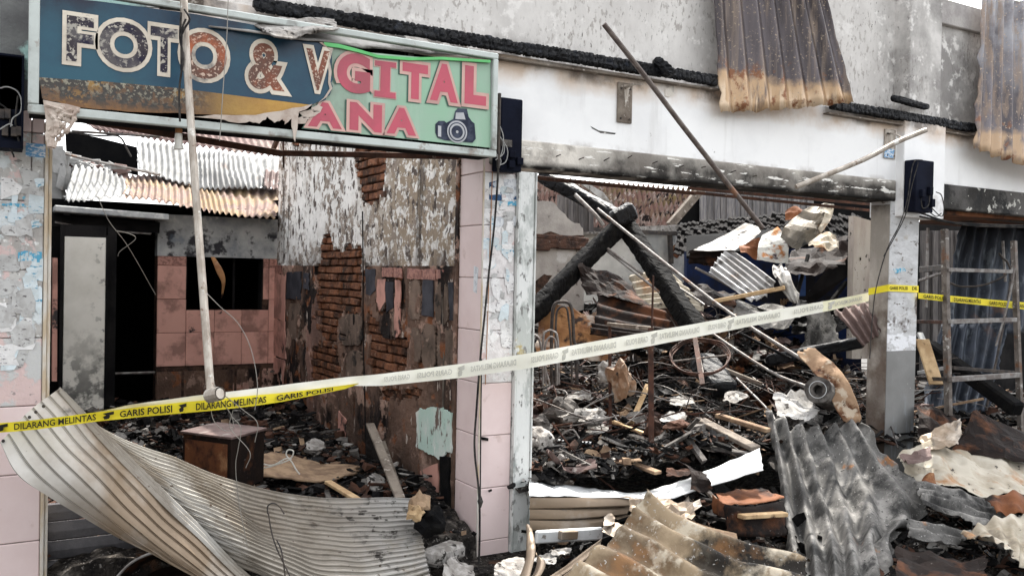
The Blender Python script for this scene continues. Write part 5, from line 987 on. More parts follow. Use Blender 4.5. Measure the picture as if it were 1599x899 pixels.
# ---------------------------------------------------------------- fallen shutter in front of the left shop
t = thing('fallen_shutter', 'buckled silver roller shutter sagging out of the left shop onto the street', 'roller shutter', tuple(at(380, 899, t=3.9)))
def slats(rows, n, m, parent, prof, v0=0., v1=1., nu=40, **k):
    R = [pix(r) for r in rows]
    for i in range(n):
        a = v0 + (v1 - v0) * i / n; b = v0 + (v1 - v0) * (i + 1) / n
        V = []; W = nu + 1; npf = len(prof)
        for u_ in range(nu + 1):
            u = u_ / nu
            for (f, h) in prof:
                v = a + (b - a) * f
                p = crow([crow(r, u) for r in R], v); e = .01
                du = crow([crow(r, u + e) for r in R], v) - crow([crow(r, u - e) for r in R], v); dv = crow([crow(r, u) for r in R], v + e) - crow([crow(r, u) for r in R], v - e)
                n_ = dv.cross(du).normalized(); V.append(p + n_ * (h + k.get('crumple', .004) * noise.noise(p * 6)))
        nn = len(V); off = [None]
        F = [(u_ * npf + s, u_ * npf + s + 1, (u_ + 1) * npf + s + 1, (u_ + 1) * npf + s) for u_ in range(nu) for s in range(npf - 1)]
        o = mk('slat', V, F, M[m] if isinstance(m, str) else M[m[i % len(m)]], parent, smooth=True); o.data.set_sharp_from_angle(angle=radians(24))
prL = [(0, -.007), (.025, .004), (.05, .008), (.08, .006), (.10, -.004), (.12, .003), (.16, .003), (.18, 0), (.45, .001), (.7, .0), (.97, 0), (1.0, -.007)]
# left lobe: seen from below, slats running down to the right
slats([[(90, 608, 3.55), (150, 678, 3.6), (235, 768, 3.65), (300, 830, 3.72), (372, 900, 3.8), (450, 965, 3.9)],
       [(45, 642, 3.40), (110, 715, 3.42), (190, 795, 3.5), (265, 860, 3.6), (340, 915, 3.72), (420, 980, 3.8)],
       [(0, 690, 3.32), (28, 740, 3.30), (80, 778, 3.36), (180, 836, 3.5), (300, 892, 3.68), (400, 960, 3.8)]], 7, 'galv', t, prL, nu=60, crumple=.01)
# crest: bundle of tight slats
slats([[(91, 606, 3.56), (160, 672, 3.66), (235, 745, 3.7), (300, 808, 3.76), (380, 890, 3.85), (460, 950, 3.95)],
       [(90, 609, 3.54), (150, 680, 3.59), (235, 769, 3.64), (300, 831, 3.71), (372, 901, 3.79), (450, 966, 3.89)]], 3, 'shutter', t, [(0, 0), (.25, .008), (.5, .010), (.75, .006), (1, 0)], nu=60)
# right lobe: lying back into the shop
prR = [(0, -.010), (.04, .004), (.09, .010), (.15, .009), (.20, -.001), (.26, -.003), (.55, .001), (.8, .000), (.96, -.003), (1.0, -.010)]
slats([[(118, 640, 3.70), (190, 688, 3.95), (300, 727, 4.3), (400, 764, 4.6), (520, 778, 4.85), (642, 778, 5.0)],
       [(185, 705, 3.72), (250, 742, 3.85), (330, 775, 4.1), (420, 815, 4.35), (540, 830, 4.6), (655, 826, 4.8)],
       [(270, 787, 3.76), (330, 815, 3.8), (400, 845, 3.95), (480, 876, 4.15), (570, 884, 4.4), (665, 868, 4.65)],
       [(370, 886, 3.84), (410, 900, 3.85), (470, 925, 3.9), (530, 945, 4.05), (600, 950, 4.25), (678, 925, 4.5)]], 21, ['shutter', 'shutter', 'shutter'], t, prR, nu=70, crumple=.012)
g = G()
for i in range(14):
    f = i / 13; p = at(644 + 33 * f, 782 + 140 * f, t=4.98 - .45 * f); g.box(p - Vector((.008, .01, .012)), p + Vector((.008, .01, .012)), ch=.003)
g.done('end_clips', M['dark_steel'], t)
for (a, b) in ((68, 634), (56, 643), (46, 651), (37, 660), (5, 688)):
    g = G(); p = at(a, b, t=3.32); g.tube([p + Vector((0, -.004, 0)), p + Vector((0, .004, 0))], .006, 8); g.done('rivet', M['dark_steel'], t)
# lower shutter still standing in the dark opening, and a curled piece
t = thing('lower_shutter', 'shutter curtain, coloured dark for the shade, still standing low in the left shop opening', 'roller shutter', (1.0, 4.62, 0))
a = at(76, 780, Y=4.6); b = at(330, 800, Y=4.6); z = -.1
pr = [(0, 0), (.08, .01), (.5, .013), (.92, .008), (1, 0)]
while z < .50:
    g = G(); V = []; n = len(pr)
    V = [Vector((x, 4.6 - h, z + .086 * f)) for x in (a.x - .02, b.x) for f, h in pr]
    g.add(V, [(i, i + 1, n + i + 1, n + i) for i in range(n - 1)]); g.done('slat', M['shutter_dark'], t, fix=False); z += .088
sheet('curled_shutter_piece', [[(180, 905, 4.0), (215, 872, 4.0), (260, 858, 4.05), (320, 862, 4.1), (350, 875, 4.15)], [(200, 912, 4.2), (240, 882, 4.25), (280, 872, 4.3), (330, 880, 4.3), (352, 892, 4.3)], [(205, 930, 4.0), (240, 915, 4.0), (290, 905, 4.1), (330, 905, 4.15), (352, 912, 4.2)]], 'darkrust', 'dark curled shutter end under the fallen shutter', 'metal sheet', corr=(6, .006, 'v', 'sin'), nu=30, nv=36)
g = G(); g.tube(spl(pix([(178, 905), (205, 878), (240, 862), (280, 858), (330, 862)], t=3.98), 6), .006, 6); g.done('curved_rod', M['grey_steel'], label='bright curved rod along the edge of the dark curled shutter end', cat='rod')
# bits on the right end of the shutter
g = G(); 
def lump(name, cx, cy, t_, rx, rz, m, lab, cat, seed=0, ry=None, sub=3, amp=.35, facet=True, stretch=None):
    bm = bmesh.new(); bmesh.ops.create_icosphere(bm, subdivisions=sub, radius=1); c = at(cx, cy, t=t_); ry = ry or (rx + rz) / 2
    for v in bm.verts:
        k = 1 + amp * noise.noise(v.co * 1.3 + Vector((seed, 0, 0))) * 1.6 + amp * .6 * noise.noise(v.co * 3.1 + Vector((seed, 3, 0))) + amp * .3 * noise.noise(v.co * 7 + Vector((seed, 3, 0)))
        v.co = c + Vector((v.co.x * rx * k, v.co.y * ry * k, v.co.z * rz * k))
    bm.verts.index_update(); V = [v.co.copy() for v in bm.verts]; F = [tuple(v.index for v in f.verts) for f in bm.faces]; bm.free()
    return mk(name, V, F, M[m], label=lab, cat=cat, smooth=not facet)
lump('foam_chunk', 655, 786, 4.75, .055, .06, 'd_tan', 'broken tan foam chunk on the right edge of the fallen shutter', 'chunk', 1, amp=.4, sub=2)
lump('foam_chunk', 648, 800, 4.7, .04, .05, 'wood', 'smaller orange-tan chunk leaning under the broken foam chunk', 'chunk', 2, amp=.4, sub=2)
lump('charred_lump', 672, 812, 4.75, .08, .07, 'char2', 'black charred lump between the shutter end and the middle pillar', 'lump', 5, sub=3)
g = G(); g.bar(at(672, 872, t=4.65), at(714, 856, t=4.9), .12, .09, ch=.02); g.done('shutter_drum', M['d_white'], label='pale crushed housing end beside the foot of the middle pillar', cat='metal housing')
sheet('white_plate', [[(692, 880, 4.5), (710, 868, 4.7), (738, 884, 4.7)], [(690, 905, 4.3), (712, 915, 4.35), (742, 906, 4.5)]], 'd_white', 'crumpled white plate at the bottom beside the shutter drum', 'plate', crumple=(.02, 9))
sheet('white_plate', [[(772, 884, 4.5), (790, 872, 4.7), (818, 868, 4.8)], [(770, 912, 4.2), (795, 905, 4.4), (822, 905, 4.5)]], 'd_white', 'crumpled white plate in front of the guide rail foot', 'plate', crumple=(.02, 9), seed=4)

# ---------------------------------------------------------------- middle shop: beyond the rubble
def wallpiece(name, px, Y, m, lab, cat='wall', th=.14, j=.0, parts=None, n=3):
    t = thing(name, lab, cat, tuple(at(sum(p[0] for p in px) / len(px), max(p[1] for p in px), Y=Y)))
    g = G(); o = jag(px + [px[0]], j, n)[:-1] if j else px; g.slab(pix(o, Y=Y), (0, th, 0)); g.done('render', M[m], t); return t
w = wallpiece('broken_wall', [(820, 306), (840, 313), (862, 314), (876, 330), (892, 346), (906, 350), (912, 360), (912, 470), (912, 640), (820, 640)], 8.3, 'concrete_wall', 'broken grey rendered wall at the back left of the middle shop', j=1.2)
bdark = bmesh_[0].copy(); bdark.materials[0] = M['brick_dark']
for i in range(34):
    px = 844 + (i % 11) * 6.2 + U(-1, 1); py = 369 + (i // 11) * 6.5 + (i % 11) * .5 + U(-1, 1); p = at(px, py, Y=8.29)
    link('brick', bdark, p, w, rot=(0, 0, pi / 2 + U(-.1, .1)))
g = G(); g.slab(pix(jag([(842, 366), (860, 362), (880, 368), (912, 367), (912, 384), (890, 384), (868, 380), (846, 374), (842, 366)], 1, 3)[:-1], Y=8.297), (0, .004, 0)); g.done('mortar_patch', M['mortar'], w)
for px in ([(836, 440), (850, 428), (862, 430), (850, 446), (838, 470)], [(838, 466), (852, 455), (858, 462), (848, 478)]):
    g = G(); g.slab(pix(jag(px + [px[0]], 1, 3)[:-1], Y=8.292), (0, .006, 0)); g.done('bare_patch', M['mortar'], w)
w = wallpiece('white_wall', [(900, 362), (1058, 366), (1058, 500), (1058, 640), (900, 640)], 9.6, 'whitewall', 'smoked white wall behind the charred timbers of the middle shop')
g = G(); g.slab(pix([(905, 358), (985, 354), (1078, 350), (1078, 361), (985, 362), (905, 366)], Y=9.5), (0, .22, 0)); g.done('coping', M['d_white'], w)
g = G(); g.slab(pix(jag([(1058, 358), (1075, 355), (1074, 450), (1073, 640), (1052, 640), (1054, 440), (1050, 400)], .8, 3), Y=9.5), (0, .2, 0)); g.done('corner_pier', M['greyplaster'], w)
g = G(); g.slab(pix(jag([(1052, 384), (1062, 376), (1066, 392), (1058, 404), (1050, 398)], .8, 2), Y=9.49), (0, .01, 0)); g.done('bare_brick_patch', M['rust'], w)
g = G(); g.bar(at(912, 357, Y=9.3), at(1070, 366, Y=9.3), .05, .05); g.bar(at(1046, 366, Y=9.32), at(1048, 412, Y=9.32), .05, .05); g.done('steel_angle', M['dark_steel'], label='dark steel bar bracketed along the top of the smoked white wall', cat='steel bar')
# roofs
def tileroof(name, q, m, lab, nu, nvr, Amp=.03, cat='roof', stp=.025):
    """pantile roof: courses step down, columns wave"""
    P = [A3(p) for p in q]; tl, tr, br, bl = P; V = []; F = []
    n = (bl - tl).cross(tr - tl).normalized(); 
    if n.z < 0: n = -n
    W = nu * 4 + 1; rows = []
    for r in range(nvr):
        rows += [(r / nvr, 0), ((r + .97) / nvr, stp)]
    rows.append((1, 0))
    for (v, h) in rows:
        for i in range(W):
            u = i / (W - 1); a = tl + (tr - tl) * u; b = bl + (br - bl) * u
            hh = h + Amp * sin(2 * pi * u * nu) * .5 + (Amp * .25 if Amp > .05 else .05) * noise.noise(Vector((i // 4 * 1.7, floor(v * nvr) * 2.3, 1)))
            V.append(a + (b - a) * v + n * hh)
    for j in range(len(rows) - 1):
        for i in range(W - 1): F.append((j * W + i, j * W + i + 1, (j + 1) * W + i + 1, (j + 1) * W + i))
    t = thing(name, lab, cat, tuple((bl + br) / 2)); mk('roof_tiles', V, F, M[m], t, kind='stuff'); return t
tr_ = tileroof('tiled_roof', [(800, 279, 23), (1150, 305, 22), (1170, 368, 16), (800, 362, 17)], 'rooftile', 'weathered clay tile roof of the neighbouring house, mossy at the right', 46, 15, .14, stp=.12)
g = G(); g.bar(at(1096, 294, t=14.6), at(1046, 352, t=14.4), .10, .12); g.done('barge_board', M['greywood'], tr_)
g = G(); g.slab(pix([(902, 283), (914, 284), (942, 300), (962, 326), (955, 324), (930, 304)], Y=11.5), (0, .03, 0)); g.done('roof_flashing', M['paper'], label='bright strip of flashing beside the charred rafter', cat='flashing')
t = thing('plank_gable', 'row of grey weathered vertical planks under the roof, behind the pole tip', 'plank wall', tuple(at(1140, 345, Y=12.4)))
x = 1094; i = 0
while x < 1262:
    w_ = U(9, 13); 
    g = G(); g.slab(pix([(x, 292), (x + w_ - 1, 292), (x + w_ - 1, 350 - (x - 1060) * .06 + U(-2, 4)), (x, 350 - (x - 1060) * .06)], Y=12.4 + (i % 2) * .03), (0, .03, 0)); g.done('plank', M['plank'], t); x += w_; i += 1
g = G(); g.slab(pix([(1090, 296), (1270, 306), (1420, 312), (1420, 420), (1056, 352)], Y=12.48), (0, .03, 0)); g.done('backing', M['soot'], t)
t = thing('plank_wall', 'dark smoked planks behind the top of the broken grey wall', 'plank wall', tuple(at(895, 350, Y=9.4)))
for i in range(7):
    x = 872 + i * 8; g = G(); g.slab(pix([(x, 304 + i * 3.5), (x + 7.2, 304 + i * 3.5), (x + 7, 362), (x, 362)], Y=9.2 + (i % 2) * .03), (0, .03, 0)); g.done('plank', M['plank_dark'], t)
tileroof('tiled_roof', [(1062, 348, 12.3), (1262, 328, 11.5), (1262, 378, 10.0), (1052, 398, 10.8)], 'rooftile_dark', 'blackened lower tile roof behind the bright bent sheet', 30, 8, .016, stp=.02)
tileroof('tiled_roof', [(1252, 330, 10), (1345, 338, 9), (1345, 405, 7.9), (1272, 372, 8.8)], 'rooftile_dark', 'slipped blackened roof tiles left of the speckled wall stub', 14, 7, .016, stp=.02)
# blue room
t = thing('blue_wall', 'deep blue painted wall in shade at the back of the middle shop', 'wall', tuple(at(1200, 540, t=9.6)))
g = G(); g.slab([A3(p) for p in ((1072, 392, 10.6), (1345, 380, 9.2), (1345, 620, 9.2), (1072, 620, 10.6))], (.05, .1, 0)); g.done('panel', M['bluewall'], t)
for px in ([(1250, 398), (1259, 398), (1258, 462), (1249, 462)], [(1278, 405), (1300, 422), (1296, 430), (1274, 412)], [(1297, 424), (1302, 430), (1272, 458), (1266, 454)]):
    g = G(); g.slab(pix(px, t=9.3), (.02, .04, 0)); g.done('blue_board', M['bluebar'], t)
g = G(); g.slab([A3(p) for p in ((1072, 372, 10.2), (1345, 352, 8.9), (1345, 378, 8.4), (1072, 404, 9.6))], (0, 0, .03)); g.done('shading_board', M['soot'], label='black board under the slipped tiles, put there to shade the blue wall', cat='board')  # black board over the blue wall, there to keep it in shade
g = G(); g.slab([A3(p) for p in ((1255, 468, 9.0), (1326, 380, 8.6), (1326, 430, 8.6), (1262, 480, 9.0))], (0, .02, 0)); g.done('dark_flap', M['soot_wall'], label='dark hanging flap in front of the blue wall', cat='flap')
# collapsed heap in front of the blue wall
sheet('roof_sheet', [[(1236, 392, 8.5), (1280, 380, 8.4), (1326, 372, 8.3)], [(1226, 412, 8.2), (1275, 408, 8.1), (1322, 404, 8.0)], [(1220, 424, 8.0), (1262, 428, 7.9), (1300, 420, 7.9)]], 'darkrust', 'black sagging sheet under the slipped tiles in front of the blue wall', crumple=(.06, 4), rag=(.08, 7), smooth=False, nu=11, nv=9)
sheet('roof_sheet', [[(1062, 452, 8.6), (1100, 446, 8.6), (1150, 456, 8.6)], [(1056, 476, 8.2), (1100, 478, 8.2), (1150, 482, 8.2)]], 'darkrust', 'black crumpled sheet below the silver corrugated sheet', crumple=(.06, 4), rag=(.08, 7), smooth=False, nu=11, nv=9)
sheet('roof_sheet', [[(1150, 470, 8.0), (1200, 478, 8.0), (1260, 470, 8.0)], [(1140, 505, 7.6), (1200, 510, 7.5), (1250, 500, 7.6)]], 'ashsheet', 'grey crumpled sheet under the pale lath', crumple=(.07, 4), rag=(.08, 7), smooth=False, nu=11, nv=9)
sheet('roof_sheet', [[(1240, 480, 8.2), (1290, 470, 8.2), (1330, 476, 8.2)], [(1236, 516, 7.9), (1280, 520, 7.9), (1326, 510, 7.9)]], 'd_black', 'black crumpled sheet low in front of the blue wall', crumple=(.08, 4), rag=(.08, 7), smooth=False, nu=11, nv=9)
planks('lath', [((1232, 505, 7.7), (1262, 398, 8.2), .03, .03, 'char2', 'thin charred lath standing in front of the blue wall'), ((1275, 500, 7.9), (1322, 440, 8.1), .04, .03, 'char2', 'charred lath slanting in front of the blue wall'), ((1150, 470, 8.1), (1245, 505, 7.7), .04, .03, 'char2', 'charred lath lying across the grey crumpled sheet'), ((1080, 520, 7.4), (1150, 492, 7.6), .03, .03, 'greywood', 'ashy lath beside the foot of the right charred beam'), ((1155, 520, 7.3), (1235, 560, 7.0), .03, .02, 'char2', 'charred lath left of the level charred beam')])
# charred timbers
log('charred_beam', at(822, 497, t=7.6), at(982, 338, t=8.4), .17, .16, 'thick charred beam slanting up from the middle pillar to the broken truss joint', m='char2', group='charred roof timbers')
log('charred_beam', at(968, 338, t=8.5), at(1090, 520, t=7.3), .17, .17, 'thick charred beam slanting down right from the truss joint', m='char2', group='charred roof timbers')
log('charred_beam', at(845, 272, t=8.9), at(985, 352, t=8.35), .17, .15, 'charred rafter running down to the truss joint from the lintel', m='char', group='charred roof timbers')
log('charred_beam', at(955, 345, t=8.2), at(990, 326, t=8.25), .16, .17, 'blunt charred stub forming the truss joint', m='char', group='charred roof timbers')
log('charred_beam', at(1196, 563, t=7.6), at(1350, 533, t=7.3), .10, .10, 'charred beam lying level behind the scorched plywood strip', m='char', group='charred roof timbers')
log('charred_beam', at(1228, 640, t=6.9), at(1330, 622, t=6.8), .10, .09, 'charred beam end under the scorched plywood strip', m='char2', group='charred roof timbers')
log('charred_post', at(1096, 560, t=7.3), at(1135, 612, t=6.9), .22, .16, 'crumbled charred stump right of the bicycle-like ring', m='char')
log('charred_post', at(972, 700, t=6.4), at(974, 650, t=6.4), .05, .05, 'short charred post standing between the rusty posts', m='char2')
def poles(items, nm='steel_pipe', cat='pipe', group=None):
    for pts, r, m, lab in items:
        g = G(); g.tube(spl([A3(p) for p in pts], 4), r, 8); g.done(nm, M[m], label=lab, cat=cat, group=group)
poles([([(933, 326, 8.0), (1040, 412, 7.6), (1147, 494, 7.2), (1300, 590, 6.6)], .014, 'grey_steel', 'long grey pipe running down from the truss joint to the paint roll'),
       ([(938, 384, 8.2), (1010, 440, 7.8), (1092, 506, 7.4), (1200, 578, 6.9), (1262, 604, 6.7)], .012, 'grey_steel', 'thin grey pipe below and parallel to the long grey pipe'),
       ([(949, 388, 8.1), (1003, 428, 7.9)], .012, 'grey_steel', 'short pipe doubled against the thin grey pipe'),
       ([(898, 304, 8.3), (930, 336, 8.2), (942, 352, 8.2)], .02, 'grey_steel', 'short pale bar lying on the charred rafter'),
       ([(1030, 430, 7.9), (1080, 462, 7.7), (1100, 476, 7.6)], .01, 'grey_steel', 'short grey rod between charred beam and rubble'),
       ([(1086, 418, 8.4), (1120, 436, 8.4), (1165, 462, 8.3)], .012, 'grey_steel', 'pale rod along the lower edge of the silver corrugated sheet'),
       ([(1150, 590, 6.8), (1200, 640, 6.4), (1210, 655, 6.3)], .008, 'grey_steel', 'thin rod dropping right of the charred stump')])
poles([([(862, 600, 6.6), (861, 560, 6.6), (862, 500, 6.6), (866, 476, 6.6), (877, 471, 6.6), (889, 474, 6.6), (894, 492, 6.6), (896, 530, 6.6), (900, 545, 6.6), (901, 600, 6.6)], .013, 'dark_steel', 'tall bent dark chair frame loop left in the middle shop'),
       ([(867, 600, 6.5), (868, 505, 6.5), (872, 482, 6.5), (884, 480, 6.5), (888, 500, 6.5), (892, 545, 6.5), (893, 600, 6.5)], .008, 'dark_steel', 'inner rod of the tall bent chair frame'),
       ([(834, 522, 6.4), (842, 530, 6.4), (848, 560, 6.4), (858, 600, 6.4)], .008, 'grey_steel', 'small bent frame closest to the guide rail'),
       ([(848, 600, 6.3), (848, 530, 6.3), (854, 517, 6.3), (864, 517, 6.3), (871, 530, 6.3), (873, 600, 6.3)], .008, 'grey_steel', 'low bent chair frame in front of the tall one'),
       ([(852, 600, 6.2), (851, 545, 6.2), (856, 528, 6.2), (864, 527, 6.2), (869, 542, 6.2), (870, 600, 6.2)], .007, 'grey_steel', 'lowest bent chair frame in the middle shop')], 'chair_frame', 'chair frame', 'bent chair frames')
t = thing('steel_rack', 'rusty steel rack frame of two posts and a top bar in the middle shop', 'rack', tuple(at(985, 700, t=6.2)))
for a, b, w_ in (((1016, 512, 6.1), (1017, 712, 5.9), .035), ((952, 508, 6.5), (953, 690, 6.3), .022), ((1020, 430, 6.1), (1018, 512, 6.1), .012)):
    g = G(); g.bar(A3(a), A3(b), w_, w_, ch=.002); g.done('post', M['rusty_steel'], t)
g = G(); g.bar(A3((950, 506, 6.5)), A3((1018, 513, 6.1)), .03, .025); g.done('top_bar', M['greywood'], t)
# wheel-like ring
t = thing('wire_ring', 'wheel-like wire ring with crossed spokes lying in the middle shop', 'metal ring', tuple(at(1092, 590, t=6.7)))
for rr, r_, dy in ((1, .007, 0), (.95, .005, .02), (1.03, .005, -.03), (.98, .004, .05)):
    g = G(); g.tube([A3((1093 + 46 * rr * cos(a) + 2 * noise.noise(Vector((a * 2, rr * 9, 0))), 557 + dy * 60 + 27 * rr * sin(a) + 3 * noise.noise(Vector((a * 2, rr * 9, 5))), 6.7 - .28 * sin(a))) for a in [2 * pi * k / 40 for k in range(41)]], r_, 6); g.done('rim', M['rusty_steel'], t)
for a, b in (((1050, 564, 6.62), (1138, 554, 6.7)), ((1087, 530, 6.95), (1098, 586, 6.45))):
    g = G(); g.tube([A3(a), A3(b)], .010 if a[0] > 1060 else .007, 6); g.done('spoke', M['post_steel'], t)
g = G(); g.bar(A3((1084, 520, 6.9)), A3((1097, 600, 6.3)), .012, .035, up=(.5, -.8, 0)); g.done('flat_bar', M['rusty_steel'], label='pale scorched flat bar standing through the wire ring', cat='metal bar')
# sheets in the middle shop
CS = 'corrugated_sheet'
sheet('roof_sheet', [[(1083, 391, 8.5), (1124, 370, 8.8), (1164, 349, 9.0)], [(1116, 392, 8.3), (1150, 374, 8.5), (1180, 353, 8.8)], [(1148, 392, 8.2), (1170, 376, 8.4), (1188, 360, 8.6)]], 'paper', 'bright bent white sheet on the blackened roof', rag=(.012, 6), crumple=(.015, 3), smooth=False, nu=11, nv=9)
sheet('roof_sheet', [[(1076, 392, 8.5), (1105, 390, 8.4), (1138, 390, 8.3)], [(1076, 412, 8.6), (1108, 415, 8.5), (1140, 410, 8.4)]], 'darkrust', 'black curled sheet hanging under the bright white sheet', corr=(3, .02, 'v', 'sin'), rag=(.05, 6), crumple=(.02, 6), smooth=False, nu=11, nv=9)
sheet(CS, [[(1136, 386, 8.3), (1175, 412, 8.1), (1212, 440, 7.9)], [(1122, 402, 8.2), (1160, 432, 8.0), (1196, 462, 7.8)], [(1106, 424, 8.1), (1140, 448, 7.9), (1172, 470, 7.7)]], 'galv_dull', 'silver corrugated sheet slanting below the bright white sheet', nu=20, nv=70, corr=(6, .016, 'v', 'sin'), rag=(.03, 9)) if 'galv_dull' in M else None
sheet('rust_sheet', [[(1190, 368, 8.2), (1202, 360, 8.2), (1214, 353, 8.2)], [(1184, 386, 8.0), (1206, 380, 8.0), (1230, 374, 8.0)], [(1182, 405, 7.9), (1206, 409, 7.9), (1231, 411, 7.9)]], 'orangewhite', 'crumpled orange rust sheet with a white lower half right of the pole tip', crumple=(.025, 5), rag=(.012, 7), smooth=False, nu=11, nv=9)
sheet('rust_sheet', [[(1154, 386, 8.3), (1172, 378, 8.3), (1186, 372, 8.3)], [(1156, 396, 8.2), (1172, 398, 8.2), (1188, 406, 8.2)]], 'rust', 'small brown rust sheet beside the orange crumpled one', crumple=(.03, 6), rag=(.012, 7), smooth=False, nu=11, nv=9)
sheet('twisted_sheet', [[(1272, 319, 7.5), (1288, 319, 7.55), (1303, 319, 7.6)], [(1245, 335, 7.4), (1270, 340, 7.35), (1297, 345, 7.45)], [(1224, 358, 7.3), (1252, 364, 7.25), (1279, 366, 7.35)], [(1219, 369, 7.25), (1230, 382, 7.2), (1241, 394, 7.2)]], 'olive', 'large twisted grey-brown sheet hanging from the bars at upper right of the middle shop', crumple=(.05, 4), rag=(.012, 8), smooth=False, nu=11, nv=9)
sheet('twisted_sheet', [[(1288, 320, 7.5), (1304, 319, 7.5)], [(1286, 340, 7.4), (1297, 343, 7.4)], [(1278, 356, 7.32), (1283, 362, 7.3)]], 'whitesheet', 'pale folded edge of the large twisted sheet', crumple=(.03, 6), rag=(.012, 7), smooth=False, nu=11, nv=9)
sheet('rust_sheet', [[(1226, 330, 8.0), (1240, 322, 8.0), (1256, 328, 8.0)], [(1226, 342, 7.9), (1240, 340, 7.9), (1254, 338, 7.9)]], 'rust', 'small orange-brown sheet curl behind the twisted sheet', crumple=(.03, 6), rag=(.012, 7), smooth=False, nu=11, nv=9)
sheet('crumpled_sheet', [[(1262, 368, 7.8), (1285, 366, 7.8), (1304, 366, 7.8)], [(1264, 380, 7.6), (1286, 384, 7.6), (1310, 386, 7.6)], [(1272, 386, 7.5), (1290, 392, 7.5), (1306, 392, 7.5)]], 'whitesheet', 'crumpled pale sheet under the slipped roof tiles', crumple=(.05, 6), rag=(.012, 7), smooth=False, nu=11, nv=9)
sheet('draped_plastic', [[(1206, 418, 7.6), (1222, 414, 7.6), (1232, 424, 7.6)], [(1208, 432, 7.4), (1226, 428, 7.4), (1238, 440, 7.4)], [(1218, 446, 7.3), (1232, 452, 7.3), (1246, 460, 7.3)], [(1232, 470, 7.3), (1240, 473, 7.3), (1247, 472, 7.3)]], 'paper', 'white melted plastic draped over the end of the pale lath', 'plastic', corr=(3, .012, 'u', 'sin'), crumple=(.04, 6), rag=(.012, 7), smooth=False, nu=11, nv=9)
planks('lath', [((1113, 471, 7.6), (1226, 449, 7.3), .05, .035, 'wood', 'long pale wooden lath lying level in the middle shop'),
    ((985, 662, 6.6), (1012, 600, 6.9), .04, .015, 'wood', 'pale lath slanting between the rusty posts'),
    ((957, 658, 6.4), (1062, 698, 6.0), .035, .02, 'wood', 'tan lath lying across the foot of the rusty posts'),
    ((895, 755, 5.5), (828, 745, 5.3), .02, .04, 'greywood', 'grey bar lying along the top of the short shutter'),
    ((890, 718, 5.9), (985, 706, 5.9), .03, .03, 'grey_steel', 'grey tube lying on the rubble left of the rusty post'),
    ((892, 722, 5.8), (965, 724, 5.8), .035, .03, 'grey_steel', 'second grey tube lying on the rubble below the first'),
    ((985, 722, 5.7), (1028, 738, 5.5), .06, .02, 'd_tan', 'broken tan board end at the foot of the rusty post'),
    ((1092, 655, 6.3), (1180, 700, 5.9), .10, .03, 'greywood', 'broad ashy plank slanting behind the white strip'),
    ((1120, 648, 6.4), (1200, 672, 6.1), .06, .03, 'd_tan', 'split pale plank over the broad ashy plank'),
    ((1108, 698, 6.0), (1185, 712, 5.8), .09, .02, 'd_grey', 'grey board lying under the broad ashy plank'),
    ((1130, 576, 7.2), (1190, 600, 7.0), .03, .03, 'greywood', 'ashy stick left of the paint roll'),
    ((848, 728, 5.7), (925, 680, 6.1), .02, .02, 'd_brown', 'brown stick across the left rubble of the middle shop')])
tubes('bent_rod', [[(862, 660), (885, 690), (915, 728), (960, 764)]], .006, 'rusty_steel', 'long thin rusty rod slanting down over the rubble to the white strip', 'rod', t=5.7)
g = G(); a, b = A3((870, 686, 6.0)), A3((924, 691, 6.0)); g.bar(a, b, .05, .008)
for i in range(9): p = a + (b - a) * ((i + .5) / 9); g.tube([p + Vector((0, -.026, 0)), p + Vector((0, -.03, 0))], .010, 6, mi=1)
g.done('perforated_strip', None, mats=[M['white_steel'], M['soot']], label='white perforated metal strip on the left rubble of the middle shop', cat='metal strip')
# bits of furniture / junk
lump('plastic_lump', 970, 594, 6.35, .075, .13, 'tanlump', 'melted tan plastic lump between the two rusty posts', 'plastic lump', 3, amp=.45); lump('plastic_lump', 948, 580, 6.5, .07, .07, 'paper', 'small white melted lump left of the tan lump', 'plastic lump', 9, amp=.4)
lump('paint_tin', 840, 690, 5.6, .10, .09, 'd_white', 'pale ash-covered basin half buried beside the guide rail', 'basin', 4, amp=.2)
lump('ash_lump', 842, 664, 6.0, .09, .06, 'd_grey', 'grey ash lump above the pale basin', 'lump', 7, amp=.4); lump('ash_lump', 876, 640, 6.3, .10, .08, 'd_grey', 'ash-topped lump in the upper left rubble of the middle shop', 'lump', 8, amp=.4)
lump('ash_lump', 915, 650, 6.2, .16, .05, 'd_white', 'flat white ash heap on the rubble left of the rusty posts', 'lump', 12, amp=.5, ry=.1); lump('ash_lump', 1022, 672, 6.1, .06, .09, 'd_brown', 'brown lump right of the rusty post', 'lump', 13, amp=.4)
lump('ash_lump', 1058, 664, 6.0, .09, .035, 'd_brown', 'flat brown lump in the middle of the rubble', 'lump', 15, amp=.4)
for i, (cx, cy, tt, m, lab) in enumerate(((905, 618, 6.9, 'paper', 'scrap of white sheet high in the left rubble'), (935, 668, 6.3, 'paper', 'folded white scrap near the thin rusty post'), (1052, 650, 6.3, 'paper', 'white scrap right of the tall rusty post'), (990, 650, 6.5, 'd_grey', 'grey scrap between the posts'), (1085, 690, 6.1, 'd_white', 'pale scrap beside the broad ashy plank'), (880, 745, 5.5, 'd_brown', 'brown scrap behind the short shutter'), (1150, 620, 6.7, 'd_white', 'pale scrap below the charred stump'), (1065, 625, 6.7, 'paper', 'white scrap under the wire ring'))):
    sheet('sheet_scrap', [[(cx - 18, cy - 3, tt + .1), (cx, cy - 8, tt + .15), (cx + 17, cy - 4, tt + .1)], [(cx - 20, cy + 5, tt - .05), (cx + 2, cy + 8, tt - .05), (cx + 20, cy + 4, tt)]], m, lab, 'scrap', rag=(.1, 5), crumple=(.03, 8), nu=9, nv=7, smooth=False, seed=i)
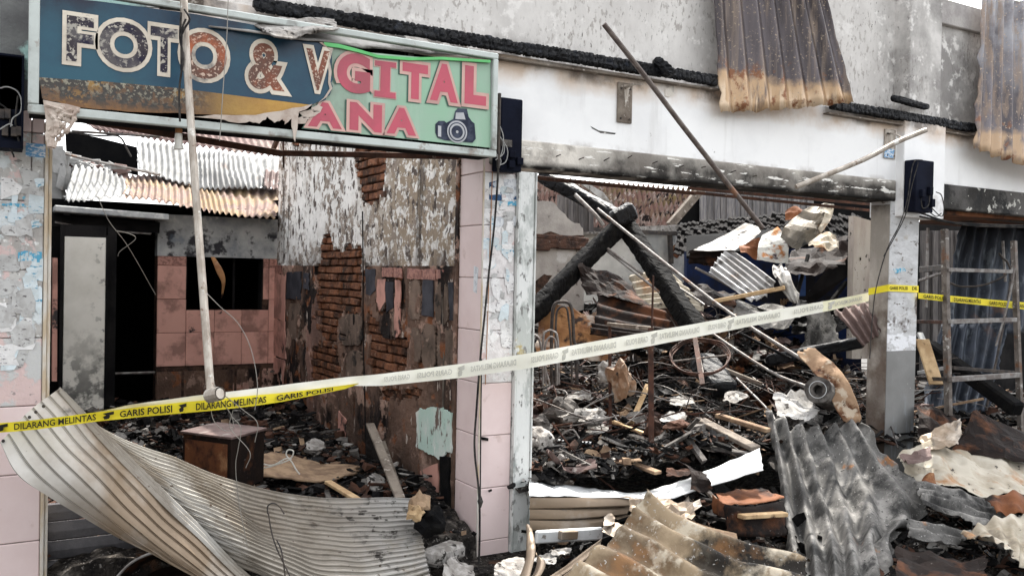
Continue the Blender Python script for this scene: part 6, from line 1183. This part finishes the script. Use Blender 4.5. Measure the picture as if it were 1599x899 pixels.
# orange and brown sheet metal at the back left
sheet('rust_sheet', [[(838, 470, 7.9), (880, 476, 7.8), (920, 492, 7.6), (944, 497, 7.5)], [(838, 500, 7.8), (885, 510, 7.6), (925, 520, 7.4), (950, 530, 7.3)], [(838, 550, 7.5), (885, 556, 7.4), (925, 560, 7.2), (950, 560, 7.1)]], 'orange', 'tan and orange scorched sheet standing behind the bent chair frames', crumple=(.04, 3), rag=(.03, 5), smooth=False, nu=11, nv=9)
sheet('rust_sheet', [[(902, 415, 7.9), (925, 420, 7.9), (960, 428, 7.8), (992, 458, 7.7)], [(908, 440, 7.8), (935, 446, 7.7), (965, 452, 7.6), (1000, 470, 7.5)], [(916, 458, 7.6), (940, 462, 7.5), (970, 470, 7.4), (1016, 480, 7.3)]], 'darkrust', 'dark brown ragged sheet under the left charred beam', crumple=(.05, 4), rag=(.08, 7), smooth=False, nu=11, nv=9)
sheet(CS, [[(936, 455, 7.6), (975, 468, 7.5), (1040, 486, 7.2)], [(928, 500, 7.2), (980, 510, 7.1), (1050, 520, 6.9)], [(920, 520, 7.0), (980, 526, 6.9), (1056, 534, 6.7)]], 'darkrust', 'dark brown corrugated sheet in the shadow left of the truss', nu=14, nv=50, corr=(5, .02, 'v', 'sin'), rag=(.04, 7))
sheet(CS, [[(985, 430, 8.6), (1035, 422, 8.6), (1060, 440, 8.6)], [(990, 462, 8.3), (1045, 456, 8.3), (1090, 468, 8.3)], [(1008, 482, 8.1), (1060, 480, 8.1), (1098, 484, 8.1)]], 'whitesheet', 'cream corrugated sheet behind the right charred beam', nu=14, nv=60, corr=(6, .02, 'v', 'sin'), rag=(.04, 7))
sheet(CS, [[(1302, 486, 7.1), (1330, 478, 7.1), (1358, 470, 7.1)], [(1325, 512, 6.95), (1345, 498, 6.95), (1366, 490, 6.95)], [(1348, 542, 6.9), (1362, 530, 6.9), (1376, 520, 6.9)]], 'mauve', 'mauve-brown corrugated sheet leaning behind the right pillar', nu=60, nv=12, corr=(4, .02, 'u', 'sin'), rag=(.04, 7))
sheet(CS, [[(1262, 488, 7.9), (1285, 484, 7.9), (1300, 492, 7.9)], [(1254, 545, 7.7), (1284, 548, 7.7), (1314, 540, 7.7)]], 'ashsheet', 'pale grey sheet standing behind the level charred beam', corr=(3, .01, 'u', 'sin'), rag=(.08, 5), crumple=(.03, 5))
sheet('plywood_strip', [[(1244, 550, 6.75), (1258, 545, 6.75), (1272, 543, 6.75)], [(1266, 575, 6.6), (1284, 566, 6.6), (1300, 566, 6.6)], [(1290, 610, 6.45), (1308, 600, 6.45), (1330, 604, 6.45)], [(1318, 658, 6.35), (1332, 662, 6.35), (1346, 655, 6.35)]], 'ply', 'curved scorched plywood strip leaning by the right pillar', 'plywood', thick=.008, rag=(.03, 5), crumple=(.015, 4))
sheet('white_sheet', [[(1208, 616, 6.7), (1245, 612, 6.7), (1284, 636, 6.6)], [(1212, 640, 6.5), (1245, 648, 6.4), (1282, 642, 6.5)], [(1222, 652, 6.3), (1240, 656, 6.3), (1262, 656, 6.3)]], 'paper', 'white singed sheet spread left of the paint roll', 'sheet', rag=(.08, 6), crumple=(.03, 6), smooth=False, nu=11, nv=9)
t = thing('sheet_roll', 'pale roll of sheeting seen end-on between plywood and white sheet', 'roll', tuple(at(1278, 632, t=6.4)))
ax = (A3((1300, 622, 6.75)) - A3((1277, 608, 6.38))); g = G(); c = A3((1277, 608, 6.38)); dn = ax.normalized(); a = dn.cross(Vector((0, 0, 1))).normalized(); b = dn.cross(a); n = 26; V = []
for off, r in ((0, .095), (0, .035), (.42, .095), (.10, .035)):
    V += [c + dn * off + (a * cos(2 * pi * k / n) + b * sin(2 * pi * k / n)) * r * (1 + .04 * sin(k * 5)) for k in range(n)]
F = []
for k in range(n): k2 = (k + 1) % n; F += [(k, k2, n + k2, n + k), (k, 2 * n + k, 2 * n + k2, k2), (n + k, n + k2, 3 * n + k2, 3 * n + k)]
F.append(tuple(2 * n + k for k in range(n))); F.append(tuple(3 * n + k for k in range(n)))
g.add(V, F); g.done('rolled_sheet', M['d_grey'], t); g = G()
for r in (.06,): g.tube([c - dn * .001 + (a * cos(2 * pi * k / n) + b * sin(2 * pi * k / n)) * r for k in range(n + 1)], .003, 4)
g.done('roll_edges', M['white_steel'], t)

# short shutter and white strip at the front of the middle shop
t = thing('short_shutter', 'collapsed pale shutter slats standing low beside the guide rail', 'roller shutter', tuple(at(905, 845, t=4.85)))
ys = [(776, 774), (794, 790), (811, 803), (828, 816)]
for i in range(3):
    slats([[(826, ys[i][0], 4.98), (900, ys[i][0], 5.15), (984, ys[i][1], 5.35)], [(826, ys[i + 1][0], 4.98), (900, ys[i + 1][0] - 1, 5.12), (982 - i * 4, ys[i + 1][1], 5.3)]], 1, 'galv', t, [(0, -.002), (.06, .008), (.5, .012), (.92, .006), (1, -.002)], nu=20)
g = G(); g.bar(at(836, 838, t=4.78), at(940, 832, t=5.0), .03, .068, ch=.008); g.done('bottom_bar', M['white_steel'], t)
g = G(); g.bar(at(874, 835, t=4.82), at(900, 834, t=4.88), .036, .045, ch=.003); g.done('lock_plate', M['galv'], t)
sheet('white_strip', [[(826, 751, 5.2), (900, 758, 5.4), (985, 768, 5.5), (1060, 752, 5.5), (1100, 735, 5.5), (1186, 699, 5.7)], [(826, 774, 4.97), (900, 776, 5.14), (985, 777, 5.3), (1040, 780, 5.25), (1106, 760, 5.3), (1192, 733, 5.45)]], 'white_steel', 'long bent white metal strip sweeping from the guide rail up to the right', 'metal strip', nu=60, nv=8, crumple=(.012, 5), rag=(.01, 8))
sheet('twisted_plate', [[(1060, 716, 5.6), (1076, 732, 5.5), (1086, 740, 5.5)], [(1078, 740, 5.3), (1098, 742, 5.25), (1106, 746, 5.2)], [(1078, 762, 5.2), (1096, 766, 5.15), (1112, 760, 5.15)]], 'darkrust', 'twisted brown plate folded over the long white strip', crumple=(.03, 6), rag=(.06, 6), smooth=False, nu=11, nv=9)
sheet('crumpled_sheet', [[(982, 780, 5.2), (1030, 784, 5.2), (1075, 778, 5.3)], [(985, 792, 5.1), (1035, 800, 5.05), (1094, 792, 5.1)], [(1010, 800, 5.0), (1045, 812, 4.95), (1080, 812, 4.95)]], 'galv', 'crumpled silver foil sheet below the long white strip', 'metal sheet', crumple=(.06, 7), rag=(.06, 7), smooth=False, nu=11, nv=9)
t = thing('rusty_tin_box', 'crushed rusty tin box left of the big grey corrugated sheet', 'tin box', tuple(at(1165, 842, t=5.2)))
for rows, m in (([[(1114, 770, 5.35), (1150, 764, 5.5), (1188, 764, 5.6)], [(1130, 786, 5.1), (1166, 786, 5.2), (1226, 776, 5.4)]], 'rust'), ([[(1112, 772, 5.2), (1116, 776, 5.15), (1132, 786, 5.05)], [(1112, 800, 5.15), (1120, 804, 5.1), (1134, 810, 5.0)]], 'rust'), ([[(1132, 788, 5.0), (1175, 790, 5.1), (1226, 780, 5.3)], [(1136, 835, 5.0), (1180, 838, 5.05), (1228, 836, 5.2)]], 'darkrust')):
    patch('tin_side', [pix(r) for r in rows], M[m], t, nu=16, nv=8, crumple=(.02, 7), rag=(.03, 5))
planks('lath', [((1156, 806, 5.0), (1226, 802, 5.2), .05, .025, 'wood', 'pale broken wood edge across the crushed tin box'), ((1088, 748, 5.5), (1135, 800, 5.1), .03, .02, 'greywood', 'grey stick in front of the crushed tin box')])
# ---------------------------------------------------------------- foreground corrugated sheets
sheet(CS, [[(1196, 640, 6.25), (1240, 668, 6.2), (1295, 668, 6.3), (1346, 658, 6.4)], [(1210, 710, 6.0), (1262, 730, 5.9), (1325, 735, 6.0), (1395, 722, 6.15)], [(1222, 800, 5.6), (1285, 815, 5.5), (1350, 808, 5.55), (1450, 792, 5.75)], [(1232, 860, 5.3), (1296, 870, 5.15), (1350, 850, 5.2), (1412, 826, 5.5)], [(1248, 925, 4.95), (1300, 935, 4.8), (1360, 925, 4.9), (1398, 880, 5.3)]], 'ashsheet',
      'big ash-grey corrugated sheet crumpled in front of the right pillar', nu=150, nv=70, corr=(6, .034, 'u', 'sin'), crumple=(.05, 1.5), rag=(.03, 9), dent=.012, seed=2)
sheet(CS, [[(1008, 768, 4.75), (1080, 815, 4.7), (1165, 846, 4.75), (1262, 880, 4.8)], [(982, 808, 4.55), (1060, 850, 4.45), (1150, 885, 4.5), (1240, 925, 4.5)], [(930, 858, 4.25), (1010, 895, 4.2), (1100, 935, 4.2), (1190, 975, 4.2)], [(872, 905, 4.0), (950, 945, 3.95), (1040, 985, 3.95), (1120, 1030, 3.95)]], 'brownsheet',
      'burnt tan corrugated sheet peaking at the bottom centre of the foreground', nu=60, nv=110, corr=(5, .03, 'v', 'sin'), crumple=(.05, 1.5), rag=(.03, 8), dent=.008, seed=4)
sheet('wood_edge', [[(1050, 800, 4.85), (1100, 820, 4.85), (1150, 832, 4.9)], [(1060, 808, 4.75), (1100, 830, 4.75), (1152, 842, 4.8)]], 'd_tan', 'pale board edge showing behind the burnt tan sheet', 'board', thick=.01)
sheet(CS, [[(1402, 712, 6.3), (1440, 696, 6.5), (1500, 702, 6.7), (1640, 728, 7.0)], [(1412, 735, 6.1), (1455, 728, 6.2), (1510, 738, 6.3), (1640, 758, 6.5)], [(1452, 760, 5.9), (1480, 762, 5.95), (1530, 774, 6.0), (1640, 782, 6.2)]], 'whitesheet', 'broad cream-white crushed sheet right of the right pillar foot', nu=60, nv=40, corr=(3, .015, 'u', 'sin'), crumple=(.045, 4), rag=(.03, 8), dent=.02)
sheet(CS, [[(1428, 748, 5.95), (1480, 762, 5.9), (1530, 776, 5.9), (1570, 786, 5.9)], [(1436, 770, 5.75), (1482, 782, 5.7), (1530, 798, 5.7), (1576, 800, 5.75)], [(1440, 788, 5.6), (1484, 800, 5.55), (1520, 818, 5.5), (1536, 826, 5.5)]], 'ashsheet', 'grey corrugated strip sticking out right of the big grey sheet', nu=30, nv=50, corr=(3.5, .02, 'v', 'sin'), crumple=(.03, 4), rag=(.03, 8), seed=6)
sheet(CS, [[(1415, 815, 5.5), (1460, 820, 5.5), (1520, 826, 5.5)], [(1420, 838, 5.35), (1455, 845, 5.3), (1492, 850, 5.3)]], 'ashsheet', 'small grey corrugated scrap below the corrugated strip', nu=20, nv=24, corr=(2, .02, 'v', 'sin'), crumple=(.03, 5), rag=(.05, 8), seed=7)
sheet(CS, [[(1540, 775, 5.75), (1590, 770, 5.8), (1660, 760, 6.0)], [(1556, 800, 5.6), (1596, 802, 5.6), (1660, 800, 5.8)]], 'rust', 'rust-brown curved sheet at the right edge above the cream one', nu=40, nv=14, corr=(3, .015, 'u', 'sin'), crumple=(.03, 5), rag=(.03, 8))
sheet(CS, [[(1500, 832, 5.35), (1545, 812, 5.5), (1600, 802, 5.6), (1660, 800, 5.7)], [(1520, 842, 5.2), (1560, 838, 5.3), (1600, 840, 5.35), (1660, 840, 5.4)], [(1545, 840, 5.1), (1575, 858, 5.1), (1605, 884, 5.1), (1660, 905, 5.1)]], 'whitesheet', 'cream corrugated sheet at the bottom right corner', nu=70, nv=24, corr=(6, .014, 'u', 'sin'), crumple=(.03, 4), rag=(.03, 8), seed=5)
sheet('bent_plate', [[(1515, 655, 7.0), (1522, 640, 7.1), (1560, 660, 7.1), (1640, 690, 7.3)], [(1496, 690, 6.8), (1530, 690, 6.8), (1570, 700, 6.8), (1640, 712, 7.0)], [(1484, 706, 6.7), (1530, 712, 6.7), (1570, 718, 6.7), (1640, 730, 6.9)]], 'darkrust', 'dark bent plate rising to a point at the right edge', crumple=(.03, 4), rag=(.03, 6), smooth=False, nu=11, nv=9)
sheet('bent_plate', [[(1432, 634, 7.0), (1455, 632, 7.1), (1486, 652, 7.2)], [(1432, 668, 6.8), (1460, 672, 6.8), (1500, 668, 6.9)], [(1436, 688, 6.7), (1460, 690, 6.7), (1482, 680, 6.7)]], 'darkrust', 'dark brown curled plate close to the right pillar foot', crumple=(.05, 5), rag=(.05, 6), smooth=False, nu=11, nv=9)
sheet('bent_plate', [[(1434, 690, 6.6), (1470, 668, 6.7), (1500, 655, 6.8)], [(1440, 696, 6.5), (1474, 690, 6.5), (1502, 672, 6.6)], [(1450, 700, 6.4), (1480, 698, 6.4), (1496, 692, 6.5)]], 'galv', 'silver crumpled plate between the brown plate and the cream sheet', crumple=(.04, 6), rag=(.05, 6), smooth=False, nu=11, nv=9)
sheet('bent_plate', [[(1405, 712, 6.2), (1435, 704, 6.2), (1452, 698, 6.3)], [(1418, 726, 6.0), (1440, 724, 6.0), (1455, 716, 6.1)]], 'mauve', 'small mauve folded plate at the foot of the right pillar', crumple=(.03, 7), rag=(.05, 6), smooth=False, nu=11, nv=9)
sheet('bent_plate', [[(1400, 850, 5.2), (1470, 868, 5.1), (1540, 872, 5.1)], [(1400, 905, 4.7), (1460, 915, 4.7), (1540, 910, 4.7)]], 'darkrust', 'dark plate put in for the deep shadow at the bottom right', crumple=(.04, 5), rag=(.05, 6), smooth=False, nu=11, nv=9)  # dark sheet colour stands in for the shadow below the cream sheets
sheet('bent_plate', [[(1440, 745, 6.0), (1456, 738, 6.0), (1462, 755, 6.0)], [(1436, 758, 5.9), (1452, 762, 5.9), (1464, 766, 5.9)]], 'rust', 'small rusty scrap between cream and grey sheets', crumple=(.02, 8), rag=(.05, 6), smooth=False, nu=11, nv=9)
# curled blade of shutter at bottom centre left
t = thing('curled_shutter_end', 'fan of curled shutter ends at the foot of the guide rail', 'metal sheet', tuple(at(850, 899, t=4.3)))
for rows in ([[(826, 818, 4.6), (832, 830, 4.55), (836, 860, 4.4), (824, 912, 4.1)], [(822, 822, 4.6), (822, 845, 4.5), (820, 875, 4.35), (806, 912, 4.15)]], [[(842, 868, 4.45), (852, 878, 4.4), (846, 895, 4.3), (828, 915, 4.2)], [(838, 862, 4.5), (838, 880, 4.4), (830, 900, 4.3), (812, 918, 4.2)]],
             [[(940, 840, 4.6), (905, 866, 4.45), (880, 885, 4.35), (838, 912, 4.2)], [(938, 850, 4.55), (910, 876, 4.4), (880, 896, 4.3), (850, 915, 4.15)]], [[(935, 856, 4.5), (905, 880, 4.35), (880, 898, 4.25), (866, 915, 4.2)], [(935, 864, 4.5), (910, 888, 4.35), (895, 900, 4.25), (880, 918, 4.2)]]):
    patch('curled_slat', [pix(r) for r in rows], M['galv'], t, nu=24, nv=6, thick=.002, bulge=.012)
for i, (cx, cy, tt, w_, h_, m, lab) in enumerate(((850, 872, 4.5, 20, 8, 'paper', 'white plate fragment below the short shutter'), (875, 862, 4.6, 16, 7, 'd_white', 'pale crushed fragment under the bottom bar'), (958, 826, 4.9, 18, 8, 'galv', 'torn silver foil piece at the end of the short shutter'), (952, 812, 4.95, 9, 9, 'galv', 'small upright foil piece beside the torn one'), (910, 890, 4.35, 14, 6, 'd_grey', 'grey fragment in front of the curled slats'), (1060, 738, 5.6, 20, 6, 'd_brown', 'brown fragment behind the twisted plate'), (1120, 745, 5.6, 16, 8, 'd_black', 'black fragment left of the big grey sheet'), (1210, 722, 6.1, 10, 14, 'd_grey', 'grey fragment at the left edge of the big grey sheet'))):
    sheet('fragment', [[(cx - w_, cy - h_ * .4, tt + .05), (cx, cy - h_, tt + .1), (cx + w_, cy - h_ * .6, tt + .1)], [(cx - w_ * .9, cy + h_ * .6, tt - .05), (cx + 2, cy + h_, tt - .05), (cx + w_ * .9, cy + h_ * .4, tt)]], m, lab, 'fragment', rag=(.1, 5), crumple=(.03, 8), nu=9, nv=7, smooth=False, seed=i + 20)

# ---------------------------------------------------------------- right shop
t = thing('shelf_frame', 'burnt steel shelf frame with rungs standing in the right shop', 'shelf frame', tuple(at(1480, 648, t=7.3)))
def fb(nm, a, b, w_, m='grey_steel', h=None): g = G(); g.bar(A3(a), A3(b), w_, h, ch=.002); g.done(nm, M[m], t)
fb('post', (1475, 358, 7.2), (1481, 648, 7.1), .045, 'post_steel'); fb('post', (1583, 376, 7.6), (1594, 675, 7.5), .04, 'post_steel')
fb('post', (1449, 356, 8.2), (1446, 480, 8.1), .02, 'grey_steel'); fb('post', (1566, 376, 8.6), (1570, 440, 8.6), .02, 'grey_steel')
fb('rung', (1480, 421, 7.15), (1584, 424, 7.55), .02, 'grey_steel', .03); fb('rung', (1483, 502, 7.1), (1586, 499, 7.5), .03, 'grey_steel', .035); fb('rung', (1484, 592, 7.05), (1592, 585, 7.5), .03, 'grey_steel', .04)
fb('rung', (1487, 574, 7.6), (1590, 582, 8.0), .03, 'dark_steel', .03); fb('rung', (1438, 421, 8.0), (1474, 418, 7.2), .03, 'dark_steel', .05); fb('rung', (1436, 438, 8.0), (1476, 424, 7.2), .02, 'grey_steel')
fb('rung', (1434, 502, 8.0), (1478, 503, 7.15), .025, 'rusty_steel', .03); fb('rung', (1434, 582, 7.9), (1480, 574, 7.4), .02, 'white_steel', .03); fb('rung', (1432, 590, 7.6), (1478, 592, 7.1), .02, 'dark_steel', .03)
tubes('sagging_cable', [[(1482, 441), (1500, 447), (1530, 446), (1555, 438), (1572, 428)]], .009, 'dark_steel', 'dark cable sagging between the shelf posts', 'cable', t=7.5)
tubes('loose_cables', [[(1436, 332), (1480, 346), (1530, 350), (1600, 352), (1700, 350)], [(1436, 338), (1500, 350), (1560, 354), (1700, 356)]], .008, 'cable', 'two black cables running under the lintel of the right shop', 'cable', t=6.9)
M['darkblue'] = mat('blue_grey_smoked_sheet', (.055, .065, .085), (.03, .035, .045), 3, st=(2, 2, .4), layers=[dict(col=(.14, .16, .18), scale=5, lo=.55, hi=.66, st=(2, 2, .3)), dict(col=(.12, .07, .05), scale=2, lo=.62, hi=.7)], rough=.5, metal=.4)
sheet(CS, [[(1500, 352, 9.0), (1560, 354, 9.1), (1660, 356, 9.3)], [(1486, 430, 8.9), (1550, 430, 9.0), (1650, 430, 9.2)], [(1478, 520, 8.7), (1540, 520, 8.8), (1640, 520, 9.0)]], 'darkblue', 'blue-grey smoked corrugated sheet hanging behind the shelf frame', nu=80, nv=20, corr=(7, .03, 'u', 'sin'), rag=(.02, 6), crumple=(.03, 2))
sheet(CS, [[(1470, 505, 8.5), (1520, 505, 8.5), (1575, 505, 8.6)], [(1455, 570, 8.3), (1510, 575, 8.3), (1560, 570, 8.4)], [(1440, 640, 8.0), (1500, 645, 8.0), (1540, 640, 8.1)]], 'darkblue', 'lower dark corrugated sheet leaning behind the shelf frame', nu=60, nv=20, corr=(6, .03, 'u', 'sin'), rag=(.03, 6), crumple=(.03, 2), seed=3)
g = G(); g.slab(pix([(1436, 346), (1720, 358), (1720, 720), (1436, 700)], Y=7.9), (0, .1, 0)); g.done('back_wall', M['soot_wall'], label='sooty back wall of the right shop', cat='wall')
g = G(); g.slab([at(1436, 332, t=7.1), at(1720, 352, t=8.6), at(1720, 364, t=11), at(1436, 350, t=9.5)], (0, 0, .03)); g.done('ceiling_board', M['rust'], label='orange-brown ceiling board under the lintel of the right shop', cat='ceiling board')
for i in range(7):
    x = 1440 + i * 9; g = G(); g.slab(pix([(x, 360), (x + 7.5, 360), (x + 6, 640), (x - 2, 640)], Y=7.6 + (i % 2) * .04), (0, .03, 0))
    if i == 0: t3 = thing('plank_partition', 'sooty vertical planks left of the shelf post in the right shop', 'plank wall', tuple(at(1470, 640, Y=7.6)))
    g.done('plank', M['plank_dark'], t3)
planks('timber', [((1590, 640, 7.3), (1450, 540, 8.4), .12, .12, 'char2', 'charred timber slanting low behind the shelf frame'), ((1440, 530, 7.5), (1462, 600, 7.3), .12, .02, 'wood', 'tan board leaning beside the right pillar in the right shop'), ((1452, 560, 7.6), (1436, 520, 7.8), .05, .03, 'white_steel', 'white bar end beside the right pillar')])
poles([([(1585, 415, 7.4), (1575, 470, 7.4), (1555, 540, 7.4)], .008, 'grey_steel', 'thin pale rod hanging beside the far shelf post'), ([(1560, 395, 8), (1578, 440, 8), (1540, 640, 7.8)], .01, 'dark_steel', 'thin dark rod leaning behind the far shelf post')], 'rod', 'rod')
g = G(); g.slab(pix([(1440, 280), (1440, 335), (1392, 325), (1392, 312)], Y=4.9), (0, .02, 0))

# ---------------------------------------------------------------- police tape
t = thing('police_tape', 'yellow police tape reading DILARANG MELINTAS GARIS POLISI stretched across all the shops', 'barrier tape', tuple(at(780, 575, t=4.9)))
def lerp_tab(tab, x):
    for a, b in zip(tab, tab[1:]):
        if x <= b[0]:
            f = (x - a[0]) / (b[0] - a[0]); return [a[i] + (b[i] - a[i]) * f for i in range(1, len(a))]
    return list(tab[-1][1:])
DEP = [(-420, 3.6), (-120, 3.30), (0, 3.27), (60, 3.22), (160, 3.42), (330, 3.6), (450, 4.1), (560, 4.5), (725, 4.9), (835, 4.93), (1000, 5.7), (1200, 6.5), (1357, 7.08)]
YEL = [(-420, 704, 719), (-120, 672, 687), (0, 660, 675), (60, 655, 670), (160, 642, 656.5), (270, 629, 646), (330, 623.5, 641), (400, 616.5, 633), (440, 613, 627), (470, 609.5, 621), (540, 601, 607), (560, 598, 599)]
WHT = [(150, 643, 643.2), (200, 632, 637), (300, 618, 626.5), (400, 606, 617), (470, 597, 610), (545, 588, 602), (600, 583, 602), (725, 567, 589), (835, 549.5, 573), (1000, 520, 543), (1200, 485, 504), (1300, 468, 484), (1357, 456.5, 470)]
def ribbon(tab, x0, x1, m, nm, dy=0, n=90, wave=1.0):
    V = []; F = []; R_ = 5
    for i in range(n + 1):
        x = x0 + (x1 - x0) * i / n; a, b = lerp_tab(tab, x); dp = lerp_tab(DEP, x)[0]
        for k in range(R_):
            f = k / (R_ - 1); V.append(at(x, a + (b - a) * f + .5 * wave * noise.noise(Vector((x * .02, 0, 0))), t=dp + dy + .012 * (f - .5) + .006 * noise.noise(Vector((x * .03, f, 2)))))
    for i in range(n):
        for k in range(R_ - 1): F.append((i * R_ + k, i * R_ + k + 1, (i + 1) * R_ + k + 1, (i + 1) * R_ + k))
    return mk(nm, V, F, M[m], t, smooth=True)
ribbon(YEL, -420, 560, 'yellow', 'printed_side', -.002); ribbon(WHT, 150, 1285, 'tapeback', 'reverse_side', .006, 150); ribbon(WHT, 1285, 1357, 'tapeyel2', 'reverse_side', .006, 40)
def tword(s, x0, x1, tab, m, y0=.16, y1=.84, flip=False, dp0=0, depfn=None):
    v, f = text2d(s, .02, 2); mn = v.min(0); mx = v.max(0); V = []
    for p in v:
        fx = (p[0] - mn[0]) / (mx[0] - mn[0]); fy = (p[1] - mn[1]) / (mx[1] - mn[1])
        if flip: fx = 1 - fx
        x = x0 + (x1 - x0) * fx; a, b = lerp_tab(tab, x); ff = y1 + (y0 - y1) * fy
        dp = depfn(x) if depfn else lerp_tab(DEP, x)[0]
        V.append(at(x, a + (b - a) * ff + .5 * noise.noise(Vector((x * .02, 0, 0))), t=dp - .016 + dp0))
    return mk('lettering', V, f, M[m], t)
tword('DILARANG MELINTAS', 22, 150, YEL, 'print'); tword('GARIS POLISI', 187, 269, YEL, 'print'); tword('DILARANG MELINTAS', 306, 416, YEL, 'print', .2, .85); tword('GARIS POLISI', 432, 520, YEL, 'print', .2, .85)
def icon(x, m, tab, s=1, dp0=0):
    out = [(-9, .25), (9, .12), (9, .42), (2, .5), (3, .62), (1, .85), (-6, .9), (-8, .6), (-3, .45)]; P = []
    for dx, fy in out:
        a, b = lerp_tab(tab, x + dx * s); P.append(at(x + dx * s, a + (b - a) * fy, t=lerp_tab(DEP, x)[0] - .016 + dp0))
    g = G(); g.slab(P, (0, .0015, 0)); g.done('hand_symbol', M[m], t)
icon(169, 'print', YEL); icon(285, 'print', YEL, .7); icon(3, 'print', YEL)
for s, a, b in (('GARIS POLISI', 600, 640), ('DILARANG MELINTAS', 735, 806), ('GARIS POLISI', 652, 706), ('GARIS POLISI', 830, 872), ('DILARANG MELINTAS', 893, 962), ('GARIS POLISI', 978, 1012), ('DILARANG MELINTAS', 1030, 1092), ('GARIS POLISI', 1106, 1134), ('DILARANG MELINTAS', 1150, 1218), ('GARIS POLISI', 1240, 1286), ('DILARANG MELINTAS', 1304, 1346)):
    tword(s, a, b, WHT, 'print_faint', .28, .68, flip=True, dp0=.002)
for x in (720, 882, 1021, 1141, 1298): icon(x, 'print_faint', WHT, .6, .002)
# wrap round the right pillar and on to the right
P3 = [(RX0 - .006, 4.647), (RX0 - .006, YF - .004), (RX0 + .0, YF - .008), (RX1 + .004, YF - .008), (RX1 + .006, YF + .05)]
za = [at(1357, 455, X=RX0).z, at(1391, 449, X=RX0).z, at(1391, 449, Y=YF).z, at(1436, 451, Y=YF).z, at(1436, 451, Y=YF).z]
V = []; F = []
for (x, y), zc in zip(P3, za): V += [(x, y, zc + .024), (x, y, zc - .028)]
for i in range(4): F.append((i * 2, i * 2 + 1, i * 2 + 3, i * 2 + 2))
mk('pillar_wrap', V, F, M['yellow'], t)
def wword(s, f0, f1, flip=False):
    v, f = text2d(s, .02, 2); mn = v.min(0); mx = v.max(0); V = []
    for p in v:
        fx = (p[0] - mn[0]) / (mx[0] - mn[0]); fx = 1 - fx if flip else fx; fy = (p[1] - mn[1]) / (mx[1] - mn[1])
        V.append((RX0 + (RX1 - RX0) * (f0 + (f1 - f0) * fx), YF - .0095, za[2] - .016 + .026 * fy))
    mk('lettering', V, f, M['print'], t)
wword('GARIS POLISI', -.0, .62) ; wword('DIL', .78, .98)
RT = [(1434, 457, 466), (1480, 461, 471), (1540, 467, 477), (1600, 472, 483), (1720, 482, 494)]
V = []; F = []
for i in range(31):
    x = 1434 + 286 * i / 30; a, b = lerp_tab(RT, x); tt = at(1434, 460, Y=YF - .012).y; dpt = 6.98 + (x - 1434) / 166 * .75
    V += [at(x, a, t=dpt), at(x, b, t=dpt + .01)]
for i in range(30): F.append((i * 2, i * 2 + 1, i * 2 + 3, i * 2 + 2))
mk('printed_side', V, F, M['yellow'], t)
dfn = lambda x: 6.98 + (x - 1434) / 166 * .75
for s, a, b in (('GARIS POLISI', 1442, 1476), ('DILARANG MELINTAS', 1490, 1532), ('GARIS POLISI', 1545, 1572), ('DILARANG MELINTAS', 1580, 1625)): tword(s, a, b, RT, 'print', .22, .8, depfn=dfn)
